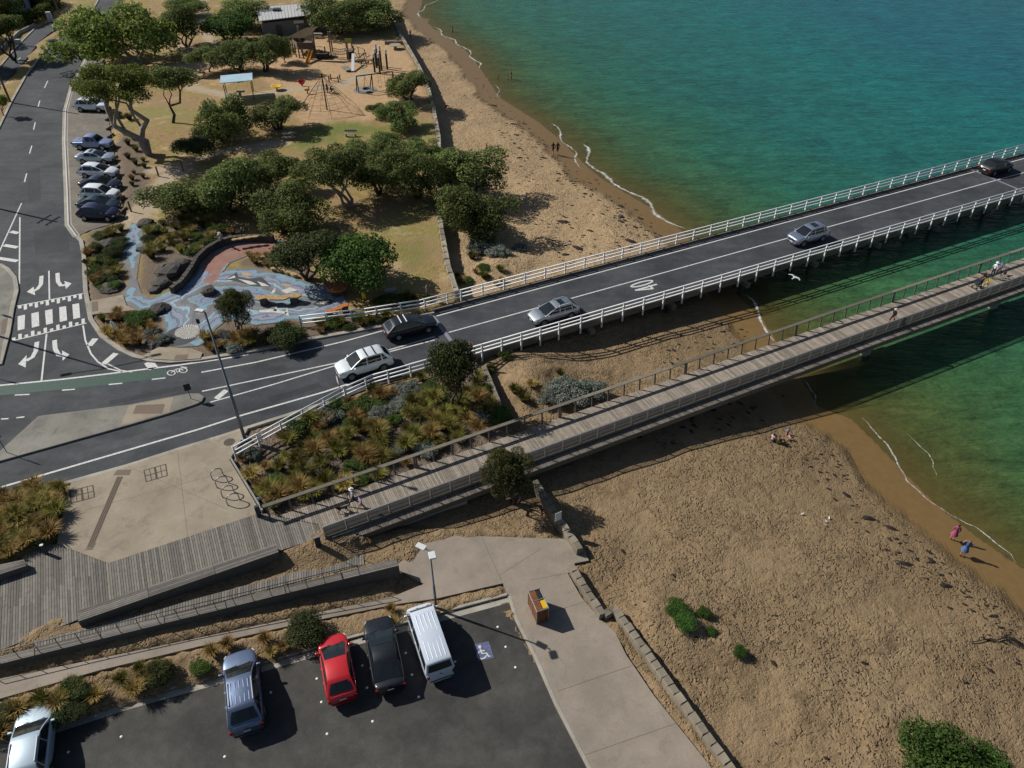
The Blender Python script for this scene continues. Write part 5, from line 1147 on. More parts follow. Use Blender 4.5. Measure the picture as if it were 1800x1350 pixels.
fill([(-5, 1255), (90, 1222), (230, 1180), (270, 1178), (300, 1195), (200, 1232), (60, 1282), (0, 1302)], 20, [('dark', 1), ('olive', 4), ('straw', 4)], 'on the sand strip along the car park kerb', 'on the car park strip', .55, .95, 20)
for (x, y), k, s, w in (((285, 1188), 'dark', 1.1, 'dark round shrub with sprigs at the car park kerb near the blue grey car'), ((545, 1118), 'dark', 1.65, 'large dark shrub at the kerb beside the red hatchback'), ((135, 1215), 'dark', 1.0, 'dark shrub on the kerb strip nearest the pale silver car'), ((110, 1240), 'dark', .8, 'smaller dark shrub at the kerb of the empty bays'),
                        ((376, 1150), 'rust', .95, 'rust tussock above the nose of the blue grey car'), ((402, 1137), 'rust', .9, 'leaning rust tussock right of the blue grey car'), ((468, 1128), 'rust', .9, 'brown tussock halfway along the kerb strip'), ((688, 1074), 'rust', .7, 'small rust tussock above the black sedan'), ((690, 1096), 'straw', .75, 'straw tussock between the black sedan and white van'),
                        ((478, 1150), 'straw', .8, 'straw tussock left of the large dark kerb shrub'), ((352, 1178), 'frond', .8, 'green shrub at the left of the blue grey car'), ((500, 1140), 'straw', .7, 'low straw tussock beside the large dark kerb shrub')):
    plant((x, y), k, s, w, None)
# dunes under the bridges and on the beach
for (x, y), k, s, w in (((1000, 694), 'grey', 2.3, 'wide grey green saltbush behind the footbridge handrail'), ((1040, 690), 'grey', 1.6, 'right half of the grey green bush behind the footbridge'), ((965, 702), 'grey', 1.4, 'left half of the grey green bush behind the footbridge'), ((985, 660), 'olive', .9, 'dry tussock on the crest of the sand mound'),
                        ((905, 690), 'olive', 1.1, 'olive tussock right of the low garden wall'), ((935, 680), 'straw', 1.0, 'straw tussock at the foot of the sand mound'), ((920, 705), 'olive', 1.0, 'olive tussock nearest the footbridge beside the low wall'), ((950, 695), 'rust', .8, 'rust tussock on the sand mound'),
                        ((860, 652), 'frond', .8, 'green sprig under the bridge edge beside the low wall'), ((890, 628), 'frond', .9, 'green shrub in the shade under the bridge rail'),
                        ((1190, 1072), 'bright', .85, 'green clump on the upper beach mound'), ((1205, 1095), 'bright', .8, 'lower green clump on the beach mound'), ((1237, 1080), 'bright', .55, 'small round green clump on the beach'), ((1300, 1148), 'bright', .5, 'small dark green plant on a beach hummock'), ((1250, 1112), 'bright', .4, 'tiny green plant between the beach hummocks'),
                        ((845, 440), 'grey', 2.2, 'grey green dune bush below the beach trees'), ((875, 448), 'grey', 1.7, 'right hand grey dune bush near the far railing'), ((915, 438), 'grey', 1.1, 'small dune bush at the edge of the dry sand'), ((830, 455), 'olive', 1.2, 'olive tussock at the foot of the dune bushes'),
                        ((818, 495), 'frond', 1.1, 'green plant where the sea wall meets the bridge'), ((850, 472), 'bright', .8, 'low green plant on the dune by the sea wall'), ((855, 488), 'frond', .7, 'little green plant beside the far railing'),
                        ((228, 210), 'olive', 1.5, 'shrub at the foot of the eucalyptus by the parked white car'), ((205, 205), 'dark', 1.2, 'low shrub beside the timber wheel stops')):
    plant((x, y), k, s, w, None)
fill([(212, 232), (240, 235), (258, 300), (250, 330), (225, 330)], 12, [('olive', 3), ('rust', 2), ('dark', 1)], 'on the bare ground right of the parked row', 'beside the parked row', .5, .9, 12)
fill([(760, 500), (800, 480), (900, 470), (880, 500), (820, 515)], 8, [('olive', 2), ('straw', 2)], 'on the dune behind the far railing', 'on the far dune', .5, .8, 11)
# ================================================================== WALLS, SEATS, LAMPS, SIGNS
STONE = concrete('wall_stone', '#6f675a', '#8f8675', '#4a443b', .6); ROCK = concrete('dark_rock', '#3c3a38', '#57534e', '#26231f', .7); SANDST = concrete('sandstone', '#8d7a5c', '#a8946f', '#5f4f38', .5)
DARKM = M('dark_grey_metal', '#3b3f45', .45, .1, 4, metal=.5); POLEM = M('lamp_pole_steel', '#6f757c', .45, .1, 3, metal=.5); LAMPW = M('luminaire_white', '#c4c6c6', .5, .06, 4); CORTEN = M('rust_panel', '#6b4024', .8, .3, 4, .3, 20); YEL = M('yellow_plastic', '#c9a21a', .5, .1); RED = M('red_plastic', '#b3131b', .35, .08, coat=.5); BLACK = M('black_plastic', (.015, .015, .016), .5, .1)
def block_meshes(n=5, mat=STONE):
    out = []
    for i in range(n):
        r = np.random.default_rng(500+i); b = MB().box((0, 0, 0), (.97, 1, 1)); b.v = [tuple(np.array(v)+r.uniform(-.035, .035, 3)) for v in b.v]
        # chamfered top edge
        V = b.v; top = [4, 5, 6, 7]; c = [tuple(np.array(V[k])*np.array([.90, .86, 1])+np.array([0, 0, 0])) for k in top]; k0 = len(V)
        V2 = [(v[0], v[1], v[2]-.09) if j in top else v for j, v in enumerate(V)]; b.v = V2+c
        b.f = [f for f in b.f if set(f) != set(top)]+[(4, 5, k0+1, k0), (5, 6, k0+2, k0+1), (6, 7, k0+3, k0+2), (7, 4, k0, k0+3), (k0, k0+1, k0+2, k0+3)]; b.m = [0]*len(b.f)
        out.append(b.mesh('stone_block', mat))
    return out
BLK = block_meshes()
def stone_wall(name, pts, w, z0, z1, label, blen=.6, courses=1, meshes=BLK, cat='wall'):
    """every block is a part"""
    root = empty(name, (pts[0].x, pts[0].y, z0), 0, label, cat); i = 0
    for a, b in zip(pts[:-1], pts[1:]):
        d = b-a; d.z = 0; L = d.length; n = max(1, round(L/blen)); ang = math.atan2(d.y, d.x)
        for c in range(courses):
            h = (z1-z0)/courses
            for k in range(n):
                p = a+d*((k+.5)/n); o = link('stone_block', meshes[random.randrange(len(meshes))], root); o.location = (p.x-pts[0].x, p.y-pts[0].y, h*(c+.5)+random.uniform(-.02, .015)); o.scale = (L/n, w*random.uniform(.93, 1.05), h+.04); o.rotation_euler = (0, 0, ang+random.uniform(-.03, .03)+(math.pi if random.random() < .5 else 0))
    return root
def P(q, z): return [Vector(p) for p in poly(q, z)]
stone_wall('retaining_wall', P([(975, 900), (1020, 966)], .6), .5, -.9, .62, 'short stone block wall at the beach access nearest the footbridge', .62)
stone_wall('retaining_wall', P([(1003, 992), (1060, 1080)], .55), .48, -.9, .55, 'stone block wall along the path between two beach openings', .55)
stone_wall('retaining_wall', P([(1062, 1078), (1084, 1066)], .55), .45, -.9, .5, 'short stepped end of the block wall beside the path', .5)
stone_wall('retaining_wall', P([(1084, 1072), (1130, 1135), (1190, 1218), (1255, 1308), (1330, 1412), (1590, 1760)], .55), .48, -.9, .55, 'longest stone block wall from the path bend to the bottom edge', .58)
stone_wall('retaining_wall', P([(940, 845), (975, 900)], .5), .5, -.9, .55, 'shaded stone wall running under the footbridge beside the casuarina', .62)
stone_wall('garden_wall', P([(850, 642), (866, 680), (884, 726), (892, 740)], .85), .42, -.9, .86, 'low stone wall dividing the garden bed from the sand mound', .7)
SWM = block_meshes(4, concrete('sea_wall_stone', '#7e786c', '#98907f', '#57503f', .6))
stone_wall('sea_wall', SEAWALL+[at(803, 516, GZ)], .55, -1.1, GZ+.22, 'long stone sea wall separating the park from the beach', 1.3, meshes=SWM)
# curved dry-stone wall behind the mural
CURVE = [(300, 505), (318, 492), (334, 470), (346, 450), (360, 436), (380, 424), (400, 417), (425, 414), (450, 413), (480, 414)]
stone_wall('curved_wall', P(CURVE, GZ+.75), .5, GZ-.2, GZ+.75, 'curved dark rock wall holding the garden behind the mural', .55, 2, meshes=block_meshes(4, ROCK))
BANK = poly(CURVE+[(480, 402), (440, 398), (330, 382), (262, 400), (258, 470), (270, 505)], GZ+.5)

def seat_wall(name, top, z, label, zb, boards=6, cat='bench'):
    """solid seat with a boarded top: top = 4 photo pixels (far left, far right, near right, near left)"""
    c = [Vector(p) for p in poly(top, z)]; root = empty(name, (c[3].x, c[3].y, zb), 0, label, cat)
    bevel(MB().prism(c, zb, z-.055).build('base', M('seat_face_dark', '#57534d', .9, .15, 4), root), .01); b = MB()
    for i in range(boards):
        t = (i+.5)/boards; a = c[0].lerp(c[3], t); e = c[1].lerp(c[2], t); w = ((c[0]-c[3]).length+(c[1]-c[2]).length)/2/boards
        k = max(1, int((e-a).length/3.2))
        for j in range(k):
            p = a.lerp(e, j/k+.001); q = a.lerp(e, (j+1)/k-.001); b.beam((p.x, p.y, z-.025), (q.x, q.y, z-.025), w*.86, .05)
    tag(tone(b.build('seat_boards', BENCHW, root)), kind='stuff'); return root
seat_wall('timber_bench', [(137, 1072), (484, 956), (490, 970), (137, 1093)], PZ+.5, 'long boarded bench along the sand edge of the boardwalk', PZ-.5)
seat_wall('timber_bench', [(-60, 1004), (42, 984), (46, 994), (-60, 1030)], PZ+.5, 'short boarded bench at the left edge of the boardwalk', PZ-.1, 5)
w3 = seat_wall('seat_wall', [(-60, 1168), (697, 982), (701, 994), (-60, 1182)], 1.36, 'long boarded retaining wall with metal handrail above the lower path', -.2, 5, 'wall')
# handrail on the wall
hr = empty('handrail', at(0, 1160, 1.36), 0, 'thin metal handrail standing on the boarded wall above the lower path', 'handrail'); a, e = at(-40, 1174, 1.36), at(632, 1009.5, 1.36); top_ = []
n = int((e-a).length/1.04)
for i in range(n+1):
    p = a.lerp(e, i/n); q = p+Vector((0, 0, .95)); MB().tube([p, p+Vector((0, 0, .5)), q], .022, 6).build('post', DARKM, hr); top_.append(q)
MB().tube(top_, .028, 6).build('rail', DARKM, hr); MB().tube([p-Vector((0, 0, .4)) for p in top_], .014, 5).build('mid_rail', DARKM, hr)
# boards of the ramp showing through the blown sand beside the wall
rp = MB(); a_, e_ = at(60, 1141, 1.0), at(640, 992, .3); a2, e2 = at(60, 1128, 1.0), at(640, 974, .3); nb_ = int((e_-a_).length/.16)
for i in range(nb_):
    t = (i+.5)/nb_; p0 = a_.lerp(e_, t); p1 = a2.lerp(e2, t); zz = .985-.70*max(0, (t-.02)/.98); p0.z = p1.z = zz
    rp.beam(p0, p1, .135, .04)
rpo = tone(rp.build('ramp', DECKW)); tag(rpo, kind='structure')
# steps rail beside the footbridge start
h2 = empty('handrail', at(580, 952, .5), 0, 'short curved handrail on the sand at the start of the footbridge', 'handrail')
for q in ([(588, 958), (640, 938)], [(608, 990), (640, 985)]):
    s0, s1 = tz(*q[0]), tz(*q[1]); MB().tube([s0, s0+Vector((0, 0, .8)), s1+Vector((0, 0, .75)), s1], .025, 6).build('rail', STEEL, h2)

def lamp_post(name, base, z, h, r, label, heads, arm=None):
    B = at(*base, z); root = empty(name, B, 0, label, 'street light')
    MB().tube([B, B+Vector((0, 0, h*.42)), B+Vector((0, 0, h*.421)), B+Vector((0, 0, h))], [r, r*.92, r*.7, r*.5], 10).build('pole', POLEM, root, smooth=True)
    MB().lathe([(r*2.1, 0), (r*2.1, .03), (r*1.1, .05)], B, 10).build('base_plate', POLEM, root)
    for (dx, dy, dz, L, wd, az) in heads:
        p = B+Vector((dx, dy, h+dz)); MB().tube([B+Vector((0, 0, h-.05)), p], .035, 6).build('arm', POLEM, root)
        bevel(MB().box(p+Vector((math.cos(az)*L*.4, math.sin(az)*L*.4, .03)), (L, wd, .11), az).build('luminaire', LAMPW, root), .03)
    return root
lamp_post('street_light', (430, 770), PZ, 11.5, .13, 'tall street light with single flat lamp at the plaza corner', [(-.15, .1, .02, .62, .3, R(165))])
lamp_post('path_light', (767, 1070), KZ, 5.75, .085, 'short light pole with two square lamps behind the white van', [(-.3, .12, 0, .62, .36, R(150)), (.12, -.18, 0, .52, .4, R(-75))])
# street light just outside the frame whose double arm shades the junction
B = Vector((-47.6, 54.85, RZ+.1)); dl = empty('street_light', B, 0, 'tall double armed street light beyond the left edge at the junction', 'street light')
MB().tube([B, B+Vector((0, 0, 10.5))], [.13, .07], 10).build('pole', POLEM, dl, smooth=True); ad = Vector((math.cos(R(19)), math.sin(R(19)), 0))
MB().tube([B+Vector((0, 0, 10.3))-ad*2.6, B+Vector((0, 0, 10.5)), B+Vector((0, 0, 10.3))+ad*4.2], .05, 6).build('arm', POLEM, dl)
for s_ in (-2.9, 4.5): bevel(MB().box(B+Vector((0, 0, 10.3))+ad*s_, (.8, .35, .12), R(19)).build('luminaire', LAMPW, dl), .03)
POLEW = M('power_pole_timber', '#6b5f52', .9, .25, 4, .3)
def power_pole(B, h, label, arms=True, lean=0):
    root = empty('power_pole', B, 0, label, 'power pole'); MB().tube([B, B+Vector((lean, 0, h))], [.17, .11], 10).build('pole', POLEW, root, smooth=True)
    if arms:
        for z in (h-.5, h-1.5):
            MB().beam(B+Vector((-.3, -1.1, z)), B+Vector((.3, 1.1, z)), .1, .12).build('crossarm', POLEW, root)
            for t in (-.95, -.4, .4, .95): MB().lathe([(.05, 0), (.06, .08), (.03, .16), (0, .17)], B+Vector((t*.27, t, z+.06)), 8).build('insulator', LAMPW, root)
    return root
power_pole(Vector((-64.0, 81.6, RZ+.1)), 10, 'power pole with crossarms beyond the left edge of the street')
power_pole(Vector((-78.0, 116.7, RZ+.1)), 10.6, 'power pole beside the service road beyond the left edge', False)
power_pole(at(112, 46, GZ), 9.5, 'grey power pole beside the verge at the top left'); power_pole(at(20, 76, GZ), 9, 'power pole standing in front of the house at the top left')
# signs
def sign(px, z, h, size, label, facing, shape='rect', mat=None, two=False):
    B = at(*px, z); root = empty('road_sign', B, 0, label, 'sign'); MB().tube([B-Vector((0, 0, .2)), B+Vector((0, 0, h))], .03, 6).build('post', DARKM, root)
    az = facing; d = Vector((math.cos(az), math.sin(az), 0)); Mx = Matrix.Translation(B+d*.045+Vector((0, 0, h-size[1]/2))) @ Matrix.Rotation(az, 4, 'Z')
    b = MB()
    if shape == 'rect': b.add([Mx @ Vector((x, y*size[0]/2, z_*size[1]/2)) for x in (0, .02) for y, z_ in ((-1, -1), (1, -1), (1, 1), (-1, 1))], [(0, 1, 2, 3), (7, 6, 5, 4), (0, 4, 5, 1), (1, 5, 6, 2), (2, 6, 7, 3), (3, 7, 4, 0)])
    else:
        n = 20 if shape == 'round' else 4; pts = [(math.cos(2*math.pi*i/n)*size[0]/2, math.sin(2*math.pi*i/n)*size[1]/2) for i in range(n)]
        b.add([Mx @ Vector((x, y, z_)) for x in (0, .02) for y, z_ in pts], [tuple(range(n-1, -1, -1)), tuple(range(n, 2*n))]+[(i, (i+1) % n, (i+1) % n+n, i+n) for i in range(n)])
    b.build('sign_plate', mat or LAMPW, root); return root
sign((336, 701), RZ+.15, 1.5, (.5, .65), 'keep left sign on the nose of the traffic island', A26+math.pi/2, mat=DARKM)
sign((12, 795), RZ+.15, 2.3, (.6, .75), 'sign at the wide end of the traffic island by the left edge', R(70), mat=DARKM)
sign((600, 698), RZ, 2.1, (.5, .6), 'speed sign standing behind the approach railing', A26+math.pi, mat=LAMPW)
sign((828, 634), RZ, 2.0, (.5, .7), 'narrow sign on the near bridge railing by the dark conical shrub', A26+.4, mat=M('sign_back', '#8a6f6c', .6, .1))
sign((752, 528), GZ, 1.6, (.45, .6), 'white sign behind the far railing at the bridge start', A26+math.pi-.5)
sign((162, 492), GZ+.1, 2.4, (.65, .65), 'diamond warning sign beside the street kerb before the zebra crossing', R(100), 'diamond', DARKM)
sign((212, 606), GZ+.1, 2.5, (.75, .75), 'round crossing sign in the corner garden by the zebra crossing', R(60), 'round', LAMPW)
sign((979, 934), .1, 2.0, (.5, .8), 'white beach sign at the end of the block wall', R(-60), mat=LAMPW)
sign((-26, 546), RZ+.14, 2.6, (.6, .9), 'sign beyond the left edge facing the zebra crossing', R(45), mat=DARKM)
sign((-30, 655), RZ+.14, 2.7, (.8, .6), 'paired direction sign beyond the left edge of the junction', R(80), mat=DARKM)
sign((460, 896), PZ, 1.3, (.2, .25), 'small square sign on a post at the footbridge entry', R(-70))
sign((356, 592), GZ, 1.9, (.35, .5), 'slim sign post beside the mural near the street light', R(80), mat=DARKM)
yp = at(641, 532, GZ); ym = empty('marker_post', yp, 0, 'yellow marker post behind the far approach railing', 'marker'); MB().tube([yp, yp+Vector((0, 0, .5))], .04, 6).build('post', DARKM, ym); bevel(MB().box(yp+Vector((0, 0, .85)), (.35, .18, .75), .3).build('marker_head', YEL, ym), .05)
# bollards
def bollard(px, z, size, rz, label, mat, cap=None):
    B = at(*px, z); root = empty('bollard', B, 0, label, 'bollard'); bevel(MB().box(B+Vector((0, 0, size[2]/2)), size, rz).build('shaft', mat, root), .02)
    bevel(MB().box(B+Vector((0, 0, size[2]+.02)), (size[0]*1.04, size[1]*1.04, .05), rz).build('cap', cap or mat, root), .01); return root
bollard((561, 962), .75, (.38, .2, 1.05), A26, 'dark square bollard on the sand at the footbridge start', DARKM, M('cap_grey', '#6d6c78', .5, .05))
bollard((456, 907), PZ, (.32, .2, .95), A26, 'dark square bollard at the corner of plaza and footbridge', DARKM)
bollard((82, 973), PZ, (.2, .16, .85), .3, 'slim bollard with white perforated top on the boardwalk', DARKM, LAMPW)
# hoop bicycle racks
for i, (p, q) in enumerate((((374, 843), (392, 835)), ((382, 857), (401, 849)), ((392, 874), (411, 865)), ((401, 888), (421, 879)))):
    a, b = at(*p, PZ), at(*q, PZ); d = b-a; c = (a+b)/2; rr = d.length/2*1.05; d.normalize()
    pts = [c+d*(-rr), c+d*(-rr)+Vector((0, 0, .5))]+[c+d*(-rr*math.cos(t))+Vector((0, 0, .5+rr*.85*math.sin(t))) for t in np.linspace(.2, math.pi-.2, 9)]+[c+d*rr+Vector((0, 0, .5)), c+d*rr]
    r_ = empty('bike_rack', c, 0, ['topmost steel hoop bike rack, nearest the road', 'second steel hoop bike rack from the road', 'third steel hoop bike rack from the road', 'lowest steel hoop bike rack, nearest the boardwalk'][i], 'bike rack', 'hoop bike racks on the plaza')
    MB().tube(pts, .038, 8).build('hoop', STEEL, r_, smooth=True)
    for e_ in (c+d*rr, c-d*rr): MB().lathe([(.09, 0), (.09, .012), (.04, .014)], e_+Vector((0, 0, .002)), 10).build('base_flange', STEEL, r_)
# steel edge between plaza and the long bed
ed = MB().wall(poly([(405, 806), (450, 880), (462, 900)], PZ), .12, PZ-.5, PZ+.22).build('bed_edging', STEEL); tag(ed, 'steel edging between the plaza and the long garden bed', 'edging')
# bin enclosure
a, b, c = at(929, 1040, 1.42), at(944, 1075, 1.42), at(965, 1070, 1.42); lx = (b-a); Lb = lx.length; lx.normalize(); az = math.atan2(lx.y, lx.x); ly = Vector((-lx.y, lx.x, 0)); Wb = abs((c-b).dot(ly))
o = a+lx*Lb/2+ly*Wb/2*(1 if (c-b).dot(ly) > 0 else -1); o = Vector((o.x, o.y, KZ)); be = empty('bin_enclosure', o, 0, 'rust panelled double bin enclosure with one yellow lid on the path', 'bin')
Mb = Matrix.Translation(o) @ Matrix.Rotation(az, 4, 'Z'); hb_ = 1.27
def bb(nm, c_, s_, mat): return bevel(MB().box(Mb @ Vector(c_), s_, az).build(nm, mat, be), .008)
sd_ = 1 if (c-b).dot(ly) > 0 else -1
for x in (-Lb/4, Lb/4):
    bb('front_panel', (x, -Wb/2*sd_, hb_*.5), (Lb/2-.10, .03, hb_-.12), CORTEN); bb('back_panel', (x, Wb/2*sd_, hb_*.5), (Lb/2-.10, .03, hb_-.12), CORTEN); bb('top_panel', (x, -Wb*.22*sd_, hb_+.01), (Lb/2-.10, Wb*.5, .03), CORTEN)
for x in (-Lb/2, Lb/2): bb('side_panel', (x, 0, hb_*.5), (.03, Wb-.08, hb_-.12), CORTEN)
for x in (-Lb/2, 0, Lb/2):
    for y in (-Wb/2, Wb/2): bb('frame_post', (x, y, hb_/2), (.07, .07, hb_), STEEL)
    bb('frame_rail', (x, 0, hb_+.01), (.06, Wb+.06, .06), STEEL)
for y in (-Wb/2, Wb/2): bb('frame_rail', (0, y, hb_), (Lb+.06, .06, .055), STEEL)
bb('black_lid', (-Lb/4, Wb*.27*sd_, hb_-.03), (Lb/2-.16, Wb*.38, .05), BLACK); bb('yellow_lid', (Lb/4, Wb*.27*sd_, hb_-.03), (Lb/2-.16, Wb*.38, .05), YEL)
# timber wheel stops along the parked row
q = [(189, 192), (191, 210), (193, 226), (195, 240), (199, 262), (202, 280), (205, 298), (208, 314), (211, 334), (214, 352), (217, 372)]
for i, (x, y) in enumerate(q):
    p = at(x, y, RZ); o_ = bevel(MB().box((p.x, p.y, RZ+.16), (.22, 1.5, .32), -.12).build('wheel_stop', POLEW), .03)
    tag(o_, ('farthest', 'second', 'third', 'fourth', 'fifth', 'sixth', 'seventh', 'eighth', 'ninth', 'tenth', 'nearest')[i]+' timber wheel stop along the parked row, counted from its far end', 'wheel stop', 'timber wheel stops')
for i, (x, y, l) in enumerate(((231, 372, 'tall timber post by the path behind the parked row'), (279, 310, 'timber post beside the small pale board'), (322, 300, 'thin post above the green board under the trees'))):
    p = tz(x, y); o_ = MB().box((p.x, p.y, p.z+.6), (.16, .16, 1.4)).build('timber_post', POLEW); tag(bevel(o_, .02), l, 'post')

# ------------------------------------------------------------------ mural paving
MZ = GZ+.012
mp_ = [Vector(p) for p in poly(MUR, MZ)]; xs = [p.x for p in mp_]; ys = [p.y for p in mp_]
mx, my = np.meshgrid(np.arange(min(xs)-.2, max(xs)+.2, .075), np.arange(min(ys)-.2, max(ys)+.2, .075)); ms_ = sdist(mx, my, mp_)
mm, us = grid_mesh('mural_paving', mx, my, np.full_like(mx, MZ), keep=ms_ < 0); set_attr(mm, 'edge', -ms_.ravel()[us])
redp = [Vector(p) for p in poly([(352, 470), (372, 448), (405, 432), (500, 424), (508, 444), (440, 446), (404, 458), (390, 474), (384, 488), (372, 500), (356, 494), (372, 482)], MZ)]
set_attr(mm, 'red', sstep(.15, -.15, sdist(mx, my, redp)).ravel()[us])
def mural_material():
    m, nt, b, out = newmat('mural_paving'); p = pos(nt); e = attr(nt, 'edge')
    w = math_(nt, 'ADD', e, math_(nt, 'MULTIPLY', math_(nt, 'SUBTRACT', noise(nt, .45, 3, .5, p, .5), .5), 2.6))
    f = math_(nt, 'FRACT', math_(nt, 'DIVIDE', w, 2.9))
    cols = [(0, rgb('#6d6a66')), (.10, rgb('#6f93a3')), (.22, rgb('#77869a')), (.34, rgb('#5c6f80')), (.42, rgb('#83889a')), (.55, rgb('#707b8e')), (.66, rgb('#86a9b2')), (.76, rgb('#75747f')), (.88, rgb('#66696f'))]
    c = ramp(nt, f, cols, 'CONSTANT')
    ln = math_(nt, 'LESS_THAN', math_(nt, 'ABSOLUTE', math_(nt, 'SUBTRACT', math_(nt, 'FRACT', math_(nt, 'MULTIPLY', w, 1.55)), .5)), .045); c = mix(nt, math_(nt, 'MULTIPLY', ln, .6), c, rgb('#2c3238'))
    c = mix(nt, attr(nt, 'red'), c, mix(nt, noise(nt, 2, 4, .6, p), rgb('#7c5248'), rgb('#946a5b')))
    g = ramp(nt, noise(nt, 5, 5, .75, p), [(.3, (.72,)*3), (.7, (1.12,)*3)]); c = mix(nt, 1.0, c, g, 'MULTIPLY')
    dust = ramp(nt, noise(nt, .8, 4, .6, p), [(.5, (0, 0, 0)), (.75, (.45,)*3)]); c = mix(nt, dust, c, rgb('#857a6a'))
    nt.links.new(c, b.inputs['Base Color']); b.inputs['Roughness'].default_value = .8; return m
mural = link('mural_paving', mm); mural.data.materials.append(mural_material()); tag(mural, kind='structure')
MOSW = M('mosaic_white', '#b9b6ac', .6, .25, 6); MOSD = M('mosaic_dark', '#35393c', .7, .2, 6); MOST = M('mosaic_tan', '#a08a68', .7, .2, 5)
for nm, q, mt in (('mosaic_shark', [(396, 492), (416, 478), (419, 486), (436, 490), (460, 487), (468, 494), (477, 503), (466, 504), (446, 503), (424, 497), (405, 492)], MOSD), ('mosaic_patch', [(418, 490), (440, 494), (452, 500), (438, 500)], MOSW), ('mosaic_patch', [(452, 494), (464, 498), (474, 503), (460, 503)], MOSW),
                  ('mosaic_patch', [(398, 491), (412, 484), (414, 488)], MOSW), ('mosaic_patch', [(478, 512), (484, 505), (484, 513), (477, 517)], MOSW), ('mosaic_patch', [(494, 511), (510, 505), (524, 510), (510, 513), (504, 516)], MOSW), ('mosaic_patch', [(424, 478), (446, 481), (440, 485), (426, 484)], MOST), ('mosaic_patch', [(495, 498), (516, 501), (508, 504), (498, 503)], MOST),
                  ('mosaic_whale', [(455, 545), (484, 543), (505, 549), (502, 552), (480, 549), (458, 549)], MOSW), ('mosaic_patch', [(480, 546), (488, 536), (486, 547)], MOSW), ('mosaic_patch', [(500, 552), (505, 540), (508, 556)], MOSW), ('mosaic_loop', [(549, 535), (560, 526), (580, 526), (590, 531), (580, 536), (562, 540)], MOSD), ('mosaic_patch', [(556, 534), (566, 529), (580, 529), (570, 535)], MOSW)):
    MB().sheet(poly(q, MZ+.006 if mt is MOSD else MZ+.010)).build(nm, mt, mural)
sc_ = at(318, 590, MZ); fan = MB().mat(1); fan.lathe([(0, 0), (1.55, 0)], (sc_.x, sc_.y, MZ+.006), 30); fan.mat(0)
for i in range(34):
    a0 = 2*math.pi*i/34; k = .55+.45*abs(math.cos((a0-R(60))/2)); c0_ = Vector((sc_.x+.35, sc_.y+.4, MZ+.012))
    fan.add([c0_, c0_+Vector((math.cos(a0)*1.35*k, math.sin(a0)*1.35*k, 0)), c0_+Vector((math.cos(a0+.11)*1.35*k, math.sin(a0+.11)*1.35*k, 0))], [(0, 1, 2)])
fan.build('mosaic_shell', [MOSW, MOSD], mural)
def rock(px, r, h, label, mat=ROCK, z=None, flat=1.0, rz=0):
    p = tz(*px) if z is None else at(*px, z); b = MB(); n = 9; rr = np.random.default_rng(int(px[0]*7+px[1])); V = []; 
    for k, (s_, zz) in enumerate(((1.0, -.1), (1.05, .35), (.85, .8), (.45, 1.0))):
        for i in range(n): a_ = 2*math.pi*i/n; q = s_*rr.uniform(.8, 1.15); V.append(Vector((p.x+r*q*math.cos(a_+rz), p.y+r*q*flat*math.sin(a_+rz), p.z+h*(zz+rr.uniform(-.08, .08)))))
    F = [(k*n+i, k*n+(i+1) % n, (k+1)*n+(i+1) % n, (k+1)*n+i) for k in range(3) for i in range(n)]+[tuple(range(3*n, 4*n))]; b.add(V, F); o_ = b.build('boulder', mat); return tag(o_, label, 'boulder')
for px, r, h, lab in (((368, 516), .75, .7, 'dark boulder ringed by pale blue in the mural'), ((192, 432), 1.0, .7, 'dark boulder in the garden left of the mural path'), ((256, 395), .9, .55, 'rock at the top of the mural path'), ((255, 440), .7, .4, 'flat rock on the inner edge of the mural path'), ((300, 480), 1.5, .8, 'big shaded boulder below the curved wall'), ((318, 468), 1.1, .7, 'boulder in the shade of the curved wall'), ((285, 500), 1.0, .5, 'low boulder at the mural bend'), ((272, 512), .6, .35, 'small rock at the lower mural bend'), ((246, 440), .45, .3, 'small rock beside the flat one on the mural path'), ((280, 545), .9, .5, 'rock at the edge of the corner garden'), ((272, 604), .8, .4, 'rock between the corner garden and the shell mosaic'), ((196, 505), 1.2, .35, 'pale flat rock in the street garden')):
    rock(px, r, h, lab)
rock((1150, 690), .5, .2, 'dark lump on the sand between the bridges'); rock((1091, 381), .35, .25, 'dark lump of weed on the wet sand of the far beach')
# carved timber seats
TIMO = M('oiled_timber', '#a8632f', .55, .3, 3, .2, 14); TIML = M('pale_log', '#9c8157', .8, .3, 3, .3, 10)
def log_seat(px, w, t, z, label, mat, legs=True, curve=0):
    q = [Vector(p) for p in poly(px, z)]; root = empty('carved_seat', q[0]-Vector((0, 0, z-GZ)), 0, label, 'seat'); n = 12; pts = []
    for i in range(n+1):
        f = i/n*(len(q)-1); k = min(int(f), len(q)-2); pts.append(q[k].lerp(q[k+1], f-k))
    L = []; Rr = []
    for i, p in enumerate(pts):
        d = pts[min(i+1, n)]-pts[max(i-1, 0)]; d.z = 0; d.normalize(); nn = Vector((-d.y, d.x, 0)); ww = w*(.75+.25*math.sin(i*1.9))*min(1, .45+i/2, .45+(n-i)/2); L.append(p+nn*ww/2); Rr.append(p-nn*ww/2)
    bevel(MB().prism(L+Rr[::-1], z-t, z).build('seat', mat, root), .04)
    if legs:
        for f in (1/6, 5/6): p = pts[round(n*f)]; bevel(MB().box((p.x, p.y, (GZ+z-t)/2), (w*.8, w*.8, z-t-GZ+.1), .3).build('support', ROCK, root), .05)
    return root
log_seat([(447, 524), (470, 521), (490, 524), (508, 520), (530, 518)], .95, .14, GZ+.75, 'long wavy carved timber seat in the middle of the mural', TIML)
log_seat([(572, 549), (592, 542), (612, 533)], .75, .12, GZ+.75, 'orange plank seat beside the far approach railing', TIMO)
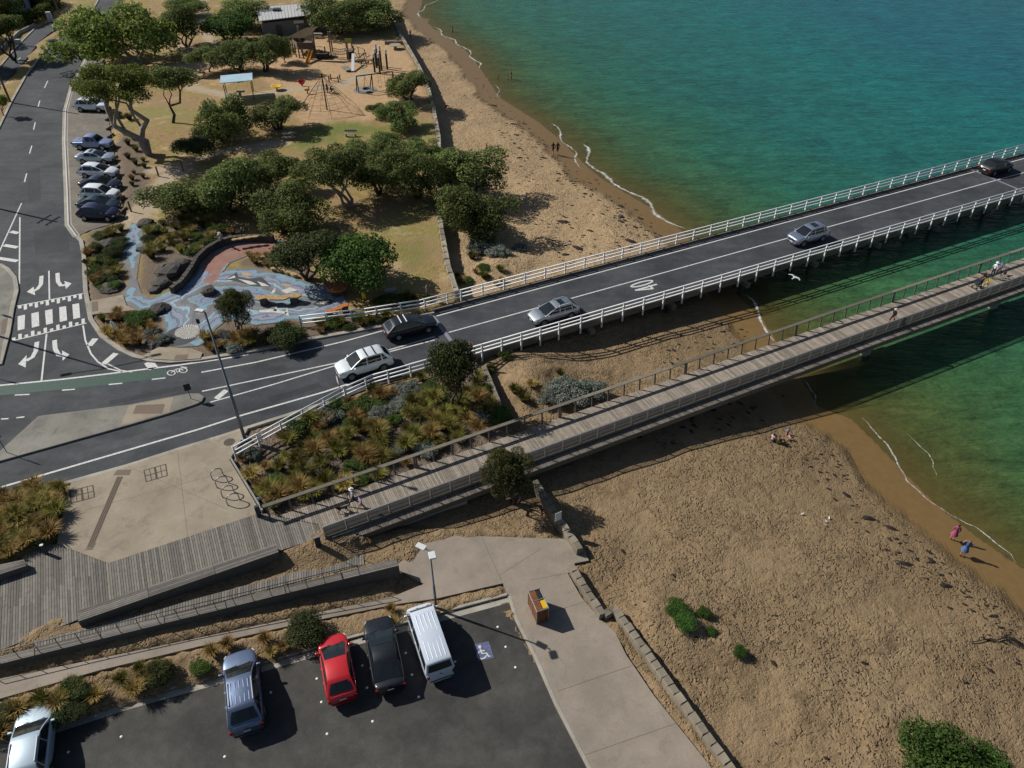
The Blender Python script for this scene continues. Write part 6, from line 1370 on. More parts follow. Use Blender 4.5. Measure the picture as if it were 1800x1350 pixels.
log_seat([(475, 470), (500, 474), (522, 483)], .5, .3, GZ+.4, 'pale driftwood log on the mound behind the mural', TIML, False)
log_seat([(407, 421), (430, 417), (455, 414)], .6, .12, GZ+.95, 'pale curved timber slab seat on top of the stone wall', TIML, False)
log_seat([(593, 394), (604, 406), (612, 412)], .5, .25, GZ+.3, 'pale fallen log on the dry grass above the bright shrub', TIML, False)
p = at(594, 515, GZ); dr = empty('drum_seat', p, 0, 'round orange topped drum seat at the right end of the mural', 'seat'); bevel(MB().lathe([(0, 0), (.7, 0), (.85, .62), (0, .62)], p, 24).build('drum', ROCK, dr), .02)
MB().lathe([(.95, .62), (.97, .70), (.92, .76), (0, .78)], p, 24).build('timber_top', TIMO, dr)
for k in (.3, .6): MB().lathe([(k, .785), (k+.06, .79), (k+.1, .785)], p, 24).build('carved_ring', TIML, dr)
sl_ = at(686, 512, GZ); tag(MB().box((sl_.x, sl_.y, GZ+.12), (1.1, .6, .24), .2).build('concrete_slab', CONCK), 'small concrete slab on the dry grass by the railing', 'slab')
# picnic furniture
def picnic(px, rz, label, table=True):
    p = tz(*px); root = empty('picnic_table' if table else 'park_bench', p, 0, label, 'table' if table else 'bench'); Mp = Matrix.Translation(p) @ Matrix.Rotation(rz, 4, 'Z'); W_ = M('grey_timber', '#8f8a80', .85, .2, 4)
    if table:
        for k in range(4): MB().box(Mp @ Vector((0, -.3+.2*k, .75)), (1.9, .18, .05), rz).build('tabletop_board', W_, root)
        for s_ in (-1, 1):
            MB().box(Mp @ Vector((0, s_*.75, .45)), (1.9, .28, .05), rz).build('seat', W_, root); MB().beam(Mp @ Vector((s_*.7, -.75, 0)), Mp @ Vector((s_*.7, -.2, .73)), .1, .08).build('leg', W_, root); MB().beam(Mp @ Vector((s_*.7, .75, 0)), Mp @ Vector((s_*.7, .2, .73)), .1, .08).build('leg', W_, root); MB().box(Mp @ Vector((s_*.7, 0, .42)), (.08, 1.6, .08), rz).build('crossbar', W_, root)
    else:
        for k in range(3): MB().box(Mp @ Vector((0, -.15+.15*k, .45)), (1.7, .13, .05), rz).build('seat_board', W_, root)
        for s_ in (-1, 1): MB().box(Mp @ Vector((s_*.65, 0, .21)), (.12, .4, .42), rz).build('leg', W_, root)
        MB().box(Mp @ Vector((0, .27, .75)), (1.7, .05, .3), rz).build('backrest', W_, root)
picnic((510, 243), .05, 'pale picnic table on the green lawn'); picnic((617, 240), .0, 'pale bench at the lower edge of the green lawn', False); picnic((352, 136), .1, 'picnic table in the shade left of the shelter'); picnic((300, 52), .1, 'picnic table under the trees at the top left'); picnic((558, 66), .0, 'picnic table behind the play tower')
# shelter
c = poly([(387, 131), (443, 126), (444, 142), (387, 147)], 2.9+GZ); sh_ = empty('shelter', (sum(v.x for v in c)/4, sum(v.y for v in c)/4, GZ), 0, 'picnic shelter with pale blue white flat roof', 'shelter')
MB().add([(v.x, v.y, v.z-(.25 if i < 2 else 0)) for i, v in enumerate(c)]+[(v.x, v.y, v.z+.1-(.25 if i < 2 else 0)) for i, v in enumerate(c)], [(3, 2, 1, 0), (4, 5, 6, 7), (0, 1, 5, 4), (1, 2, 6, 5), (2, 3, 7, 6), (3, 0, 4, 7)]).build('roof', M('pale_roof_metal', '#a9c3cf', .45, .15, 1.5, metal=.2), sh_)
cc = sum((Vector(v) for v in c), Vector())/4
for v in c: q = cc.lerp(Vector(v), .85); MB().tube([(q.x, q.y, GZ-.1), (q.x, q.y, GZ+2.62)], .07, 8).build('post', DARKM, sh_)
MB().box((cc.x, cc.y, GZ+.78), (1.6, .8, .06)).build('table', BENCHW and M('shelter_table', '#8b857a', .8), sh_); MB().box((cc.x, cc.y, GZ+.38), (.3, .3, .74)).build('table_leg', DARKM, sh_)
# shed
c = [Vector(v) for v in poly([(450, 14), (545, 7), (546, 27), (456, 38)], GZ+3.2)]; cc = sum(c, Vector())/4; shd = empty('toilet_block', (cc.x, cc.y, GZ), 0, 'grey shed with pale ribbed metal roof at the top of the park', 'building')
MB().prism([cc.lerp(v, .94) for v in c], GZ-.2, GZ+2.75).build('wall', M('shed_wall', '#6d6c6a', .85, .15, 2), shd)
rf_ = MB().add([tuple(v) for v in c]+[(v.x, v.y, v.z+.12) for v in c]+[], [(3, 2, 1, 0), (4, 5, 6, 7), (0, 1, 5, 4), (1, 2, 6, 5), (2, 3, 7, 6), (3, 0, 4, 7)]).build('roof', M('ribbed_roof', '#b5b6b2', .5, .12, 2, metal=.15), shd)
for i in range(1, 16): a_ = c[0].lerp(c[1], i/16); b__ = c[3].lerp(c[2], i/16); MB().beam((a_.x, a_.y, GZ+3.35), (b__.x, b__.y, GZ+3.35), .08, .06).build('roof_rib', MATS['ribbed_roof'], rf_)
q = c[0].lerp(c[2], .45); MB().box((q.x-.6, q.y, GZ+3.5), (1.3, 1.6, .4)).build('roof_vent', DARKM, rf_)
q = c[3].lerp(c[2], .3); MB().box((q.x+.4, q.y+.22, GZ+1.05), (1.0, .08, 2.1), .22).build('door', DARKM, shd); q = c[3].lerp(c[2], .7); MB().box((q.x+.2, q.y+.27, GZ+2.3), (2.2, .1, .5), .22).build('vent_window', LAMPW, shd)
# house, hedge and fence across the street
def hedge(pts, w, h, label):
    root = empty('hedge', pts[0], 0, label, 'hedge'); L = sum((b-a).length for a, b in zip(pts[:-1], pts[1:])); n = max(2, int(L/1.1)); lob = []
    for i in range(n+1):
        f = i/n*(len(pts)-1); k = min(int(f), len(pts)-2); p = pts[k].lerp(pts[k+1], f-k)-pts[0]; lob.append((p.x, p.y, h*.5, w*.62, h*.55, random.random()))
    link('foliage', leaf_cloud('foliage', lob, 700*n, .16, L_FROND, 77), root); return root
hedge([at(20, 44, GZ), at(52, 42, GZ), at(70, 34, GZ), at(84, 26, GZ)], 2.4, 2.2, 'clipped green hedge in front of the house at the top left')
hc = at(24, 24, GZ); hs_ = empty('house', hc, 0, 'pale blue weatherboard house partly seen in the top left corner', 'house'); HW = M('weatherboard_blue', '#8f9cb5', .7, .12, 3); rz_ = .35; Mh = Matrix.Translation(hc) @ Matrix.Rotation(rz_, 4, 'Z')
MB().box(Mh @ Vector((-3, 4, 1.6)), (13, 8, 3.4), rz_).build('wall', HW, hs_); MB().box(Mh @ Vector((-9, -.5, 1.4)), (5, 5, 3.0), rz_).build('wall', M('house_wall_pale', '#b7b6ae', .8, .1, 3), hs_)
V = [Mh @ Vector(v) for v in ((-10, -.5, 3.2), (4, -.5, 3.2), (4, 8.5, 3.2), (-10, 8.5, 3.2), (-7, 4, 5.6), (1, 4, 5.6))]; MB().add(V, [(0, 1, 5, 4), (1, 2, 5), (2, 3, 4, 5), (3, 0, 4)]).build('roof', M('house_roof', '#4d4a50', .8, .2, 2), hs_)
for x in (-5, -1.5, 2): w_ = MB().box(Mh @ Vector((x, -.04, 1.7)), (1.5, .1, 1.4), rz_).build('window', GLASS, hs_); MB().box(Mh @ Vector((x, -.07, .95)), (1.7, .14, .1), rz_).build('window_sill', LAMPW, w_)
tag(MB().wall(poly([(-60, 150), (0, 92), (34, 60), (62, 46)], GZ), .25, GZ-.2, GZ+.55).build('front_fence', M('fence_render', '#8c8a86', .8, .15, 3)), 'low rendered wall along the service road before the house', 'fence')
gp = at(90, 38, GZ); tag(bevel(MB().box((gp.x, gp.y, GZ+.9), (.9, .6, 1.9), .3).build('gate_pillar', LAMPW), .05), 'pale gate pillar at the end of the hedge', 'pillar')
tag(MB().box((at(33, 76, GZ).x, at(33, 76, GZ).y, GZ+.35), (.9, .5, .7)).build('letterbox', LAMPW), 'small white letterbox on the low wall', 'letterbox')
# seaweed wrack scattered along the tide lines, thrown-up weed and twigs
sw = MB(); SWMAT = M('seaweed_dark', '#211a12', .9, .3, 5)
def wrack(zone, n, smin, smax):
    xs = [p[0] for p in zone]; ys = [p[1] for p in zone]; k = 0
    while k < n:
        x = random.uniform(min(xs), max(xs)); y = random.uniform(min(ys), max(ys))
        if not inpoly(x, y, zone): continue
        k += 1; p = tz(x, y); L = random.uniform(smin, smax)*(2.2 if random.random() < .08 else 1); a = random.uniform(-.6, .6)-.5; m_ = 6; top = Vector((p.x, p.y, p.z+L*.16+.03)); ring = [Vector((p.x+math.cos(a)*L*math.cos(t)*random.uniform(.7, 1.2)-math.sin(a)*L*.5*math.sin(t), p.y+math.sin(a)*L*math.cos(t)+math.cos(a)*L*.5*math.sin(t)*random.uniform(.6, 1.2), p.z-.02)) for t in np.linspace(0, 2*math.pi, m_+1)[:-1]]
        sw.add(ring+[top], [(i, (i+1) % m_, m_) for i in range(m_)])
wrack([(742, 90), (800, 110), (870, 175), (930, 220), (1000, 280), (1080, 340), (1150, 390), (1185, 412), (1100, 440), (985, 470), (930, 400), (900, 300), (850, 220), (790, 160)], 300, .12, .42)
wrack([(830, 130), (960, 250), (1060, 340), (1150, 400), (1120, 415), (1010, 330), (900, 240)], 130, .12, .38)
wrack([(1440, 765), (1500, 850), (1600, 935), (1700, 1020), (1800, 1100), (1800, 1180), (1640, 1050), (1500, 920), (1390, 790)], 150, .08, .32)
wrack([(1150, 600), (1300, 560), (1330, 600), (1180, 665)], 30, .15, .4); wrack([(1100, 760), (1380, 660), (1400, 720), (1150, 800)], 30, .15, .4)
wrack([(1060, 960), (1500, 900), (1800, 1180), (1700, 1330), (1300, 1340), (1150, 1150)], 160, .05, .16)
tag(sw.build('seaweed', SWMAT), 'dark clumps of seaweed strewn along the beach tide lines', 'seaweed', kind='stuff')
dw = empty('driftwood', tz(1740, 1130), 0, 'dead twiggy branch lying on the beach near the right edge', 'driftwood'); b = MB(); s0 = tz(1705, 1130)+Vector((0, 0, .08)); s1 = tz(1768, 1122)+Vector((0, 0, .15)); limb(b, s0, s1, .03, .05, 6, .06)
for i in range(14): limb(b, s1+Vector((random.uniform(-.3, .2), random.uniform(-.2, .2), 0)), s1+Vector((random.uniform(-.4, .6), random.uniform(-.6, .7), random.uniform(.1, .6))), .025, .008, 3, .1)
b.build('branches', BARKD, dw)
# ================================================================== PLAYGROUND
PT = M('play_timber', '#6a5d50', .85, .25, 4, .2, 15); PTD = M('play_timber_dark', '#3b322b', .85, .25, 4); ROPE = M('rope_dark', '#2b2826', .9, .1); SAIL = M('shade_sail', '#b5ad97', .8, .1, 1); ORG = M('orange_slide', '#c98a17', .4, .1); MATG = M('rubber_mat', '#77766f', .9, .15, 2); LIME = M('lime_panel', '#8fa02c', .6, .1)
def G(x, y): return tz(x, y)
def posts(root, bases, tops, r, mat=PT, name='post'):
    for (bx, by), ty in zip(bases, tops): B = G(bx, by); h = height_to(B, ty); MB().tube([B-Vector((0, 0, .3)), B+Vector((0, 0, h))], r, 8).build(name, mat, root)
tw = empty('play_tower', G(535, 92), 0, 'timber play tower with tan shade sail in the playground', 'play tower')
posts(tw, [(517, 96), (521, 100), (527, 102), (534, 103), (541, 104), (548, 104), (516, 90), (520, 86)], [74, 78, 84, 86, 88, 88, 72, 70], .12)
posts(tw, [(530, 90), (532, 97), (556, 99), (552, 88)], [45, 47, 39, 60], .14)
d0 = [Vector((v.x, v.y, 0)) for v in (G(518, 94), G(526, 100), G(552, 100), (G(554, 88)), G(530, 84))]
MB().prism(d0, GZ+1.3, GZ+1.45).build('platform', PT, tw)
for a_, b_ in zip(d0, d0[1:]+d0[:1]): MB().beam((a_.x, a_.y, GZ+1.95), (b_.x, b_.y, GZ+1.95), .06, 1.0).build('side_panel', PT, tw)
s4 = [at(499, 68, GZ+3.3), at(537, 49, GZ+5.2), at(560, 46, GZ+5.2), at(546, 57, GZ+4.3)]; sv = []
for i in range(7):
    for j in range(7): u_, v_ = i/6, j/6; q = s4[0].lerp(s4[1], u_).lerp(s4[3].lerp(s4[2], u_), v_); q.z -= 1.0*math.sin(math.pi*u_)*math.sin(math.pi*v_); sv.append(q)
MB().add(sv, [(i*7+j, i*7+j+1, (i+1)*7+j+1, (i+1)*7+j) for i in range(6) for j in range(6)]).build('shade_sail', SAIL, tw, smooth=True)
q0, q1 = G(541, 112), G(549, 103); MB().beam(q1+Vector((0, 0, 1.2)), q0+Vector((0, 0, .15)), .6, .08).build('slide', ORG, tw)
for dx in (-.3, .3): MB().beam(q1+Vector((dx, 0, 1.35)), q0+Vector((dx, 0, .3)), .06, .25).build('slide_side', ORG, tw)
MB().box(G(543, 80)+Vector((0, 0, 1.9)), (.8, .08, .8)).build('yellow_panel', YEL, tw)
br_ = empty('rope_bridge', G(585, 100), 0, 'rope and timber climbing course right of the play tower', 'play equipment')
posts(br_, [(563, 102), (573, 101), (583, 101), (585, 92), (566, 95)], [86, 82, 55, 56, 88], .12)
MB().box(G(568, 102)+Vector((0, 0, .45)), (2.0, 1.5, .9)).build('timber_box', PTD, br_); MB().box(G(583, 100)+Vector((0, 0, .25)), (1.6, 1.2, .12)).build('step_platform', PT, br_)
for dz in (.6, 1.1, 1.5): MB().tube([G(585, 100)+Vector((0, 0, dz)), G(600, 100)+Vector((0, 0, dz-.25)), G(614, 100)+Vector((0, 0, dz+.05))], .05, 6).build('rope', ROPE, br_)
for i in range(8): p = G(587+3.3*i, 100); MB().tube([p+Vector((0, 0, .35)), p+Vector((0, 0, 1.3))], .025, 5).build('rope', ROPE, br_)
t2 = empty('slide_tower', G(618, 104), 0, 'small timber tower with white slide beside the pole cluster', 'play tower')
posts(t2, [(614, 108), (624, 109), (611, 99), (621, 100)], [72, 80, 70, 69], .11); MB().box(G(617, 104)+Vector((0, 0, 1.6)), (1.7, 1.5, .12)).build('platform', PT, t2); MB().box(G(616, 102)+Vector((0, 0, 3.0)), (1.2, .08, .5)).build('lime_panel', LIME, t2); MB().box(G(617, 107)+Vector((0, 0, .9)), (1.3, .1, 1.3)).build('panel', PTD, t2)
q1, q0 = G(623, 111)+Vector((0, 0, 1.6)), G(620, 127)+Vector((0, 0, .2)); MB().beam(q1, q0, .5, .07).build('slide', LAMPW, t2)
MB().tube([G(626, 110)+Vector((0, 0, 1.7)), G(634, 116)+Vector((0, 0, .9)), G(637, 121)], .06, 6).build('fireman_pole', PTD, t2)
bl = empty('balance_course', G(642, 105), 0, 'row of stepping stumps and bars beside the white slide', 'play equipment')
for x, y in ((630, 111), (636, 111), (643, 112), (648, 111), (654, 110)): B = G(x, y); MB().lathe([(.22, .5), (.22, .42), (.08, .42), (.08, 0)], B, 10).build('stump', PTD, bl); MB().lathe([(0, .5), (.22, .5)], B, 10).build('stump_top', PT, bl)
for a_, b_ in (((630, 92), (632, 101)), ((641, 96), (644, 101)), ((640, 104), (643, 112))): MB().beam(G(*b_), G(*a_)+Vector((0, 0, .9)), .16, .12).build('bar', PTD, bl)
for a_, b_ in (((626, 90), (642, 95)), ((628, 103), (646, 103))): MB().tube([G(*a_)+Vector((0, 0, .8)), G(*b_)+Vector((0, 0, .8))], .04, 5).build('rail', ROPE, bl)
pc = empty('pole_cluster', G(668, 126), 0, 'cluster of tall timber poles with pale tops near the swings', 'play equipment')
for (bx, by), ty in zip(((659, 127), (662, 119), (664, 116), (668, 130), (671, 124), (681, 122)), (94, 86, 77, 94, 80, 87)):
    B = G(bx, by); h = height_to(B, ty); MB().tube([B-Vector((0, 0, .2)), B+Vector((0, 0, h*.8))], .17, 9).build('pole', PTD, pc); MB().tube([B+Vector((0, 0, h*.8)), B+Vector((0, 0, h))], .175, 9).build('pole_top', LAMPW, pc)
sg = empty('swing_set', G(640, 159), 0, 'timber swing frame with a round basket and two swings', 'swing'); S0, S1 = at(626, 134, GZ+2.6), at(690, 126, GZ+2.6); MB().tube([S0, S1], .09, 8).build('beam', PTD, sg)
for f, (f1, f2) in ((0.0, ((627, 160), (631, 163))), (.42, ((650, 157), (656, 160))), (1.0, ((690, 152), (695, 156)))):
    for q in (f1, f2): MB().tube([S0.lerp(S1, f), G(*q)], .08, 8).build('leg', PTD, sg)
bk = S0.lerp(S1, .22)-Vector((0, 0, 2.1)); MB().lathe([(.5, .12), (.55, 0), (.2, -.12), (0, -.12)], bk, 16).build('basket', BLACK, sg)
for a_ in (0, 2.1, 4.2): MB().tube([bk+Vector((.5*math.cos(a_), .5*math.sin(a_), .1)), S0.lerp(S1, .22)], .02, 4).build('chain', ROPE, sg)
for f in (.62, .8): s_ = S0.lerp(S1, f); MB().box(s_-Vector((0, 0, 2.1)), (.45, .2, .05)).build('swing_seat', BLACK, sg); [MB().tube([s_+Vector((d, 0, 0)), s_+Vector((d, 0, -2.1))], .018, 4).build('chain', ROPE, sg) for d in (-.2, .2)]
c = G(642, 158); MB().lathe([(1.9, .0), (1.9, .02), (0, .03)], (c.x, c.y, GZ+.03), 20).build('soft_mat', MATG, sg)
nt2 = empty('climbing_net', G(575, 193), 0, 'pyramid rope climbing net round a dark mast', 'climbing net'); Bm = G(575, 193); hm = height_to(Bm, 130); MB().tube([Bm, Bm+Vector((0, 0, hm))], .1, 8).build('mast', BLACK, nt2); Tm = Bm+Vector((0, 0, hm-.2)); K = 8; anc = []
for i in range(K): a_ = 2*math.pi*i/K+.35; p = Vector((Bm.x+4.6*math.cos(a_), Bm.y+4.6*math.sin(a_), GZ)); anc.append(p); MB().tube([Tm, p+Vector((0, 0, .1))], .025, 4).build('stay_rope', ROPE, nt2)
nb = MB()
for f in (.25, .4, .55, .7, .82):
    for i in range(K): nb.tube([Tm.lerp(anc[i], f)+Vector((0, 0, .1)), Tm.lerp(anc[(i+1) % K], f)+Vector((0, 0, .1))], .016, 4, False)
for i in range(K):
    for f0, f1 in ((.25, .4), (.4, .55), (.55, .7), (.7, .82)): nb.tube([Tm.lerp(anc[i], f0).lerp(Tm.lerp(anc[(i+1) % K], f0), .5), Tm.lerp(anc[i], f1).lerp(Tm.lerp(anc[(i+1) % K], f1), .5)], .014, 4, False)
nb.build('net', ROPE, nt2)
# heart shaped red spinner: two lobed bowl
hB = G(531, 151); ht = empty('heart_spinner', hB, 0, 'shiny red heart shaped spinner in the play sand', 'play equipment'); V = []; n = 28
for k, (s_, z) in enumerate(((.05, .1), (.75, .35), (1.0, .75), (.92, 1.15), (.8, 1.1), (.6, .6))):
    for i in range(n):
        t = 2*math.pi*i/n; x = 16*math.sin(t)**3/16; y = (13*math.cos(t)-5*math.cos(2*t)-2*math.cos(3*t)-math.cos(4*t))/16
        V.append(hB+Vector((x*.62*s_, y*.25*s_, z*.45+.62*s_*(y+1.0)*.5)))
MB().add(V, [(k*n+i, k*n+(i+1) % n, (k+1)*n+(i+1) % n, (k+1)*n+i) for k in range(5) for i in range(n)]).build('bowl', RED, ht, smooth=True); MB().tube([hB-Vector((0, 0, .1)), hB+Vector((0, 0, .35))], .1, 8).build('pivot', DARKM, ht)
yB = G(487, 158); ys_ = empty('dish_spinner', yB, 0, 'yellow dish spinner at the left of the play sand', 'play equipment'); MB().lathe([(0, .35), (.45, .4), (.85, .62), (.9, .66), (.8, .66), (.4, .48), (0, .45)], yB, 20).build('dish', YEL, ys_, smooth=True); MB().tube([yB-Vector((0, 0, .1)), yB+Vector((0, 0, .4))], .12, 8).build('pivot', DARKM, ys_)
sr = empty('spring_rider', G(541, 165), 0, 'small brown spring rider below the red heart', 'play equipment'); p = G(541, 165); MB().tube([p, p+Vector((0, 0, .45))], .1, 8).build('spring', DARKM, sr); bevel(MB().box(p+Vector((0, 0, .65)), (.8, .2, .35), .2).build('seat', ORG, sr), .05); bevel(MB().box(p+Vector((.3, .05, .95)), (.2, .16, .4), .2).build('head', ORG, sr), .04)
wf = empty('balance_posts', G(590, 142), 0, 'four short timber posts with a low beam behind the climbing net', 'play equipment'); posts(wf, [(579, 145), (582, 141), (595, 145), (598, 141)], [133, 130, 134, 131], .1, PTD); MB().beam(G(580, 143)+Vector((0, 0, .5)), G(596, 143)+Vector((0, 0, .5)), .2, .1).build('beam', PTD, wf)
for (x, y), l in (((607, 121), 'round flat play stool by the white slide'), ((612, 125), 'second round flat play stool nearer the swings')): o_ = MB().lathe([(.2, 0), (.25, .25), (.7, .3), (.7, .36), (0, .38)], G(x, y), 16).build('play_stool', MATG); tag(o_, l, 'stool')
tb = empty('round_table', G(695, 85), 0, 'round concrete table by the sea wall beyond the poles', 'table'); p = G(695, 86); MB().lathe([(1.1, .75), (1.1, .68), (.3, .6), (.3, 0)], p, 18).build('pedestal', CONCK, tb); MB().lathe([(0, .76), (1.1, .75)], p, 18).build('tabletop', CONCK, tb)
stone_wall('low_wall', P([(676, 72), (692, 72), (708, 71)], GZ+.6), .4, GZ-.1, GZ+.55, 'low pale wall behind the round table', .9)
# ================================================================== PEOPLE AND ANIMALS
SKIN = M('skin', '#b07c5c', .6, .06, 6); 
def cloth(c): return M('cloth_'+c.strip('#'), c, .85, .1, 8)
SK = {'pelvis': (0, 0, .93), 'waist': (0, 0, 1.08), 'chest': (0, .01, 1.28), 'collar': (0, 0, 1.43), 'neck': (0, .01, 1.50), 'head': (0, .02, 1.60), 'crown': (0, .02, 1.70)}
def pose(kind):
    J = {k: Vector(v) for k, v in SK.items()}
    for s_, n_ in ((1, 'l'), (-1, 'r')):
        J['sh'+n_] = Vector((s_*.17, 0, 1.40)); J['hip'+n_] = Vector((s_*.09, 0, .90))
        sw_ = s_ if kind == 'walk' else 0
        J['el'+n_] = Vector((s_*.23, -.10*sw_, 1.13)); J['wr'+n_] = Vector((s_*.22, -.10*sw_+.12, .90)); J['ha'+n_] = Vector((s_*.21, -.1*sw_+.17, .82))
        J['kn'+n_] = Vector((s_*.10, .20*sw_+.03, .50)); J['an'+n_] = Vector((s_*.10, .32*sw_-(.12 if sw_ < 0 else .0), .10+(.05 if sw_ < 0 else 0))); J['to'+n_] = Vector((s_*.11, .32*sw_+(.14 if sw_ >= 0 else .02), .04))
        if kind == 'push': J['el'+n_] = Vector((s_*.22, .14, 1.15)); J['wr'+n_] = Vector((s_*.2, .36, 1.05)); J['ha'+n_] = Vector((s_*.19, .44, 1.05))
        if kind == 'reach': J['el'+n_] = Vector((s_*.28, .22, 1.25)); J['wr'+n_] = Vector((s_*.22, .42, 1.02)); J['ha'+n_] = Vector((s_*.2, .5, .98))
        if kind == 'arms': J['el'+n_] = Vector((s_*.36, .05, 1.3)); J['wr'+n_] = Vector((s_*.28, .05, 1.52)); J['ha'+n_] = Vector((s_*.2, .03, 1.6))
        if kind == 'sit':
            J['kn'+n_] = Vector((s_*.14, .42, 1.28)); J['an'+n_] = Vector((s_*.14, .62, .90)); J['to'+n_] = Vector((s_*.14, .78, .87)); J['el'+n_] = Vector((s_*.24, .12, 1.18)); J['wr'+n_] = Vector((s_*.2, .32, 1.22)); J['ha'+n_] = Vector((s_*.19, .40, 1.24))
    if kind == 'reach':
        for k in ('chest', 'collar', 'neck', 'head', 'crown', 'shl', 'shr'): J[k] += Vector((0, .30*(J[k].z-.95)/.6, -.08*(J[k].z-.95)/.6))
    if kind == 'sit':
        for k in J: J[k] = J[k]-Vector((0, 0, .83))
    return J
EDG = [('pelvis', 'waist'), ('waist', 'chest'), ('chest', 'collar'), ('collar', 'neck'), ('neck', 'head'), ('head', 'crown')]+[(a+s_, b+s_) for s_ in 'lr' for a, b in (('sh', 'el'), ('el', 'wr'), ('wr', 'ha'), ('hip', 'kn'), ('kn', 'an'), ('an', 'to'))]+[('collar', 'shl'), ('collar', 'shr'), ('pelvis', 'hipl'), ('pelvis', 'hipr')]
RAD = {'pelvis': .145, 'waist': .125, 'chest': .155, 'collar': .10, 'neck': .055, 'head': .092, 'crown': .065, 'sh': .062, 'el': .043, 'wr': .03, 'ha': .036, 'hip': .088, 'kn': .056, 'an': .042, 'to': .04}
ZONE = {('neck', 'head'): 0, ('head', 'crown'): 1, ('sh', 'el'): 2, ('el', 'wr'): 0, ('wr', 'ha'): 0, ('hip', 'kn'): 3, ('kn', 'an'): 4, ('an', 'to'): 5, ('pelvis', 'waist'): 3, ('pelvis', 'hip'): 3}
def skin_mesh(J, edges, rad, root, sub=1):
    names = list(J); me = bpy.data.meshes.new('figure'); me.from_pydata([J[k] for k in names], [(names.index(a), names.index(b)) for a, b in edges], []); o = link('figure_tmp', me)
    md = o.modifiers.new('skin', 'SKIN'); md.use_smooth_shade = True; o.modifiers.new('sub', 'SUBSURF').levels = sub
    for i, k in enumerate(names):
        q = rad.get(k, rad.get(k[:-1])); sv_ = me.skin_vertices[0].data[i]; sv_.radius = q if isinstance(q, tuple) else (q, q*(.72 if k in ('chest', 'waist', 'pelvis', 'collar') else 1)); sv_.use_root = (k == root)
    dg_ = bpy.context.evaluated_depsgraph_get(); out = bpy.data.meshes.new_from_object(o.evaluated_get(dg_)); bpy.data.objects.remove(o); return out
POSES = {}
def figure(kind):
    if kind in POSES: return POSES[kind]
    J = pose(kind); me = skin_mesh(J, EDG, RAD, 'pelvis'); zi = []
    for p in me.polygons:
        c = p.center; best = 9; z = 2
        for a, b in EDG:
            A, B_ = J[a], J[b]; d = B_-A; t = max(0, min(1, (c-A).dot(d)/max(1e-6, d.dot(d)))); q = (c-A-d*t).length
            if q < best-.004: best = q; z = ZONE.get((a, b), ZONE.get((a.rstrip('lr') if a[-1] in 'lr' and len(a) <= 4 else a, b[:-1] if b[-1] in 'lr' and len(b) <= 4 else b), ZONE.get((a[:-1], b[:-1]), 2)))
        if z == 0 and c.z > J['neck'].z and c.y < J['head'].y-.02: z = 1
        zi.append(z)
    V = [v.co.copy() for v in me.vertices]; F = [tuple(p.vertices) for p in me.polygons]; b = MB(); b.add(V, F); b.m = zi
    for s_ in 'lr':                       # five fingers to each hand
        h = J['ha'+s_]; d = (h-J['wr'+s_]).normalized(); sgn = 1 if s_ == 'l' else -1; x = Vector((sgn, 0, 0)); x = (x-d*x.dot(d)).normalized(); y = d.cross(x); b.mat(0)
        for k, L in enumerate((.075, .085, .08, .06)): o = h+x*(-.024+.016*k)+d*.02; b.tube([o, o+d*L*.5, o+d*L*.85+y*.02*sgn], [.011, .010, .007], 5)
        o = h-x*.03; b.tube([o-d*.02, o-x*.03+d*.02, o-x*.03+d*.05], [.012, .011, .008], 5)
    hd = J['head']; b.mat(0); b.add([hd+Vector(v) for v in ((-.014, .085, -.01), (.014, .085, -.01), (0, .118, -.012), (0, .085, .03))], [(0, 1, 2), (0, 2, 3), (1, 3, 2)])
    b.mat(1)
    for sx in (-.033, .033): b.add([hd+Vector((sx+a_, .094, .022+c_)) for a_, c_ in ((-.012, -.006), (.012, -.006), (.012, .006), (-.012, .006))], [(0, 1, 2, 3)])
    b.add([hd+Vector((a_, .092, -.045+c_)) for a_, c_ in ((-.022, -.004), (.022, -.004), (.022, .004), (-.022, .004))], [(0, 1, 2, 3)])
    b.mat(0)
    for sx in (-1, 1): b.box(hd+Vector((sx*.095, 0, .0)), (.02, .035, .05))
    POSES[kind] = b; return b
def person(px, kind, az, h, shirt, legs, label, hair='#2a211b', long=True, shoes='#2a2a2c', z=None, hat=None, skirt=None, group=None):
    p = tz(*px) if z is None else at(*px, z); root = empty('person', p, az-math.pi/2, label, 'person', group)
    mats = [SKIN, cloth(hat or hair), cloth(shirt), cloth(legs), cloth(legs) if long else SKIN, cloth(shoes)]
    o = figure(kind).build('body', mats, root, smooth=True, local=True); s_ = h/1.70; o.scale = (s_,)*3
    J = pose(kind)
    if hat: q = MB().lathe([(0, .15), (.07, .14), (.10, .06), (.17, .05), (.17, .04), (0, .05)], J['head']+Vector((0, 0, .03)), 14).build('hat', cloth(hat), root, local=True); q.scale = (s_,)*3
    if skirt: q = MB().lathe([(.14, 1.05), (.18, .9), (.26, .62), (.25, .61), (.1, .9)], (0, 0, 0), 14).build('skirt', cloth(skirt), root, local=True); q.scale = (s_,)*3
    return root
GB = 'people on the beach'
person((623, 889), 'walk', A26+math.pi, 1.72, '#b9aebb', '#23262e', 'person in white cap, pale shirt and dark trousers walking a black dog on the footbridge', z=zf(4)+.02, hat='#c9c9cc')
person((637, 899), 'walk', A26+math.pi+.1, 1.62, '#c0a9c9', '#8f7f78', 'person in pale lilac top and shorts walking beside the dog walker', z=zf(4)+.02, long=False)
person((1565, 571), 'walk', A26+math.pi, 1.72, '#17181d', '#15161a', 'person in black with a pale hat walking alone on the footbridge', z=zf(52)+.02, long=False, hat='#b9ac98')
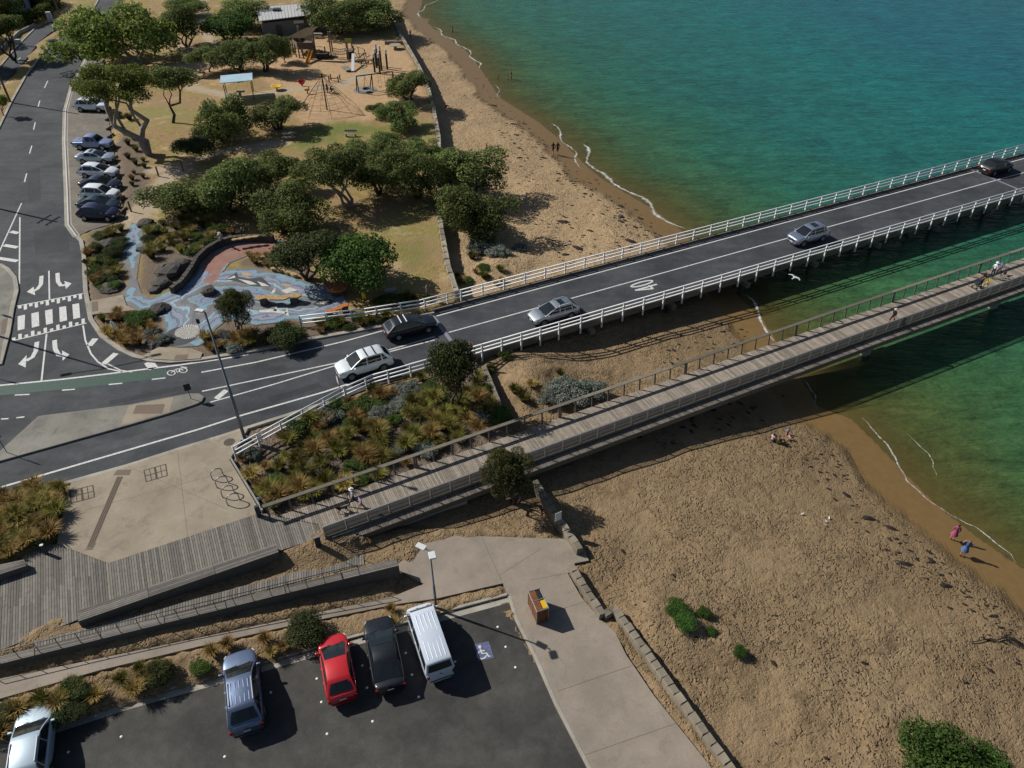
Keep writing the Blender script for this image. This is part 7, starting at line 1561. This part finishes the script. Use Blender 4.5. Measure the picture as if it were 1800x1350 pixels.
person((1731, 506), 'walk', A26+math.pi, 1.25, '#d8c22c', '#d2bc2c', 'child in bright yellow walking on the footbridge', z=zf(70)+.02)
person((1722, 503), 'push', A26+math.pi, 1.68, '#1d1d22', '#2b2530', 'person in black pushing a stroller on the footbridge', z=zf(70)+.02, hair='#4a3324')
person((1741, 489), 'stand', A26, 1.78, '#c9ccd0', '#2b3038', 'person in a white top and white hat on the footbridge', z=zf(71)+.02, hat='#d5d8da')
person((1752, 487), 'walk', A26+math.pi, 1.75, '#5f6d8a', '#333844', 'person in a blue grey shirt behind the stroller on the footbridge', z=zf(72)+.02)
person((1672, 949), 'stand', R(60), 1.62, '#8f4566', '#b34f73', 'woman in a pink dress standing at the water edge', long=False, skirt='#8f4566', hair='#3b261b', group=GB)
person((1690, 977), 'arms', R(240), 1.66, '#45608f', '#45608f', 'woman in a blue dress with raised arms at the water edge', long=False, skirt='#45608f', hair='#6b4a2e', group=GB)
person((1357, 776), 'sit', R(30), 1.7, '#b69aa3', '#3a3c46', 'person in a pale top sitting at the edge of the footbridge shadow', group=GB)
person((1366, 779), 'sit', R(-10), 1.7, '#6b6033', '#4a4438', 'person in olive sitting in front of the pale topped one', hair='#5b3a24', group=GB)
person((1387, 773), 'sit', R(200), 1.1, '#c98a86', '#6fc79a', 'child in mint shorts playing on the sand', long=False, group=GB)
person((1384, 763), 'sit', R(250), 1.2, '#7d8aa0', '#4a4a55', 'child in grey blue just behind the one in mint shorts', long=False, group=GB)
person((972, 271), 'walk', R(100), 1.72, '#2b1216', '#3b2a2a', 'person in dark red walking on the wet sand of the far beach', long=False, z=-1.2, group=GB)
person((980, 272), 'walk', R(100), 1.84, '#121a1c', '#15191c', 'taller person in black on the wet sand of the far beach', long=False, z=-1.2, group=GB)
person((899, 143), 'stand', R(200), 1.8, '#1d1512', '#15100e', 'bather standing in the shallows, tallest of three', z=WZ-.35, long=False, group=GB)
person((893, 143), 'stand', R(200), 1.1, '#1d1512', '#15100e', 'child bather beside the tall bather in the shallows', z=WZ-.35, long=False, group=GB)
person((875, 144), 'reach', R(20), 1.2, '#2a1c16', '#15100e', 'child bending at the water edge left of the bathers', z=WZ-.1, long=False, group=GB)
person((796, 61), 'stand', R(200), 1.8, '#171414', '#121212', 'lone bather in the water near the top', z=WZ-.5, group=GB)
person((391, 430), 'reach', R(-70), 1.68, '#c3c3cc', '#b8b8bd', 'person in white bending beside the stone wall above the mural', hat='#c9c9c9', z=GZ+.1)
person((576, 164), 'stand', R(-20), 1.66, '#5a3a4a', '#4a3340', 'person in dark plum standing behind the climbing net', hair='#1d1512', skirt='#5a3a4a')
person((722, 68), 'walk', R(-30), 1.7, '#2458b0', '#2a3a66', 'person in bright blue walking on the top of the beach', group=GB)
person((690, 48), 'stand', R(-60), 1.75, '#b98f2a', '#2a2a2e', 'person in yellow standing by the sea wall at the top')
person((860, 265), 'sit', R(20), 1.65, '#b79b9b', '#8d6f72', 'person in pale pink sitting on the dry sand beside the trees', long=False, group=GB)
person((855, 262), 'sit', R(-20), 1.65, '#a56f6d', '#5f5050', 'person sitting just left of the pale pink one on the dry sand', long=False, group=GB)
person((783, 190), 'sit', R(20), 1.65, '#7a4a55', '#4a3a44', 'person sitting in the shade against the sea wall', group=GB)
person((466, 376), 'sit', R(-60), 1.65, '#7d7fa5', '#4d5068', 'person in lilac sitting in the shade of the middle trees')
# stroller on the footbridge and pram in the playground
def stroller(p, az, label, col):
    root = empty('stroller', p, az, label, 'stroller'); c = cloth(col)
    bevel(MB().box((0, 0, .55), (.55, .42, .22)).build('seat', c, root, local=True), .05); MB().add([(-.25, -.22, .62), (-.25, .22, .62), (-.1, .22, 1.0), (-.1, -.22, 1.0), (.15, .22, .95), (.15, -.22, .95)], [(0, 1, 2, 3), (3, 2, 4, 5)]).build('hood', c, root, local=True)
    MB().tube([(-.5, -.2, 1.02), (-.2, -.2, .6), (.35, -.2, .15)], .018, 6).tube([(-.5, .2, 1.02), (-.2, .2, .6), (.35, .2, .15)], .018, 6).tube([(-.5, -.2, 1.02), (-.5, .2, 1.02)], .02, 6).tube([(-.3, -.2, .15), (.1, -.2, .5)], .018, 6).tube([(-.3, .2, .15), (.1, .2, .5)], .018, 6).build('frame', DARKM, root, local=True)
    for x in (-.3, .35):
        for y in (-.24, .24): MB().lathe([(0, -.02), (.13, -.02), (.14, 0), (.13, .02), (0, .02)], n=12, M=Matrix.Translation((x, y, .14)) @ Matrix.Rotation(R(90), 4, 'X')).build('wheel', TYRE, root, local=True)
q = at(1716, 506, zf(69)+.02); stroller(q, A26+math.pi, 'dark stroller pushed along the footbridge', '#2b2a33'); stroller(G(584, 163), R(-20), 'black pram beside the climbing net', '#1b1b1f')
# dogs
DJ = {'rump': Vector((-.28, 0, .46)), 'belly': Vector((0, 0, .44)), 'chest': Vector((.25, 0, .45)), 'neck': Vector((.40, 0, .58)), 'head': Vector((.50, 0, .66)), 'muzzle': Vector((.65, 0, .61)), 'tail1': Vector((-.42, 0, .55)), 'tail2': Vector((-.58, 0, .66))}
for s_, n_ in ((.09, 'l'), (-.09, 'r')):
    f = 1 if n_ == 'l' else -1
    DJ['sho'+n_] = Vector((.25, s_, .38)); DJ['elb'+n_] = Vector((.22+.05*f, s_, .22)); DJ['paw'+n_] = Vector((.27+.12*f, s_, .03)); DJ['thi'+n_] = Vector((-.26, s_, .38)); DJ['hoc'+n_] = Vector((-.36-.04*f, s_, .19)); DJ['foo'+n_] = Vector((-.28-.10*f, s_, .03))
DE = [('rump', 'belly'), ('belly', 'chest'), ('chest', 'neck'), ('neck', 'head'), ('head', 'muzzle'), ('rump', 'tail1'), ('tail1', 'tail2')]+[(a+s_, b+s_) for s_ in 'lr' for a, b in (('sho', 'elb'), ('elb', 'paw'), ('thi', 'hoc'), ('hoc', 'foo'))]+[('chest', 'shol'), ('chest', 'shor'), ('rump', 'thil'), ('rump', 'thir')]
DR = {'rump': .12, 'belly': .115, 'chest': .145, 'neck': .085, 'head': .085, 'muzzle': .042, 'tail1': .035, 'tail2': .018, 'sho': .06, 'elb': .038, 'paw': .032, 'thi': .075, 'hoc': .035, 'foo': .032}
dmesh = skin_mesh(DJ, DE, DR, 'belly'); DOGF = M('dog_fur_black', (.012, .011, .011), .7, .2, 8)
dmesh.materials.append(DOGF)
def dog(p, az, label, s_=.88):
    root = empty('dog', p, az, label, 'dog'); o = link('body', dmesh, root); o.scale = (s_,)*3
    for y in (.06, -.06): e_ = MB().add([(.46, y*.6, .73), (.52, y*.8, .73), (.50, y*2, .64)], [(0, 1, 2)]).build('ear', DOGF, root, local=True); e_.scale = (s_,)*3
    MB().tube([(.40*s_-.03, 0, .58*s_-.09), (.40*s_, 0, .58*s_+.1)], .02, 6).build('collar', RED, root, local=True)
dp_ = at(603, 899, zf(3)+.02); dog(dp_, A26+math.pi-.15, 'black dog walking on a lead on the footbridge'); dog(at(1765, 484, zf(72)+.02), A26+.3, 'small black dog behind the group on the footbridge', .7)
hd_ = at(634, 890, zf(4)+.9); ld = MB().tube([dp_+Vector((-.35, -.15, .62)), (dp_+hd_)/2-Vector((0, 0, .12)), hd_+Vector((0, 0, -.05))], .01, 4).build('dog_lead', ROPE); tag(ld, 'thin lead between the black dog and its walkers', 'lead')
# gull
gp_ = at(1397, 488, 5.0); gl = empty('seagull', gp_, .6, 'white gull gliding between the two bridges', 'bird'); GW = M('gull_white', '#d9dcdf', .7, .05); GG = M('gull_wing', '#b9bec4', .7, .05)
MB().tube([(-.26, 0, 0), (-.12, 0, .01), (.05, 0, .02), (.16, 0, .04), (.22, 0, .045), (.26, 0, .03)], [.02, .07, .085, .05, .045, .012], 10).build('body', GW, gl, smooth=True, local=True)
for s_ in (1, -1): MB().add([(.10, s_*.05, .03), (-.08, s_*.05, .03), (-.06, s_*.35, .12), (.12, s_*.33, .13), (-.16, s_*.66, .07), (-.02, s_*.60, .09), (.10, s_*.05, .05), (-.08, s_*.05, .04), (-.06, s_*.35, .13), (.12, s_*.33, .145)], [(0, 3, 2, 1), (3, 5, 4, 2), (6, 7, 8, 9), (0, 6, 9, 3)]).build('wing', GG, gl, local=True)
MB().add([(-.24, -.03, 0), (-.24, .03, 0), (-.38, .08, 0), (-.38, -.08, 0), (-.24, 0, .02), (-.38, 0, .012)], [(0, 1, 2, 3), (0, 4, 5, 3), (4, 1, 2, 5)]).build('tail', GW, gl, local=True); MB().tube([(.25, 0, .035), (.30, 0, .02)], [.012, .003], 6).build('beak', YEL, gl, local=True)
for i, (x, y) in enumerate(((1410, 905), (1457, 912), (1452, 918), (1451, 925))):
    p = tz(x, y); g_ = empty('seagull', p, .4+i, ['single gull standing on the near beach', 'upper gull of three resting on the near beach', 'middle gull of three resting on the near beach', 'lowest gull of three resting on the near beach'][i], 'bird', 'gulls resting on the sand'); g_.scale = (.6,)*3
    MB().tube([(-.22, 0, .16), (-.08, 0, .18), (.06, 0, .2), (.12, 0, .27), (.15, 0, .32), (.2, 0, .32)], [.02, .075, .08, .045, .045, .01], 8).build('body', GW, g_, smooth=True, local=True); MB().tube([(0, .03, 0), (0, .03, .14)], .008, 4).tube([(0, -.03, 0), (0, -.03, .14)], .008, 4).build('legs', YEL, g_, local=True)
# ================================================================== labels: order the look-alikes from left to right
_by = {}
for o in COL.objects:
    if o.parent is None and 'label' in o and o.get('kind') is None and o.get('category') != 'wheel stop': _by.setdefault(o['label'], []).append(o)
_ORD = ('leftmost', 'second from left', 'third from left', 'fourth from left', 'fifth from left', 'sixth from left')
for lab, os_ in _by.items():
    if len(os_) > 1:
        os_.sort(key=lambda o: proj(o.location)[0])
        for o, w in zip(os_, _ORD):
            t = lab+', '+w
            if len(t.split()) <= 16: o['label'] = t
